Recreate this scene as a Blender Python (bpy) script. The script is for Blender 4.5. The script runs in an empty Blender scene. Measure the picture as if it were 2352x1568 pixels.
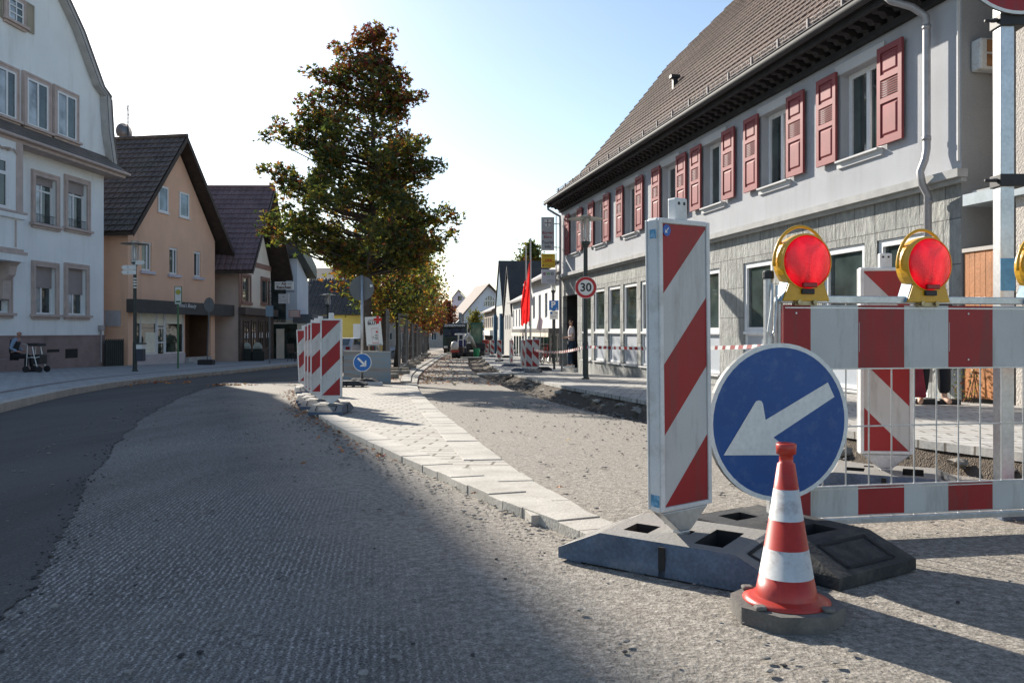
import bpy, bmesh, math, random
from mathutils import Vector, Matrix
R = math.radians
rnd = random.Random(7)
scene = bpy.context.scene
COL = scene.collection
# ------------------------------------------------------------------ camera
CX, HY, F, CH = 1176.0, 762.0, 1898.0, 0.8      # photo centre, horizon, focal length (px of a 2352 wide photo), eye height
cam_d = bpy.data.cameras.new("camera")
cam = bpy.data.objects.new("camera", cam_d); COL.objects.link(cam)
cam.location = (0, 0, CH); cam.rotation_euler = (R(90), 0, 0)
cam_d.sensor_fit = 'HORIZONTAL'; cam_d.sensor_width = 36.0; cam_d.lens = 36.0 * F / 2352.0
cam_d.shift_y = -(784 - HY) / 2352.0
cam_d.clip_start = 0.05; cam_d.clip_end = 3000
scene.camera = cam
# ------------------------------------------------------------------ sky, sun, exposure
SUN_AZ, SUN_EL = 33.0, 26.0                       # degrees left of the view axis, above the horizon
world = bpy.data.worlds.new("World"); scene.world = world
world.use_nodes = True
wn = world.node_tree
wn.nodes.clear()
sky = wn.nodes.new("ShaderNodeTexSky"); sky.sky_type = 'NISHITA'; sky.sun_disc = False
sky.sun_elevation = R(SUN_EL); sky.sun_rotation = R(-SUN_AZ)
sky.air_density = 1.0; sky.dust_density = 0.5; sky.ozone_density = 1.0
bg = wn.nodes.new("ShaderNodeBackground"); bg.inputs[1].default_value = 0.092
wo = wn.nodes.new("ShaderNodeOutputWorld")
wn.links.new(sky.outputs[0], bg.inputs[0]); wn.links.new(bg.outputs[0], wo.inputs[0])
sd = bpy.data.lights.new("sun", 'SUN'); sd.energy = 5.0; sd.angle = R(0.53); sd.color = (1.0, 0.93, 0.82)
sun = bpy.data.objects.new("sun", sd); COL.objects.link(sun)
LD = Vector((math.sin(R(SUN_AZ)) * math.cos(R(SUN_EL)), -math.cos(R(SUN_AZ)) * math.cos(R(SUN_EL)), -math.sin(R(SUN_EL))))
sun.rotation_euler = LD.to_track_quat('-Z', 'Y').to_euler()
scene.view_settings.view_transform = 'Standard'; scene.view_settings.look = 'None'
scene.view_settings.exposure = 0.98; scene.view_settings.gamma = 1.0
scene.view_settings.use_curve_mapping = False
# ------------------------------------------------------------------ projection helpers
def interp(tab, y):
    if y <= tab[0][0]: return tab[0][1]
    for (a, va), (b, vb) in zip(tab, tab[1:]):
        if y <= b: return va + (vb - va) * (y - a) / (b - a)
    return tab[-1][1]
def g(y):   # the street falls gently away from the camera
    t = [(-60, 0.0), (2.2, 0.0), (4, -.045), (7, -.15), (10.5, -.28), (20, -.51), (29, -.70), (45, -.92), (90, -1.5), (300, -3.0)]
    return interp(t, y)
def gr(y):  # right pavement level
    return interp([(-60, .9), (-20, .42), (0, .175), (5.35, .023), (11.1, -.14), (31.6, -.72), (60, -1.0), (90, -1.4), (300, -2.9)], y)
def P(x, y, Y):
    return Vector(((x - CX) / F * Y, Y, CH - (y - HY) / F * Y))
def G(x, y, fn=g, dz=0.0):
    """the point of a ground level seen at photo pixel x, y"""
    lo, hi = 0.3, 400.0
    for _ in range(60):
        m = (lo + hi) / 2
        zr = CH - (y - HY) / F * m
        if zr > fn(m) + dz: lo = m
        else: hi = m
    return Vector(((x - CX) / F * lo, lo, fn(lo) + dz))
def onplane(x, y, p0, n):
    d = Vector(((x - CX) / F, 1.0, -(y - HY) / F)); o = Vector((0, 0, CH))
    t = (Vector(p0) - o).dot(n) / d.dot(n)
    return o + d * t
# ------------------------------------------------------------------ materials
MATS = {}
def nodes_of(name):
    m = bpy.data.materials.new(name); m.use_nodes = True
    nt = m.node_tree
    b = nt.nodes["Principled BSDF"]
    return m, nt, b
def N(nt, kind, **kw):
    n = nt.nodes.new(kind)
    for k, v in kw.items():
        if k.startswith("i_"):
            n.inputs[k[2:].replace("_", " ")].default_value = v
        else: setattr(n, k, v)
    return n
def ramp(nt, src, stops):
    r = nt.nodes.new("ShaderNodeValToRGB")
    e = r.color_ramp.elements
    while len(e) < len(stops): e.new(0.5)
    for el, (p, c) in zip(e, stops):
        el.position = p; el.color = (*c, 1) if len(c) == 3 else c
    nt.links.new(src, r.inputs[0])
    return r
def coords(nt, kind="Object", scale=(1, 1, 1), rot=(0, 0, 0)):
    tc = nt.nodes.new("ShaderNodeTexCoord"); mp = nt.nodes.new("ShaderNodeMapping")
    mp.inputs["Scale"].default_value = scale; mp.inputs["Rotation"].default_value = rot
    nt.links.new(tc.outputs[kind], mp.inputs[0])
    return mp.outputs[0]
def mat(name, col, rough=.75, var=.12, scale=2.0, fine=60.0, fvar=.08, bump=0.0, bscale=80.0, metal=0.0, spec=.4, dirt=None, dirt_amt=.4, dirt_scale=1.3, coat=0, top=None, streak=None):
    """plain painted or rendered surface: two scales of tone variation, optional stains and bump"""
    if name in MATS: return MATS[name]
    m, nt, b = nodes_of(name)
    co = coords(nt)
    n1 = N(nt, "ShaderNodeTexNoise", i_Scale=scale, i_Detail=5.0); nt.links.new(co, n1.inputs[0])
    n2 = N(nt, "ShaderNodeTexNoise", i_Scale=fine, i_Detail=3.0); nt.links.new(co, n2.inputs[0])
    lo = tuple(c * (1 - var) for c in col); hi = tuple(min(1, c * (1 + var)) for c in col)
    r1 = ramp(nt, n1.outputs[0], [(.3, lo), (.7, hi)])
    mx = N(nt, "ShaderNodeMix", data_type='RGBA', blend_type='MULTIPLY'); mx.inputs[0].default_value = 1.0
    r2 = ramp(nt, n2.outputs[0], [(.3, (1 - fvar,) * 3), (.7, (1 + fvar,) * 3)])
    nt.links.new(r1.outputs[0], mx.inputs[6]); nt.links.new(r2.outputs[0], mx.inputs[7])
    out = mx.outputs[2]
    if dirt:
        n3 = N(nt, "ShaderNodeTexNoise", i_Scale=dirt_scale, i_Detail=8.0, i_Roughness=.7); nt.links.new(coords(nt, scale=streak) if streak else co, n3.inputs[0])
        r3 = ramp(nt, n3.outputs[0], [(.5, (0, 0, 0)), (.75, (dirt_amt,) * 3)])
        m3 = N(nt, "ShaderNodeMix", data_type='RGBA'); nt.links.new(r3.outputs[0], m3.inputs[0])
        nt.links.new(out, m3.inputs[6]); m3.inputs[7].default_value = (*dirt, 1); out = m3.outputs[2]
    if top:   # settled dust on upward faces, their sunlit brightness painted in too
        ge = nt.nodes.new("ShaderNodeNewGeometry"); sp = nt.nodes.new("ShaderNodeSeparateXYZ"); nt.links.new(ge.outputs["True Normal"], sp.inputs[0])
        ad = N(nt, "ShaderNodeMath", operation='MULTIPLY_ADD'); nt.links.new(n1.outputs[0], ad.inputs[0]); ad.inputs[1].default_value = .5; ab = N(nt, "ShaderNodeMath", operation='ABSOLUTE'); nt.links.new(sp.outputs[2], ab.inputs[0]); nt.links.new(ab.outputs[0], ad.inputs[2])
        rt = ramp(nt, ad.outputs[0], [(.55, (0, 0, 0)), (1.0, (.9,) * 3)]); mt = N(nt, "ShaderNodeMix", data_type='RGBA'); nt.links.new(rt.outputs[0], mt.inputs[0])
        nt.links.new(out, mt.inputs[6]); mt.inputs[7].default_value = (*top, 1); out = mt.outputs[2]
    nt.links.new(out, b.inputs["Base Color"])
    b.inputs["Roughness"].default_value = rough; b.inputs["Metallic"].default_value = metal
    b.inputs["Specular IOR Level"].default_value = spec
    if coat: b.inputs["Coat Weight"].default_value = coat
    if bump:
        n4 = N(nt, "ShaderNodeTexNoise", i_Scale=bscale, i_Detail=4.0); nt.links.new(co, n4.inputs[0])
        bp = N(nt, "ShaderNodeBump", i_Strength=1.0, i_Distance=bump); nt.links.new(n4.outputs[0], bp.inputs["Height"])
        nt.links.new(bp.outputs[0], b.inputs["Normal"])
    MATS[name] = m
    return m
def glass(name, col=(.02, .025, .03), rough=.04, spec=.8):
    if name in MATS: return MATS[name]
    m, nt, b = nodes_of(name)
    co = coords(nt)
    n1 = N(nt, "ShaderNodeTexNoise", i_Scale=1.4, i_Detail=3.0); nt.links.new(co, n1.inputs[0])
    r1 = ramp(nt, n1.outputs[0], [(.35, tuple(c * .5 for c in col)), (.65, tuple(c * 1.6 for c in col))])
    nt.links.new(r1.outputs[0], b.inputs["Base Color"])
    b.inputs["Roughness"].default_value = rough; b.inputs["Specular IOR Level"].default_value = spec
    b.inputs["IOR"].default_value = 1.5
    n2 = N(nt, "ShaderNodeTexNoise", i_Scale=1.1); nt.links.new(co, n2.inputs[0])
    bp = N(nt, "ShaderNodeBump", i_Strength=.25, i_Distance=.02); nt.links.new(n2.outputs[0], bp.inputs["Height"])
    nt.links.new(bp.outputs[0], b.inputs["Normal"])
    MATS[name] = m
    return m
# ------------------------------------------------------------------ mesh building
def link(o): COL.objects.link(o); return o
class MB:
    def __init__(s, xf=None): s.v = []; s.f = []; s.m = []; s.xf = xf; s.uv = {}
    def add(s, vs, fs, mi=0, uvs=None):
        b = len(s.v)
        s.v += [Vector(s.xf(v)) if s.xf else Vector(v) for v in vs]
        for k, f in enumerate(fs):
            s.f.append([b + i for i in f]); s.m.append(mi)
            if uvs: s.uv[len(s.f) - 1] = uvs[k]
        return s
    def bx(s, x0, x1, y0, y1, z0, z1, mi=0):
        vs = [(x0, y0, z0), (x1, y0, z0), (x1, y1, z0), (x0, y1, z0), (x0, y0, z1), (x1, y0, z1), (x1, y1, z1), (x0, y1, z1)]
        return s.add(vs, [(0, 3, 2, 1), (4, 5, 6, 7), (0, 1, 5, 4), (1, 2, 6, 5), (2, 3, 7, 6), (3, 0, 4, 7)], mi)
    def poly(s, pts, mi=0): return s.add(pts, [list(range(len(pts)))], mi)
    def extr(s, pts, vec, mi=0, mi_side=None):
        n = len(pts); vec = Vector(vec)
        a = [Vector(p) for p in pts]; c = [p + vec for p in a]
        s.add(a + c, [list(range(n - 1, -1, -1)), list(range(n, 2 * n))], mi)
        s.add(a + c, [(i, (i + 1) % n, n + (i + 1) % n, n + i) for i in range(n)], mi if mi_side is None else mi_side)
        return s
    def tube(s, pts, r, n=8, mi=0, cap=True):
        pts = [Vector(p) for p in pts]
        rs = r if isinstance(r, (list, tuple)) else [r] * len(pts)
        rings = []; up = None
        for i, p in enumerate(pts):
            d = (pts[min(i + 1, len(pts) - 1)] - pts[max(i - 1, 0)]).normalized()
            if up is None or abs(d.dot(up)) > .95:
                up = Vector((0, 0, 1)) if abs(d.z) < .9 else Vector((1, 0, 0))
            a = d.cross(up).normalized(); b = a.cross(d).normalized(); up = b
            rings.append([p + (a * math.cos(2 * math.pi * k / n) + b * math.sin(2 * math.pi * k / n)) * rs[i] for k in range(n)])
        vs = [v for ring in rings for v in ring]; fs = []
        for i in range(len(pts) - 1):
            for k in range(n):
                fs.append((i * n + k, i * n + (k + 1) % n, (i + 1) * n + (k + 1) % n, (i + 1) * n + k))
        if cap: fs += [list(range(n - 1, -1, -1)), [len(vs) - n + k for k in range(n)]]
        return s.add(vs, fs, mi)
    def lathe(s, prof, c=(0, 0, 0), n=20, mi=0, axis='Z', mis=None, cap=True):
        c = Vector(c); vs = []; fs = []
        for r, h in prof:
            for k in range(n):
                a = 2 * math.pi * k / n; x, y = r * math.cos(a), r * math.sin(a)
                vs.append(c + (Vector((x, y, h)) if axis == 'Z' else Vector((x, h, y))))
        b = len(s.v); s.add(vs, [], mi)
        for i in range(len(prof) - 1):
            for k in range(n):
                s.f.append([b + i * n + k, b + i * n + (k + 1) % n, b + (i + 1) * n + (k + 1) % n, b + (i + 1) * n + k])
                s.m.append(mis[i] if mis else mi)
        if cap:
            if prof[0][0] > 1e-4: s.f.append([b + k for k in range(n)]); s.m.append(mis[0] if mis else mi)
            if prof[-1][0] > 1e-4: s.f.append([b + (len(prof) - 1) * n + k for k in range(n)]); s.m.append(mis[-1] if mis else mi)
        return s
    def build(s, name, mats, parent=None, smooth=False, bevel=0.0, cuts=(), weld=False, recalc=True, at=None, subsurf=0):
        if not isinstance(mats, (list, tuple)): mats = [mats]
        off = Vector(parent["org"]) if parent is not None and "org" in parent else Vector((0, 0, 0))
        if at is not None: off = Vector(at)
        me = bpy.data.meshes.new(name); bm = bmesh.new()
        vs = [bm.verts.new(v - off) for v in s.v]
        uvl = bm.loops.layers.uv.new("UVMap") if s.uv else None
        for k, (f, mi) in enumerate(zip(s.f, s.m)):
            try: face = bm.faces.new([vs[i] for i in f])
            except ValueError: continue
            face.material_index = mi; face.smooth = smooth
            if uvl and k in s.uv:
                for lp, q in zip(face.loops, s.uv[k]): lp[uvl].uv = q
        if weld: bmesh.ops.remove_doubles(bm, verts=bm.verts, dist=1e-4)
        for co, no in cuts:
            bmesh.ops.bisect_plane(bm, geom=bm.verts[:] + bm.edges[:] + bm.faces[:], plane_co=Vector(co) - off, plane_no=Vector(no), clear_outer=True)
        if recalc: bmesh.ops.recalc_face_normals(bm, faces=bm.faces)
        bm.to_mesh(me); bm.free()
        for m in mats: me.materials.append(m)
        o = link(bpy.data.objects.new(name, me))
        if at is not None: o.location = at
        if parent is not None: o.parent = parent
        if bevel:
            md = o.modifiers.new("bevel", 'BEVEL'); md.width = bevel; md.segments = 2; md.limit_method = 'ANGLE'; md.angle_limit = R(35)
        if subsurf:
            md = o.modifiers.new("sub", 'SUBSURF'); md.levels = subsurf; md.render_levels = subsurf
        return o
def thing(name, loc, label, cat, group=None):
    o = link(bpy.data.objects.new(name, None)); o.location = loc; o["org"] = tuple(loc)
    o["label"] = label; o["category"] = cat; o.empty_display_size = .2
    if group: o["group"] = group
    return o
def tag(o, label, cat, group=None):
    o["label"] = label; o["category"] = cat
    if group: o["group"] = group
    return o
def structure(o): o["kind"] = "structure"; return o
def stuff(o, label=None):
    o["kind"] = "stuff"
    if label: o["label"] = label
    return o
def copy_tree(root, loc, rz=0.0, label=None, group=None, rx=0, ry=0):
    c = root.copy(); COL.objects.link(c); c.location = loc; c.rotation_euler = (rx, ry, rz)
    if label: c["label"] = label
    if group: c["group"] = group
    for ch in list(root.children):
        k = ch.copy(); COL.objects.link(k); k.parent = c
        for gc in list(ch.children):
            q = gc.copy(); COL.objects.link(q); q.parent = k
    return c
def text_mesh(s, size, align='CENTER', extrude=.001, bold=0.0, shear=0.0):
    cu = bpy.data.curves.new("t", 'FONT'); cu.body = s; cu.size = size; cu.align_x = align; cu.align_y = 'CENTER'
    cu.extrude = extrude; cu.offset = bold; cu.shear = shear; cu.resolution_u = 3
    o = bpy.data.objects.new("t", cu)
    me = bpy.data.meshes.new_from_object(o)
    bpy.data.objects.remove(o); bpy.data.curves.remove(cu)
    return me
def add_text(mb, s, origin, ux, uz, size, mi=0, align='CENTER', bold=0.0, shear=0.0):
    """lettering on a plane: ux to the right, uz up"""
    me = text_mesh(s, size, align, bold=bold, shear=shear)
    ux, uz = Vector(ux).normalized(), Vector(uz).normalized(); nn = ux.cross(uz); o = Vector(origin)
    mb.add([o + ux * v.co.x + uz * v.co.y + nn * v.co.z for v in me.vertices], [list(p.vertices) for p in me.polygons], mi)
    bpy.data.meshes.remove(me)
def clip(poly, a, b, c):
    """keep the part of a 2D polygon where a*x + b*y <= c"""
    out = []
    for i, p in enumerate(poly):
        q = poly[(i + 1) % len(poly)]
        dp, dq = a * p[0] + b * p[1] - c, a * q[0] + b * q[1] - c
        if dp <= 0: out.append(p)
        if (dp < 0 < dq) or (dq < 0 < dp):
            t = dp / (dp - dq); out.append((p[0] + (q[0] - p[0]) * t, p[1] + (q[1] - p[1]) * t))
    return out
def drape(name, poly, zfn, mats, step=1.0, skirt=0.0, y0=None, y1=None, uvdir=None):
    """a ground sheet: polygon in plan, cut across every step metres so that it follows the fall of the street"""
    bm = bmesh.new()
    vs = [bm.verts.new((p[0], p[1], 0)) for p in poly]
    f = bm.faces.new(vs)
    ys = [p[1] for p in poly]; y = math.floor(min(ys)) + step
    while y < max(ys):
        bmesh.ops.bisect_plane(bm, geom=bm.verts[:] + bm.edges[:] + bm.faces[:], plane_co=(0, y, 0), plane_no=(0, 1, 0))
        y += step if y < 60 else step * 5
    bmesh.ops.triangulate(bm, faces=bm.faces[:])
    bmesh.ops.recalc_face_normals(bm, faces=bm.faces[:])
    if skirt:
        be = [e for e in bm.edges if e.is_boundary]
        r = bmesh.ops.extrude_edge_only(bm, edges=be)
        low = [v for v in r["geom"] if isinstance(v, bmesh.types.BMVert)]
    for v in bm.verts: v.co.z = zfn(v.co.x, v.co.y)
    if skirt:
        for v in low: v.co.z -= skirt
    top = [fc for fc in bm.faces if abs(fc.normal.z) > .3]
    bm.normal_update()
    up = sum(1 if fc.normal.z > 0 else -1 for fc in bm.faces if abs(fc.normal.z) > .5)
    if up < 0: bmesh.ops.reverse_faces(bm, faces=bm.faces[:])
    me = bpy.data.meshes.new(name); bm.to_mesh(me); bm.free()
    me.materials.append(mats)
    return link(bpy.data.objects.new(name, me))
# ------------------------------------------------------------------ facades
class Fac:
    """a house front along a straight line in plan: u along it (away from the camera), o outward to the street, z up"""
    def __init__(s, vp, X0, left=True):
        s.k = (vp - CX) / F; s.n = math.sqrt(1 + s.k ** 2); s.X0 = X0; s.left = left
        s.t = Vector((s.k, 1, 0)) / s.n
        s.out = Vector((1, -s.k, 0)) / s.n if left else Vector((-1, s.k, 0)) / s.n
    def Y(s, x, o=0.0):
        X0 = s.X0 + (o if s.left else -o) * s.n
        return X0 / ((x - CX) / F - s.k)
    def U(s, x, o=0.0):
        X0 = s.X0 + (o if s.left else -o) * s.n
        Yv = s.Y(x, o)
        p = Vector((X0 + s.k * Yv, Yv, 0)) - Vector((s.X0, 0, 0))
        return p.dot(s.t)
    def Z(s, x, y, o=0.0): return CH + (HY - y) / F * s.Y(x, o)
    def w(s, p): return Vector((s.X0, 0, 0)) + s.t * p[0] + s.out * p[1] + Vector((0, 0, p[2]))
    def mb(s): return MB(s.w)
def wall_grid(mb, u0, u1, z0, z1, holes=(), o=0.0, depth=.15, mi=0, mi_r=None):
    us = sorted({u0, u1} | {max(u0, min(u1, h[k])) for h in holes for k in (0, 1)})
    zs = sorted({z0, z1} | {max(z0, min(z1, h[k])) for h in holes for k in (2, 3)})
    for a, b in zip(us, us[1:]):
        for c, d in zip(zs, zs[1:]):
            mu, mz = (a + b) / 2, (c + d) / 2
            if any(h[0] < mu < h[1] and h[2] < mz < h[3] for h in holes): continue
            mb.poly([(a, o, c), (b, o, c), (b, o, d), (a, o, d)], mi)
    mr = mi if mi_r is None else mi_r
    for a, b, c, d in holes:
        i = o - depth
        for q in ([(a, o, c), (a, i, c), (a, i, d), (a, o, d)], [(b, o, c), (b, o, d), (b, i, d), (b, i, c)],
                  [(a, o, d), (a, i, d), (b, i, d), (b, o, d)], [(a, o, c), (b, o, c), (b, i, c), (a, i, c)]):
            mb.poly(q, mr)
def frame_boxes(mb, ua, ub, za, zb, o0, o1, w, mi=0, mull=(), trans=()):
    mb.bx(ua, ua + w, o0, o1, za, zb, mi); mb.bx(ub - w, ub, o0, o1, za, zb, mi)
    mb.bx(ua + w, ub - w, o0, o1, za, za + w, mi); mb.bx(ua + w, ub - w, o0, o1, zb - w, zb, mi)
    for f in mull:
        um = ua + (ub - ua) * f; mb.bx(um - w * .55, um + w * .55, o0, o1 + .004, za + w, zb - w, mi)
    for f in trans:
        zm = za + (zb - za) * f; mb.bx(ua + w, ub - w, o0, o1 + .002, zm - w * .5, zm + w * .5, mi)
def window(fac, parent, ua, ub, za, zb, depth, mats, w=.07, mull=(.5,), trans=(), name="window", blind=0.0, bmat=None, th=.05):
    m = fac.mb(); frame_boxes(m, ua + .002, ub - .002, za + .002, zb - .002, -depth, -depth + th, w, 0, mull, trans)
    wo_ = m.build(name, mats[0], parent)
    q = fac.mb(); q.bx(ua + w * .5, ub - w * .5, -depth + .006, -depth + .02, za + w * .5, zb - w * .5)
    build_under(q, "pane", mats[1], wo_, parent)
    if blind:
        k = fac.mb(); k.bx(ua + .004, ub - .004, -depth + th + .004, -depth + th + .03, zb - (zb - za) * blind, zb - .004)
        build_under(k, "roller_blind", bmat, wo_, parent)
    return wo_
def build_under(mb, name, mats, part, root, **kw):
    """a sub-part: geometry relative to the thing's base, parented to the part"""
    o = mb.build(name, mats, root, **kw); o.parent = part
    return o
def roof_tiles(mb, p0, du, L, prof, pu=.25, amp=.03, lift=.035, row=.33, mi=0, seg=6):
    """real tile courses: p0 eave start, du along the eave, prof list of Vectors up the slope (relative), corrugated across"""
    du = Vector(du).normalized(); p0 = Vector(p0)
    pts = [Vector(q) for q in prof]
    lens = [0]
    for a, b in zip(pts, pts[1:]): lens.append(lens[-1] + (b - a).length)
    def at(sv):
        for i in range(len(pts) - 1):
            if sv <= lens[i + 1] or i == len(pts) - 2:
                t = (sv - lens[i]) / (lens[i + 1] - lens[i]); d = (pts[i + 1] - pts[i])
                return pts[i] + d * t, d.normalized()
    n = max(2, int(L / pu * seg)); rows = int(lens[-1] / row) + 1
    rr = random.Random(3)
    for j in range(rows):
        s0, s1 = j * row, min(lens[-1], (j + 1) * row + .03)
        if s1 <= s0 + .02: continue
        a, d0 = at(s0); b, d1 = at(s1)
        nn = du.cross(d0).normalized()
        if nn.z < 0: nn = -nn
        vs = []
        jig = rr.uniform(-.004, .004)
        for i in range(n + 1):
            x = L * i / n; ph = (x / pu) % 1.0
            h = amp * (math.sin(ph * 2 * math.pi) * .6 + .4 * math.cos(ph * 4 * math.pi))
            base = p0 + du * x
            vs += [base + a + nn * (h + lift - .03 + jig), base + a + nn * (h + lift + jig), base + b + nn * (h + jig)]
        fs = []
        for i in range(n):
            k = i * 3
            fs += [(k, k + 3, k + 4, k + 1), (k + 1, k + 4, k + 5, k + 2)]
        mb.add(vs, fs, mi)
# ================================================================== THE SETTING
def jag(pts, amp, step=.12, seed=1):
    r = random.Random(seed); out = []
    for a, b in zip(pts, pts[1:]):
        a, b = Vector(a[:2]), Vector(b[:2]); n = max(1, int((b - a).length / step))
        for i in range(n):
            p = a + (b - a) * i / n
            out.append((p.x + r.uniform(-amp, amp), p.y + r.uniform(-amp, amp)))
    out.append((pts[-1][0], pts[-1][1]))
    return out
def smooth_line(pts, it=2):
    pts = [Vector((p[0], p[1])) for p in pts]
    for _ in range(it):
        q = [pts[0]]
        for a, b in zip(pts, pts[1:]): q += [a * .75 + b * .25, a * .25 + b * .75]
        pts = q + [pts[-1]]
    return [(p.x, p.y) for p in pts]
def gx(pts, fn=g, dz=0.0): return [tuple(G(x, y, fn, dz))[:2] for x, y in pts]

def road_material(name, lo, hi, dust, dust_amt, streak=(70, 18, 1), rot=-.16, bump=.004, cr=(.3, .72), rough=.9, side=False, groove=False):
    m, nt, b = nodes_of(name)
    co = coords(nt, scale=streak, rot=(0, 0, rot)); pl = coords(nt)
    n1 = N(nt, "ShaderNodeTexNoise", i_Scale=1.0, i_Detail=4.0, i_Roughness=.65); nt.links.new(co, n1.inputs[0])
    n2 = N(nt, "ShaderNodeTexVoronoi", i_Scale=85.0); nt.links.new(pl, n2.inputs[0])
    n3 = N(nt, "ShaderNodeTexNoise", i_Scale=.55, i_Detail=6.0, i_Roughness=.6); nt.links.new(pl, n3.inputs[0])
    n4 = N(nt, "ShaderNodeTexNoise", i_Scale=160.0, i_Detail=2.0); nt.links.new(pl, n4.inputs[0])
    r1 = ramp(nt, n1.outputs[0], [(cr[0], lo), (cr[1], hi)])
    r4 = ramp(nt, n4.outputs[0], [(.3, (.6, .6, .6)), (.68, (1.35, 1.35, 1.35))])
    if groove:   # rows left by the milling drum
        cg = coords(nt, rot=(0, 0, rot)); wv = N(nt, "ShaderNodeTexWave", wave_type='BANDS', bands_direction='X', i_Scale=15.0, i_Distortion=4.0, i_Detail=2.0); wv.inputs["Detail Scale"].default_value = 3.0; nt.links.new(cg, wv.inputs[0])
        cs = coords(nt, scale=(55, 34, 1), rot=(0, 0, rot)); ns = N(nt, "ShaderNodeTexNoise", i_Scale=1.0, i_Detail=2.0); nt.links.new(cs, ns.inputs[0])
        pr = N(nt, "ShaderNodeMath", operation='MULTIPLY'); nt.links.new(wv.outputs[1], pr.inputs[0]); nt.links.new(ns.outputs[0], pr.inputs[1])
        rg = ramp(nt, pr.outputs[0], [(.12, (.66,) * 3), (.34, (.95,) * 3), (.50, (2.1,) * 3)])
    mx = N(nt, "ShaderNodeMix", data_type='RGBA', blend_type='MULTIPLY'); mx.inputs[0].default_value = 1.0
    nt.links.new(r1.outputs[0], mx.inputs[6]); nt.links.new(r4.outputs[0], mx.inputs[7])
    if groove:
        mg = N(nt, "ShaderNodeMix", data_type='RGBA', blend_type='MULTIPLY'); nm_ = N(nt, "ShaderNodeTexNoise", i_Scale=.9, i_Detail=4.0); nt.links.new(pl, nm_.inputs[0]); rm_ = ramp(nt, nm_.outputs[0], [(.36, (.25,) * 3), (.6, (1.0,) * 3)]); nt.links.new(rm_.outputs[0], mg.inputs[0])
        nt.links.new(mx.outputs[2], mg.inputs[6]); nt.links.new(rg.outputs[0], mg.inputs[7]); mx = mg
    r3 = ramp(nt, n3.outputs[0], [(.38, (0, 0, 0)), (.72, (dust_amt,) * 3)])
    m3 = N(nt, "ShaderNodeMix", data_type='RGBA'); nt.links.new(r3.outputs[0], m3.inputs[0])
    nt.links.new(mx.outputs[2], m3.inputs[6]); m3.inputs[7].default_value = (*dust, 1)
    c7 = coords(nt, scale=(1.1, .16, 1), rot=(0, 0, rot)); n7 = N(nt, "ShaderNodeTexNoise", i_Scale=1.0, i_Detail=7.0, i_Roughness=.68); nt.links.new(c7, n7.inputs[0])
    r7 = ramp(nt, n7.outputs[0], [(.32, (.62,) * 3), (.5, (1.0,) * 3), (.7, (1.35,) * 3)])     # wheel tracks, stains and swept lanes
    m7 = N(nt, "ShaderNodeMix", data_type='RGBA', blend_type='MULTIPLY'); m7.inputs[0].default_value = .85; nt.links.new(m3.outputs[2], m7.inputs[6]); nt.links.new(r7.outputs[0], m7.inputs[7])
    fin = m7.outputs[2]
    if side:      # dust and fines on the right; edge also paints the sun-to-shade contrast
        vm = N(nt, "ShaderNodeVectorMath", operation='DOT_PRODUCT'); nt.links.new(pl, vm.inputs[0]); vm.inputs[1].default_value = (1, .37, 0)
        a1 = N(nt, "ShaderNodeMath", operation='MULTIPLY_ADD'); nt.links.new(n3.outputs[0], a1.inputs[0]); a1.inputs[1].default_value = .9; nt.links.new(vm.outputs["Value"], a1.inputs[2])
        mr = N(nt, "ShaderNodeMapRange"); nt.links.new(a1.outputs[0], mr.inputs[0]); mr.inputs[1].default_value = .70; mr.inputs[2].default_value = 1.35
        n5 = N(nt, "ShaderNodeTexNoise", i_Scale=38.0, i_Detail=6.0, i_Roughness=.7); nt.links.new(pl, n5.inputs[0])
        r5 = ramp(nt, n5.outputs[0], [(.30, (.11, .098, .083)), (.50, (.25, .225, .192)), (.70, (.42, .385, .335))])
        m5 = N(nt, "ShaderNodeMix", data_type='RGBA'); nt.links.new(mr.outputs[0], m5.inputs[0]); nt.links.new(fin, m5.inputs[6]); nt.links.new(r5.outputs[0], m5.inputs[7])
        m6 = N(nt, "ShaderNodeMix", data_type='RGBA', blend_type='MULTIPLY'); m6.inputs[0].default_value = .8; nt.links.new(m5.outputs[2], m6.inputs[6]); nt.links.new(r4.outputs[0], m6.inputs[7]); fin = m6.outputs[2]
    nt.links.new(fin, b.inputs["Base Color"])
    b.inputs["Roughness"].default_value = rough; b.inputs["Specular IOR Level"].default_value = .25
    ad = N(nt, "ShaderNodeMath", operation='ADD'); nt.links.new(n1.outputs[0], ad.inputs[0])
    if side:
        a5 = N(nt, "ShaderNodeMath", operation='MULTIPLY_ADD'); nt.links.new(n5.outputs[0], a5.inputs[0]); a5.inputs[1].default_value = 1.3; nt.links.new(n1.outputs[0], a5.inputs[2]); nt.links.new(a5.outputs[0], ad.inputs[0])
    ml = N(nt, "ShaderNodeMath", operation='MULTIPLY'); nt.links.new(n2.outputs[0], ml.inputs[0]); ml.inputs[1].default_value = .55
    nt.links.new(ml.outputs[0], ad.inputs[1])
    bp = N(nt, "ShaderNodeBump", i_Strength=1.0, i_Distance=bump); nt.links.new(ad.outputs[0], bp.inputs["Height"])
    nt.links.new(bp.outputs[0], b.inputs["Normal"])
    MATS[name] = m
    return m
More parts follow.
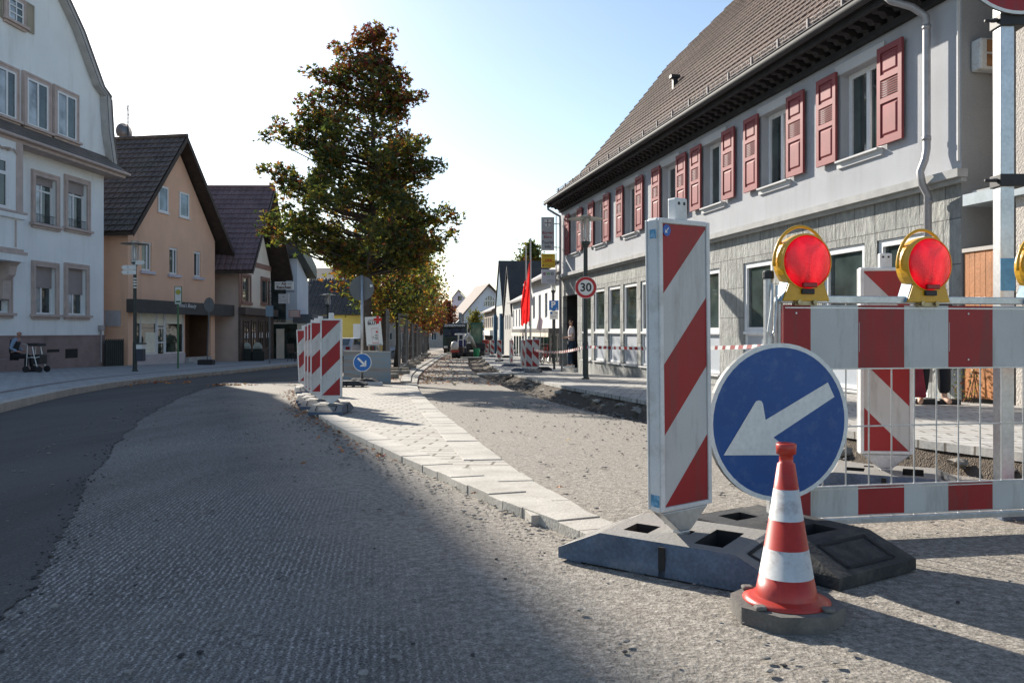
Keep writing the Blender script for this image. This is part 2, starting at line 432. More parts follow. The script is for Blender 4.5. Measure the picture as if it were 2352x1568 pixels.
def paver_material(name, c1, c2, joint, bw, rh, rot=0.0, mortar=.012, bump=.006, off=.5, dirt_amt=.35):
    m, nt, b = nodes_of(name)
    co = coords(nt, rot=(0, 0, rot)); pl = coords(nt)
    nd = N(nt, "ShaderNodeTexNoise", i_Scale=1.5, i_Detail=2.0); nt.links.new(pl, nd.inputs[0])
    wv = N(nt, "ShaderNodeMix", data_type='RGBA', blend_type='LINEAR_LIGHT'); wv.inputs[0].default_value = .03
    nt.links.new(co, wv.inputs[6]); nt.links.new(nd.outputs[1], wv.inputs[7])
    br = N(nt, "ShaderNodeTexBrick", offset=off); nt.links.new(wv.outputs[2], br.inputs[0])
    br.inputs["Color1"].default_value = (*c1, 1); br.inputs["Color2"].default_value = (*c2, 1); br.inputs["Mortar"].default_value = (*joint, 1)
    br.inputs["Scale"].default_value = 1.0; br.inputs["Mortar Size"].default_value = mortar; br.inputs["Mortar Smooth"].default_value = .2
    br.inputs["Brick Width"].default_value = bw; br.inputs["Row Height"].default_value = rh
    n2 = N(nt, "ShaderNodeTexNoise", i_Scale=45.0, i_Detail=4.0); nt.links.new(pl, n2.inputs[0])
    r2 = ramp(nt, n2.outputs[0], [(.3, (.82,) * 3), (.7, (1.14,) * 3)])
    mx = N(nt, "ShaderNodeMix", data_type='RGBA', blend_type='MULTIPLY'); mx.inputs[0].default_value = 1.0
    nt.links.new(br.outputs[0], mx.inputs[6]); nt.links.new(r2.outputs[0], mx.inputs[7])
    n3 = N(nt, "ShaderNodeTexNoise", i_Scale=.9, i_Detail=7.0, i_Roughness=.65); nt.links.new(pl, n3.inputs[0])
    r3 = ramp(nt, n3.outputs[0], [(.45, (0, 0, 0)), (.75, (dirt_amt,) * 3)])
    m3 = N(nt, "ShaderNodeMix", data_type='RGBA'); nt.links.new(r3.outputs[0], m3.inputs[0])
    nt.links.new(mx.outputs[2], m3.inputs[6]); m3.inputs[7].default_value = (.23, .19, .15, 1)
    nt.links.new(m3.outputs[2], b.inputs["Base Color"]); b.inputs["Roughness"].default_value = .85
    b.inputs["Specular IOR Level"].default_value = .3
    iv = N(nt, "ShaderNodeMath", operation='SUBTRACT'); iv.inputs[0].default_value = 1.0; nt.links.new(br.outputs[1], iv.inputs[1])
    ad = N(nt, "ShaderNodeMath", operation='MULTIPLY_ADD'); nt.links.new(n2.outputs[0], ad.inputs[0]); ad.inputs[1].default_value = .25
    nt.links.new(iv.outputs[0], ad.inputs[2])
    bp = N(nt, "ShaderNodeBump", i_Strength=1.0, i_Distance=bump); nt.links.new(ad.outputs[0], bp.inputs["Height"])
    nt.links.new(bp.outputs[0], b.inputs["Normal"])
    MATS[name] = m
    return m
M_MILLED = road_material("milled_asphalt", (.068, .067, .066), (.205, .199, .19), (.20, .19, .17), .5, side=True, groove=True)
M_DARK = road_material("smooth_asphalt", (.052, .052, .052), (.094, .094, .092), (.075, .076, .078), .5, streak=(60, 60, 1), bump=.002)
M_SOIL = road_material("trench_soil", (.045, .035, .027), (.16, .13, .10), (.11, .085, .062), .7, streak=(16, 16, 16), bump=.03)
M_GROUND = road_material("bare_ground", (.10, .095, .085), (.16, .15, .13), (.15, .13, .1), .6, streak=(9, 9, 9), bump=.01)
M_ISL = paver_material("island_pavers", (.455, .425, .375), (.36, .338, .30), (.13, .11, .085), .30, .155, rot=.06, mortar=.011)
M_WALK = paver_material("pavement_slabs", (.45, .44, .415), (.37, .36, .34), (.15, .135, .115), .30, .20, rot=.20, mortar=.010)
M_WALKL = paver_material("left_pavement_slabs", (.42, .425, .42), (.33, .335, .335), (.14, .13, .125), .40, .20, rot=.26, mortar=.010, dirt_amt=.2)
M_STRIP = paver_material("leafy_pavers", (.36, .31, .26), (.29, .25, .21), (.12, .1, .08), .22, .22, rot=.1)
M_KERB = mat("kerb_stone", (.405, .38, .335), .85, .14, 4, 70, .14, bump=.003, bscale=90, dirt=(.2, .17, .13), dirt_amt=.55, dirt_scale=5)
M_BED = mat("rough_concrete", (.30, .27, .225), .95, .25, 6, 40, .2, bump=.02, bscale=22, dirt=(.12, .09, .06), dirt_amt=.8, dirt_scale=4)

# one sheet of ground out to the horizon
gm = MB(); ys = [-60, -30, 0] + list(range(3, 100, 3)) + [130, 180, 260, 420]
xs = [-300, -150, -60, -20, 0, 20, 60, 150, 300]
gm.add([(x, y, g(y) - .42) for y in ys for x in xs], [(j * 9 + i, j * 9 + i + 1, (j + 1) * 9 + i + 1, (j + 1) * 9 + i) for j in range(len(ys) - 1) for i in range(8)])
structure(gm.build("ground", M_GROUND, smooth=True))

L_KERB = smooth_line([(-2.2, -8), (-3.2, -2), (-4.3, 3), (-5.5, 7), (-6.9, 11.1), (-8.2, 15), (-9.2, 19), (-9.8, 23), (-10.1, 27), (-10.25, 33), (-10.35, 40), (-10.6, 50), (-11.2, 62), (-12.5, 80), (-15, 110), (-19, 160)], 2)
LANE_R = smooth_line([(4.6, -8), (4.0, -2), (3.5, 2.0), (2.96, 4.75), (2.28, 5.9), (1.85, 7.6), (1.45, 9.6), (.85, 12.5), (.30, 15.8), (-.05, 18.2), (-.45, 22), (-1.1, 27), (-1.72, 34.5), (-2.3, 43), (-2.9, 55), (-3.5, 63)], 1)
far_r = [(-3.0, 70), (-3.3, 90), (-3.6, 110), (-4, 160)]
structure(drape("road", L_KERB + [(-4, 160)] + far_r[::-1][1:] + LANE_R[::-1], lambda x, y: g(y), M_MILLED, skirt=.35))
# the part of the road whose old smooth surface is still in place
EDGE = gx([(-260, 1700), (-120, 1560), (0, 1438), (60, 1370), (100, 1315), (140, 1235), (165, 1175), (200, 1105), (250, 1037), (330, 957), (420, 910), (470, 893), (520, 883), (600, 877), (670, 875)])
dark = jag(jag(EDGE, .03, .5, 6), .014, .035, 5) + [(-5.2, 28), (-6.2, 40), (-7.5, 60), (-9, 90), (-11, 130)] + [p for p in L_KERB[::-1] if 2.0 < p[1] < 130]
structure(drape("old_asphalt", [(x if i < 3 else x, y) for i, (x, y) in enumerate(dark)], lambda x, y: g(y) + .004, M_DARK, skirt=.004))
# building lane on the right, covered in dust
KERB_OUT = smooth_line(gx([(958, 882), (961, 865), (974, 851), (990, 839), (1009, 825), (1028, 813)]) + [(-6.55, 95), (-7.4, 130)], 2)
KERB_IN = smooth_line(gx([(943, 882), (945, 865), (960, 850), (979, 837.6), (1002, 824), (1024, 812.7)]) + [(-6.8, 95), (-7.7, 130)], 2)
ISL_L = smooth_line(gx([(1392, 1246), (1321, 1212.7), (1233.5, 1178), (1167.6, 1156), (1101.6, 1127), (1042, 1100), (980, 1072.6), (920, 1047), (838, 1009), (772, 978), (722.5, 945.6), (697, 927), (681, 906), (679, 891), (700, 881)], g, .045), 2)
ISL_R = smooth_line(gx([(1425, 1231), (1321, 1153), (1276, 1130), (1220, 1102), (1167.6, 1064), (1121, 1031), (1065, 985), (1012.7, 945.6), (973, 909.4), (960, 893), (957, 880)], g, .045), 2)
# traffic island
isl_poly = ISL_L + ISL_R[::-1]
structure(drape("traffic_island", isl_poly, lambda x, y: g(y) + .040, M_ISL, step=.5, skirt=.16))
def stones(line, width, zfn, h, lmin, lmax, name, side=1, seed=3, gap=.006, jit=.004):
    """a row of single kerb stones laid along a line"""
    r = random.Random(seed); mb = MB()
    pts = [Vector((p[0], p[1], 0)) for p in line]
    cum = [0]
    for a, b in zip(pts, pts[1:]): cum.append(cum[-1] + (b - a).length)
    def at(s):
        for i in range(len(pts) - 1):
            if s <= cum[i + 1] or i == len(pts) - 2:
                d = (pts[i + 1] - pts[i]).normalized(); return pts[i] + d * (s - cum[i]), Vector((-d.y, d.x, 0)) * side
    s = 0.0
    while s < cum[-1] - .05:
        L = min(r.uniform(lmin, lmax), cum[-1] - s)
        a, na = at(s + gap / 2); b, nb = at(s + L - gap / 2)
        j = r.uniform(-jit, jit); w0, w1 = -.004 + r.uniform(-jit, jit), width
        q = [a + na * w0, b + nb * w0, b + nb * w1, a + na * w1]
        vs = [(p.x, p.y, zfn(p.x, p.y) - .15) for p in q] + [(p.x, p.y, zfn(p.x, p.y) + h + j) for p in q]
        mb.add(vs, [(0, 3, 2, 1), (4, 5, 6, 7), (0, 1, 5, 4), (1, 2, 6, 5), (2, 3, 7, 6), (3, 0, 4, 7)])
        s += L
    return structure(mb.build(name, M_KERB, bevel=.003))
gz = lambda x, y: g(y)
stones([p for p in ISL_L if p[1] > 3.05], .20, gz, .050, .16, .34, "island_kerb", side=-1, seed=4)
stones([p for p in ISL_R if p[1] > 3.5], .26, gz, .043, .30, .36, "island_border", side=1, seed=5)
stones(KERB_OUT, .22, gz, .05, .45, .5, "lane_kerb", side=1, seed=6)
stones(KERB_IN, .26, gz, .085, .45, .5, "strip_kerb", side=1, seed=7)
# leaf strewn strip under the row of trees
strip = [(p[0] - .2, p[1]) for p in KERB_IN if p[1] > 20.4] + [(-11.0, 130), (-9.6, 90), (-7.8, 60), (-6.4, 40), (-5.6, 30), (-5.2, 24), (-5.0, 20.6)]
structure(drape("tree_strip", strip, lambda x, y: g(y) + .055, M_STRIP, skirt=.1))
# left pavement
structure(drape("left_pavement", [(p[0] - .16, p[1]) for p in L_KERB] + [(-70, 160), (-70, -8)], lambda x, y: g(y) + .125, M_WALKL))
stones([p for p in L_KERB if 1 < p[1] < 90], .16, gz, .13, .98, 1.0, "left_kerb", side=1, seed=9)
gut = [p for p in smooth_line([(-7.6, 11.0), (-9.0, 15), (-10.3, 19), (-11.2, 23), (-11.6, 27), (-11.8, 33), (-11.9, 45)], 2)]
structure(drape("gutter_channel", gut + [(p[0] - .16, p[1]) for p in gut[::-1]], lambda x, y: g(y) + .129, mat("gutter_stone", (.16, .13, .12), .9, .2, 5)))
# right pavement with its dug-up edge
WALK_E = smooth_line([(6.4, -8), (5.2, -2), (4.1, 2.6), (3.31, 5.35), (2.77, 6.8), (2.25, 9.2), (1.9, 11.1), (1.47, 13.9), (1.02, 17), (.63, 20.5), (.41, 24.2), (-.17, 28.6), (-.6, 34), (-1.4, 46), (-2.3, 62), (-2.9, 75), (-3.2, 90), (-3.6, 130)], 1)
structure(drape("right_pavement", jag(WALK_E, .012, .35, 12) + [(60, 130), (60, -8)], lambda x, y: gr(y), M_WALK, skirt=.06))
# trench between lane and pavement
tm = MB(); tr = random.Random(11); nx = 12
def on_line(line, y):
    for a, b in zip(line, line[1:]):
        if a[1] <= y <= b[1]: return a[0] + (b[0] - a[0]) * (y - a[1]) / max(1e-6, b[1] - a[1])
    return line[-1][0]
from mathutils import noise as mnoise
yy = []; y = -2.0
while y < 64: yy.append(y); y += .09 + max(0, y) * .008
for y in yy:
    x0, x1 = on_line(LANE_R, y) - .04, on_line(WALK_E, y) + .05
    for i in range(nx + 1):
        t = i / nx; x = x0 + (x1 - x0) * t
        n = mnoise.fractal(Vector((x * 2.2, y * 1.6, 0)), 1, 2, 5)
        n2 = mnoise.noise(Vector((x * .7 + 9, y * .5, 3)))
        dep = .15 + .07 * n2 + .08 * n
        zl, zr = g(y), gr(y) - .045
        base = zl - dep * min(1, t * 6)
        wall = max(0, (t - .70 + .1 * n)) / .3
        z = base + (zr - base) * min(1, max(0, wall)) ** .8
        tm.v.append(Vector((x, y, min(z, zr + .005))))
for j in range(len(yy) - 1):
    for i in range(nx):
        a = j * (nx + 1) + i; tm.f.append([a, a + 1, a + nx + 2, a + nx + 1]); tm.m.append(0)
structure(tm.build("trench", M_SOIL, smooth=True))
kl = [p for p in WALK_E if 3 < p[1] < 62]
def rock(mb, c, r, rr, mi=0, flat=.7):
    vs = []; n = 6
    for k, (ph, zz) in enumerate(((0.0, -.5), (1.0, 0.0), (.9, .35), (0, .62))):
        if ph == 0: vs.append((c[0], c[1], c[2] + zz * r * flat)); continue
        for i in range(n):
            a = 2 * math.pi * (i + k * .4) / n; q = r * ph * rr.uniform(.6, 1.15)
            vs.append((c[0] + q * math.cos(a), c[1] + q * math.sin(a), c[2] + (zz + rr.uniform(-.15, .15)) * r * flat))
    fs = [(0, 1 + (i + 1) % n, 1 + i) for i in range(n)] + [(1 + i, 1 + (i + 1) % n, 7 + (i + 1) % n, 7 + i) for i in range(n)] + [(7 + i, 7 + (i + 1) % n, 13) for i in range(n)]
    mb.add(vs, fs, mi)
# broken bedding concrete along the cut edge
bm_ = MB(); br_ = random.Random(21)
for a, b in zip(kl, kl[1:]):
    L = math.dist(a, b); k = 0.0
    while k < L:
        t = k / L; x, y = a[0] + (b[0] - a[0]) * t, a[1] + (b[1] - a[1]) * t
        s = br_.uniform(.05, .15)
        rock(bm_, (x - br_.uniform(-.05, .12), y, gr(y) - .05 - br_.uniform(.06, .14)), s, br_, flat=.8)
        k += br_.uniform(.22, .6)
stuff(bm_.build("broken_concrete", M_BED), "broken bedding concrete along the cut edge of the right pavement")
# loose stones
M_PEB = mat("loose_stones", (.22, .205, .185), .9, .35, 30, 200, .1)
pb = MB(); pr = random.Random(31)
for _ in range(3800):
    y = 1.5 + 12 * pr.random() ** 1.7
    xr = on_line(LANE_R, y)
    x = pr.uniform(-1.2 - y * .4, xr)
    if pr.random() < .55:
        x = on_line(ISL_L, y) - abs(pr.gauss(0, .22)) if 3.2 < y < 12 and pr.random() < .7 else xr - abs(pr.gauss(0, .6))
    r0 = pr.choice((.004, .004, .005, .006, .007, .012)) * (1 + y * .05)
    rock(pb, (x, y, g(y) + .008 + r0 * .2), r0, pr)
M_CRUMB = mat("asphalt_crumbs", (.04, .04, .041), .9, .3, 30, 200, .1)
for a, b in zip(EDGE[1:], EDGE[2:]):      # crumbs along the broken edge of the old asphalt
    L_ = math.dist(a, b)
    for _ in range(int(min(60, L_ * 55))):
        t = pr.random(); r0 = pr.choice((.003, .004, .005, .008)) * (1 + a[1] * .03)
        rock(pb, (a[0] + (b[0] - a[0]) * t + pr.gauss(.01, .05), a[1] + (b[1] - a[1]) * t + pr.gauss(0, .04), g(a[1]) + .002), r0, pr, 1)
for x, y, r0 in ((460, 1500, .018), (310, 1345, .012), (360, 1195, .013), (210, 1365, .012), (1085, 1505, .012), (950, 1480, .012), (415, 1508, .02), (640, 1330, .010), (315, 1305, .011), (240, 1210, .010), (1140, 1285, .014), (1160, 1330, .012), (1435, 1500, .018), (1800, 1530, .015), (2200, 1385, .016), (1250, 1270, .010), (860, 1260, .010)):
    c = G(x, y); rock(pb, (c.x, c.y, c.z + r0 * .2), r0 * .6, pr, 1)
for _ in range(900):
    y = pr.uniform(4, 26); x0, x1 = on_line(LANE_R, y), on_line(WALK_E, y)
    x = pr.uniform(x0 - .1, x1); rock(pb, (x, y, g(y) - .09), pr.uniform(.012, .04), pr)
stuff(pb.build("gravel", [M_PEB, M_CRUMB]), "loose grit and crumbs of asphalt scattered over the road")
# fallen leaves
LEAFM = [mat("leaf_orange", (.50, .16, .03), .7, .3, 20), mat("leaf_red", (.36, .045, .025), .7, .3, 20), mat("leaf_yellow", (.52, .33, .06), .7, .3, 20), mat("leaf_brown", (.27, .13, .06), .8, .3, 20)]
def star_leaf(mb, c, r, rr, mi, tilt=.35):
    n = Vector((rr.gauss(0, tilt), rr.gauss(0, tilt), 1)).normalized()
    a = n.orthogonal().normalized(); b = n.cross(a); ph = rr.uniform(0, 6.28)
    c = Vector(c); vs = [c + n * r * .25]
    for k in range(10):
        q = r if k % 2 == 0 else r * .42; t = ph + math.pi * k / 5
        vs.append(c + a * math.cos(t) * q + b * math.sin(t) * q)
    mb.add(vs, [(0, 1 + k, 1 + (k + 1) % 10) for k in range(10)], mi)
lv = MB(); lr = random.Random(41)
for _ in range(1600):
    y = 20 + 55 * lr.random() ** 1.5
    xi, xo = on_line(KERB_IN, y), on_line(KERB_OUT, y)
    k = lr.random()
    if k < .38: x = xi - abs(lr.gauss(0, 1.0)) - .2; z = g(y) + .075
    elif k < .8: x = xo + abs(lr.gauss(0, .55)); z = g(y) + .02
    else: x = xo + lr.uniform(0, max(.5, on_line(LANE_R, y) - xo)); z = g(y) + .02
    star_leaf(lv, (x, y, z), lr.uniform(.03, .06), lr, lr.choice((0, 0, 1, 2, 3, 3)))
for _ in range(380):     # drifted against the island's kerb
    y = 5.5 + 12 * lr.random(); x = on_line(ISL_L, y) - abs(lr.gauss(0, .12)) - .03
    if lr.random() < .5 and y < 9: continue
    star_leaf(lv, (x, y, g(y) + .02), lr.uniform(.012, .03), lr, lr.choice((0, 3, 3, 3)))
for _ in range(130):
    y = lr.uniform(19, 60); star_leaf(lv, (on_line(L_KERB, y) + abs(lr.gauss(.1, .15)), y, g(y) + .03), .05, lr, lr.choice((0, 3, 3)))
for (x, y, r0, mi) in ((883, 1048, .028, 1), (1285, 1118, .03, 0), (697, 1062, .03, 3), (1088, 1135, .024, 3), (1430, 1043, .02, 3), (1305, 1010, .03, 2), (975, 1060, .025, 0), (862, 1021, .03, 0), (1090, 1010, .03, 0)):
    star_leaf(lv, G(x, y, g, .03) + Vector((0, 0, .008 if 700 < x < 1100 else 0)), r0, lr, mi)
stuff(lv.build("fallen_leaves", LEAFM), "orange, red and brown fallen leaves along the kerbs")
# ================================================================== BUILDINGS
def wall_uz(nt, fac):
    """texture coordinates (u along the wall, z up)"""
    ang = math.atan2(fac.t.y, fac.t.x)
    v = coords(nt, rot=(0, 0, -ang))
    sp = nt.nodes.new("ShaderNodeSeparateXYZ"); cb = nt.nodes.new("ShaderNodeCombineXYZ")
    nt.links.new(v, sp.inputs[0]); nt.links.new(sp.outputs[0], cb.inputs[0]); nt.links.new(sp.outputs[2], cb.inputs[1])
    return cb.outputs[0]
FR = Fac(794, 8.27, left=False)
def stone_material(name, fac):
    m, nt, b = nodes_of(name)
    uz = wall_uz(nt, fac); pl = coords(nt)
    br = N(nt, "ShaderNodeTexBrick", offset=.37, squash=.7, squash_frequency=3); nt.links.new(uz, br.inputs[0])
    br.inputs["Color1"].default_value = (.37, .375, .355, 1); br.inputs["Color2"].default_value = (.285, .29, .275, 1); br.inputs["Mortar"].default_value = (.13, .13, .12, 1)
    br.inputs["Scale"].default_value = 1.0; br.inputs["Mortar Size"].default_value = .008; br.inputs["Brick Width"].default_value = .52; br.inputs["Row Height"].default_value = .62
    mp = coords(nt, scale=(1, 1, .35))
    n1 = N(nt, "ShaderNodeTexNoise", i_Scale=9.0, i_Detail=8.0, i_Roughness=.7); nt.links.new(mp, n1.inputs[0])
    r1 = ramp(nt, n1.outputs[0], [(.3, (.62,) * 3), (.7, (1.25,) * 3)])
    mx = N(nt, "ShaderNodeMix", data_type='RGBA', blend_type='MULTIPLY'); mx.inputs[0].default_value = 1.0
    nt.links.new(br.outputs[0], mx.inputs[6]); nt.links.new(r1.outputs[0], mx.inputs[7]); nt.links.new(mx.outputs[2], b.inputs["Base Color"])
    iv = N(nt, "ShaderNodeMath", operation='MULTIPLY_ADD'); nt.links.new(br.outputs[1], iv.inputs[0]); iv.inputs[1].default_value = -.5
    nt.links.new(n1.outputs[0], iv.inputs[2])
    bp = N(nt, "ShaderNodeBump", i_Strength=1.0, i_Distance=.06); nt.links.new(iv.outputs[0], bp.inputs["Height"]); nt.links.new(bp.outputs[0], b.inputs["Normal"])
    b.inputs["Roughness"].default_value = .8
    MATS[name] = m; return m
M_STONE = stone_material("split_stone", FR)
M_PLA = mat("grey_plaster", (.44, .45, .475), .9, .06, 1.2, 120, .05, bump=.006, bscale=160, dirt=(.30, .305, .31), dirt_amt=.55, dirt_scale=2.2, streak=(1, 1, .14))
M_TRIM = mat("grey_trim", (.56, .56, .56), .8, .05, 3)
M_LEDGE = mat("ledge_stone", (.38, .38, .37), .85, .15, 4, bump=.002)
M_DARKW = mat("dark_cornice", (.028, .027, .028), .8, .3, 5)
M_GREY_METAL = mat("painted_gutter", (.055, .055, .058), .7, .1, 4, spec=.2)
M_PIPE = mat("zinc_pipe", (.34, .33, .34), .45, .12, 6, metal=.35)
M_SHUT = mat("red_shutter_paint", (.255, .058, .064), .6, .14, 3, 90, .06, spec=.25)
M_WHITE = mat("white_frame", (.74, .745, .75), .45, .04, 5, spec=.5)
M_PANEL = mat("grey_panel", (.40, .43, .47), .55, .05, 2)
M_GLASS = glass("window_glass", (.04, .055, .053))
M_GLASSR = glass("shop_glass", (.03, .045, .04), .03)
M_TILER = mat("brown_roof_tile", (.15, .100, .084), .72, .3, 1.1, 14, .3, spec=.22, dirt=(.07, .06, .055), dirt_amt=.5, dirt_scale=.7)
M_IRON = mat("galvanised_steel", (.50, .51, .52), .38, .12, 12, 60, .1, metal=.75)
M_BLACK = mat("black_plastic", (.022, .022, .024), .55, .3, 10)
M_VOID = mat("dark_interior", (.025, .024, .023), .9, .3, 2)

# ---------------- grey town hall with red shutters (right)
u0, u1 = FR.U(2208), 32.4
hb = FR.w((u0, 0, gr(11.1)))
hall = thing("town_hall", hb, "long grey rendered house with red shutters, stone clad ground floor and steep brown tiled roof", "building")
wins_up = [(FR.U(b) , FR.U(a)) for a, b in ((1931, 2024), (1750, 1813), (1617, 1664), (1521, 1560), (1436, 1464), (1367, 1391), (1311, 1330))]
wins_up = [((a + b) / 2 - .53, (a + b) / 2 + .53) for a, b in wins_up]
ZU0, ZU1 = 3.64, 5.08
m = FR.mb(); wall_grid(m, u0, u1, 2.95, 5.45, [(a, b, ZU0, ZU1) for a, b in wins_up], 0, .22)
m.build("upper_wall", M_PLA, hall)
lows = [(11.77, 12.89), (13.2, 14.34), (16.07, 17.23), (18.32, 19.46), (20.2, 21.3), (22.31, 23.23), (23.52, 24.68), (24.94, 26.1), (26.47, 27.6), (27.93, 28.96)]
lows = [(a * FR.n, b * FR.n) for a, b in lows]
ZB = -.14
door = (FR.U(1325), FR.U(1292), gr(30.5) + .16, 2.16)
holes = [(a, b, ZB + (-.02), 2.22) for a, b in lows] + [door]
m = FR.mb(); wall_grid(m, u0, u1, -1.3, 2.95, holes[:-1] + [], -.02, .14) if False else wall_grid(m, u0, u1, -1.3, 2.95, holes, -.02, .16)
m.build("stone_wall", M_STONE, hall)
# entrance recess
m = FR.mb(); a, b, c, d = door
m.poly([(a, -1.6, c), (b, -1.6, c), (b, -1.6, d), (a, -1.6, d)]); m.poly([(a, -.18, c), (a, -1.6, c), (a, -1.6, d), (a, -.18, d)])
m.poly([(b, -.18, c), (b, -1.6, c), (b, -1.6, d), (b, -.18, d)]); m.poly([(a, -.18, d), (b, -.18, d), (b, -1.6, d), (a, -1.6, d)]); m.poly([(a, -.18, c), (b, -.18, c), (b, -1.6, c), (a, -1.6, c)])
m.build("doorway", M_VOID, hall)
m = FR.mb(); m.bx(a + .02, b - .02, -.15, .02, c - .3, c + .004); m.build("doorstep", M_LEDGE, hall)
m = FR.mb(); m.bx(u0 - .12, u1 + .05, .002, .16, 2.86, 2.97); m.bx(u0 - .1, u1, .001, .08, 2.80, 2.858)
m.build("ledge", M_LEDGE, hall)
# other walls of the block
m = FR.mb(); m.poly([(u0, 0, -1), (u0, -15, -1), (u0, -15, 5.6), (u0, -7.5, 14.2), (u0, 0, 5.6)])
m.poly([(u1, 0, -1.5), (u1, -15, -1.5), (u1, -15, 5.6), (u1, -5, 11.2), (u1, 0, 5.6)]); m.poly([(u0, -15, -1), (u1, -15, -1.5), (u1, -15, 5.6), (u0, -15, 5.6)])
m.build("end_wall", mat("shaded_end_plaster", (.30, .30, .305), .9, .08, 1.0, bump=.004), hall)  # darker than the front plaster: the side's shade is put into the colour
# cornice of scalloped brackets
m = FR.mb(); m.bx(u0 - .1, u1, .001, .10, 5.36, 5.46); m.bx(u0 - .1, u1, .0, .52, 5.66, 5.70); m.bx(u0 - .1, u1, .44, .50, 5.55, 5.659)
n = int((u1 - u0) / .30); pr_ = [(.0, 5.44), (.10, 5.45), (.13, 5.50), (.22, 5.49), (.27, 5.55), (.37, 5.55), (.43, 5.60), (.43, 5.66), (0, 5.66)]
for i in range(n + 1):
    u = u0 + .05 + i * (u1 - u0 - .15) / n
    m.extr([FR.w((u, o, z)) for o, z in pr_], FR.t * .13) if False else m.add([(u + q, o, z) for q in (0, .13) for o, z in pr_], [list(range(9)), list(range(17, 8, -1))] + [(k, (k + 1) % 9, 9 + (k + 1) % 9, 9 + k) for k in range(9)])
m.build("cornice", M_DARKW, hall)
m = FR.mb(); uu = [u0 - .2 + (u1 - u0 + .3) * k / 30 for k in range(31)]
m.tube([(q, .60, 5.71) for q in uu], .075, 10); m.tube([(q, .66, 5.775) for q in uu], .018, 6)
gut_ = m.build("gutter", M_GREY_METAL, hall, smooth=True)
# roof of real tile courses, half hipped at the far end
prof = [(0, 5.74), (1.37, 6.92), (2.77, 8.58), (4.2, 10.34), (5.0, 11.35), (7.5, 14.3)]
pv = [FR.out * -a + Vector((0, 0, z - 5.74)) for a, z in prof]
m = MB(); roof_tiles(m, FR.w((u0 - .15, .56, 5.74)), FR.t, u1 + .1 - u0 + .15, pv, pu=.26, amp=.04, lift=.04, row=.31)
hipn = FR.t * .389 + Vector((0, 0, 1)); hipc = FR.w((u1 + .1, -4.4, 11.35))
m.build("roof", M_TILER, hall, cuts=[(hipc, hipn)], smooth=True)
m = FR.mb(); e = u1 + .1
m.poly([(u0, -7.0, 14.3), (e - 7.5, -7.0, 14.3), (e, -9.5, 11.35), (e, -14.5, 5.74), (u0, -14.5, 5.74)])
m.poly([(e, -4.44, 11.35), (e - 7.5, -6.94, 14.27), (e, -9.44, 11.35)])
for (v0, z0), (v1, z1) in zip(prof, prof[1:-1]):
    m.poly([(e + .0, .56 - v0, z0 + .03), (e, .56 - v1, z1 + .03), (e, .56 - v1, z1 - .14), (e, .56 - v0, z0 - .1)])
    m.poly([(u0 - .1, .56 - v0, z0 - .08), (e, .56 - v0, z0 - .08), (e, .56 - v1, z1 - .08), (u0 - .1, .56 - v1, z1 - .08)])
m.build("rear_roof", M_TILER, hall)
m = FR.mb()
for i in range(21):
    u = u0 + .4 + i * 1.02
    if u > e: break
    m.bx(u - .02, u + .02, .16, .2, 5.98, 6.27)
for zz in (6.10, 6.17, 6.25): m.tube([(u0 - .1, .17, zz), (e - .05, .17, zz)], .009, 5)
k = u0
while k < e - .1: m.tube([(k, .17, 6.1), (k, .17, 6.25)], .005, 4, cap=False); k += .10
m.build("snow_guard", mat("snow_guard_steel", (.22, .20, .20), .7, .1, 5), hall)
m = FR.mb(); uv = FR.U(1545, -2.2); m.bx(uv - .07, uv + .07, -2.35, -2.2, 8.5, 8.95); m.bx(uv - .1, uv + .1, -2.42, -2.12, 8.95, 9.05)
m.build("roof_vent", M_BLACK, hall)
# upper windows with their shutters
def shutter(fac, parent, ua, ub, za, zb):
    m = fac.mb(); o0, o1, s = .05, .092, .085
    m.bx(ua, ua + s, o0, o1, za, zb); m.bx(ub - s, ub, o0, o1, za, zb)
    H = zb - za; rails = [(za, za + .10), (za + .42 * H, za + .42 * H + .075), (za + .66 * H - .0, za + .66 * H + .075), (zb - .09, zb)]
    for c, d in rails: m.bx(ua + s, ub - s, o0, o1, c, d)
    for c, d in ((rails[0][1], rails[1][0]), (rails[2][1], rails[3][0])):
        m.bx(ua + s, ub - s, o0 + .005, o0 + .02, c, d)
        i = .03; q = [(ua + s + i, c + i), (ub - s - i, c + i), (ub - s - i, d - i), (ua + s + i, d - i)]; j = .03
        q2 = [(ua + s + i + j, c + i + j), (ub - s - i - j, c + i + j), (ub - s - i - j, d - i - j), (ua + s + i + j, d - i - j)]
        m.add([(a_, o0 + .02, b_) for a_, b_ in q] + [(a_, o1 - .004, b_) for a_, b_ in q2], [(0, 1, 5, 4), (1, 2, 6, 5), (2, 3, 7, 6), (3, 0, 4, 7), (4, 5, 6, 7)])
    c, d = rails[1][1], rails[2][0]; nl = 8
    for i in range(nl):
        z = c + (d - c) * (i + .5) / nl
        m.add([(ua + s, o0, z + .018), (ub - s, o0, z + .018), (ub - s, o1 - .004, z - .012), (ua + s, o1 - .004, z - .012), (ua + s, o0, z + .008), (ub - s, o0, z + .008), (ub - s, o1 - .004, z - .022), (ua + s, o1 - .004, z - .022)],
              [(0, 1, 2, 3), (4, 7, 6, 5), (0, 4, 5, 1), (3, 2, 6, 7), (0, 3, 7, 4), (1, 5, 6, 2)])
    return m.build("shutter", M_SHUT, parent)
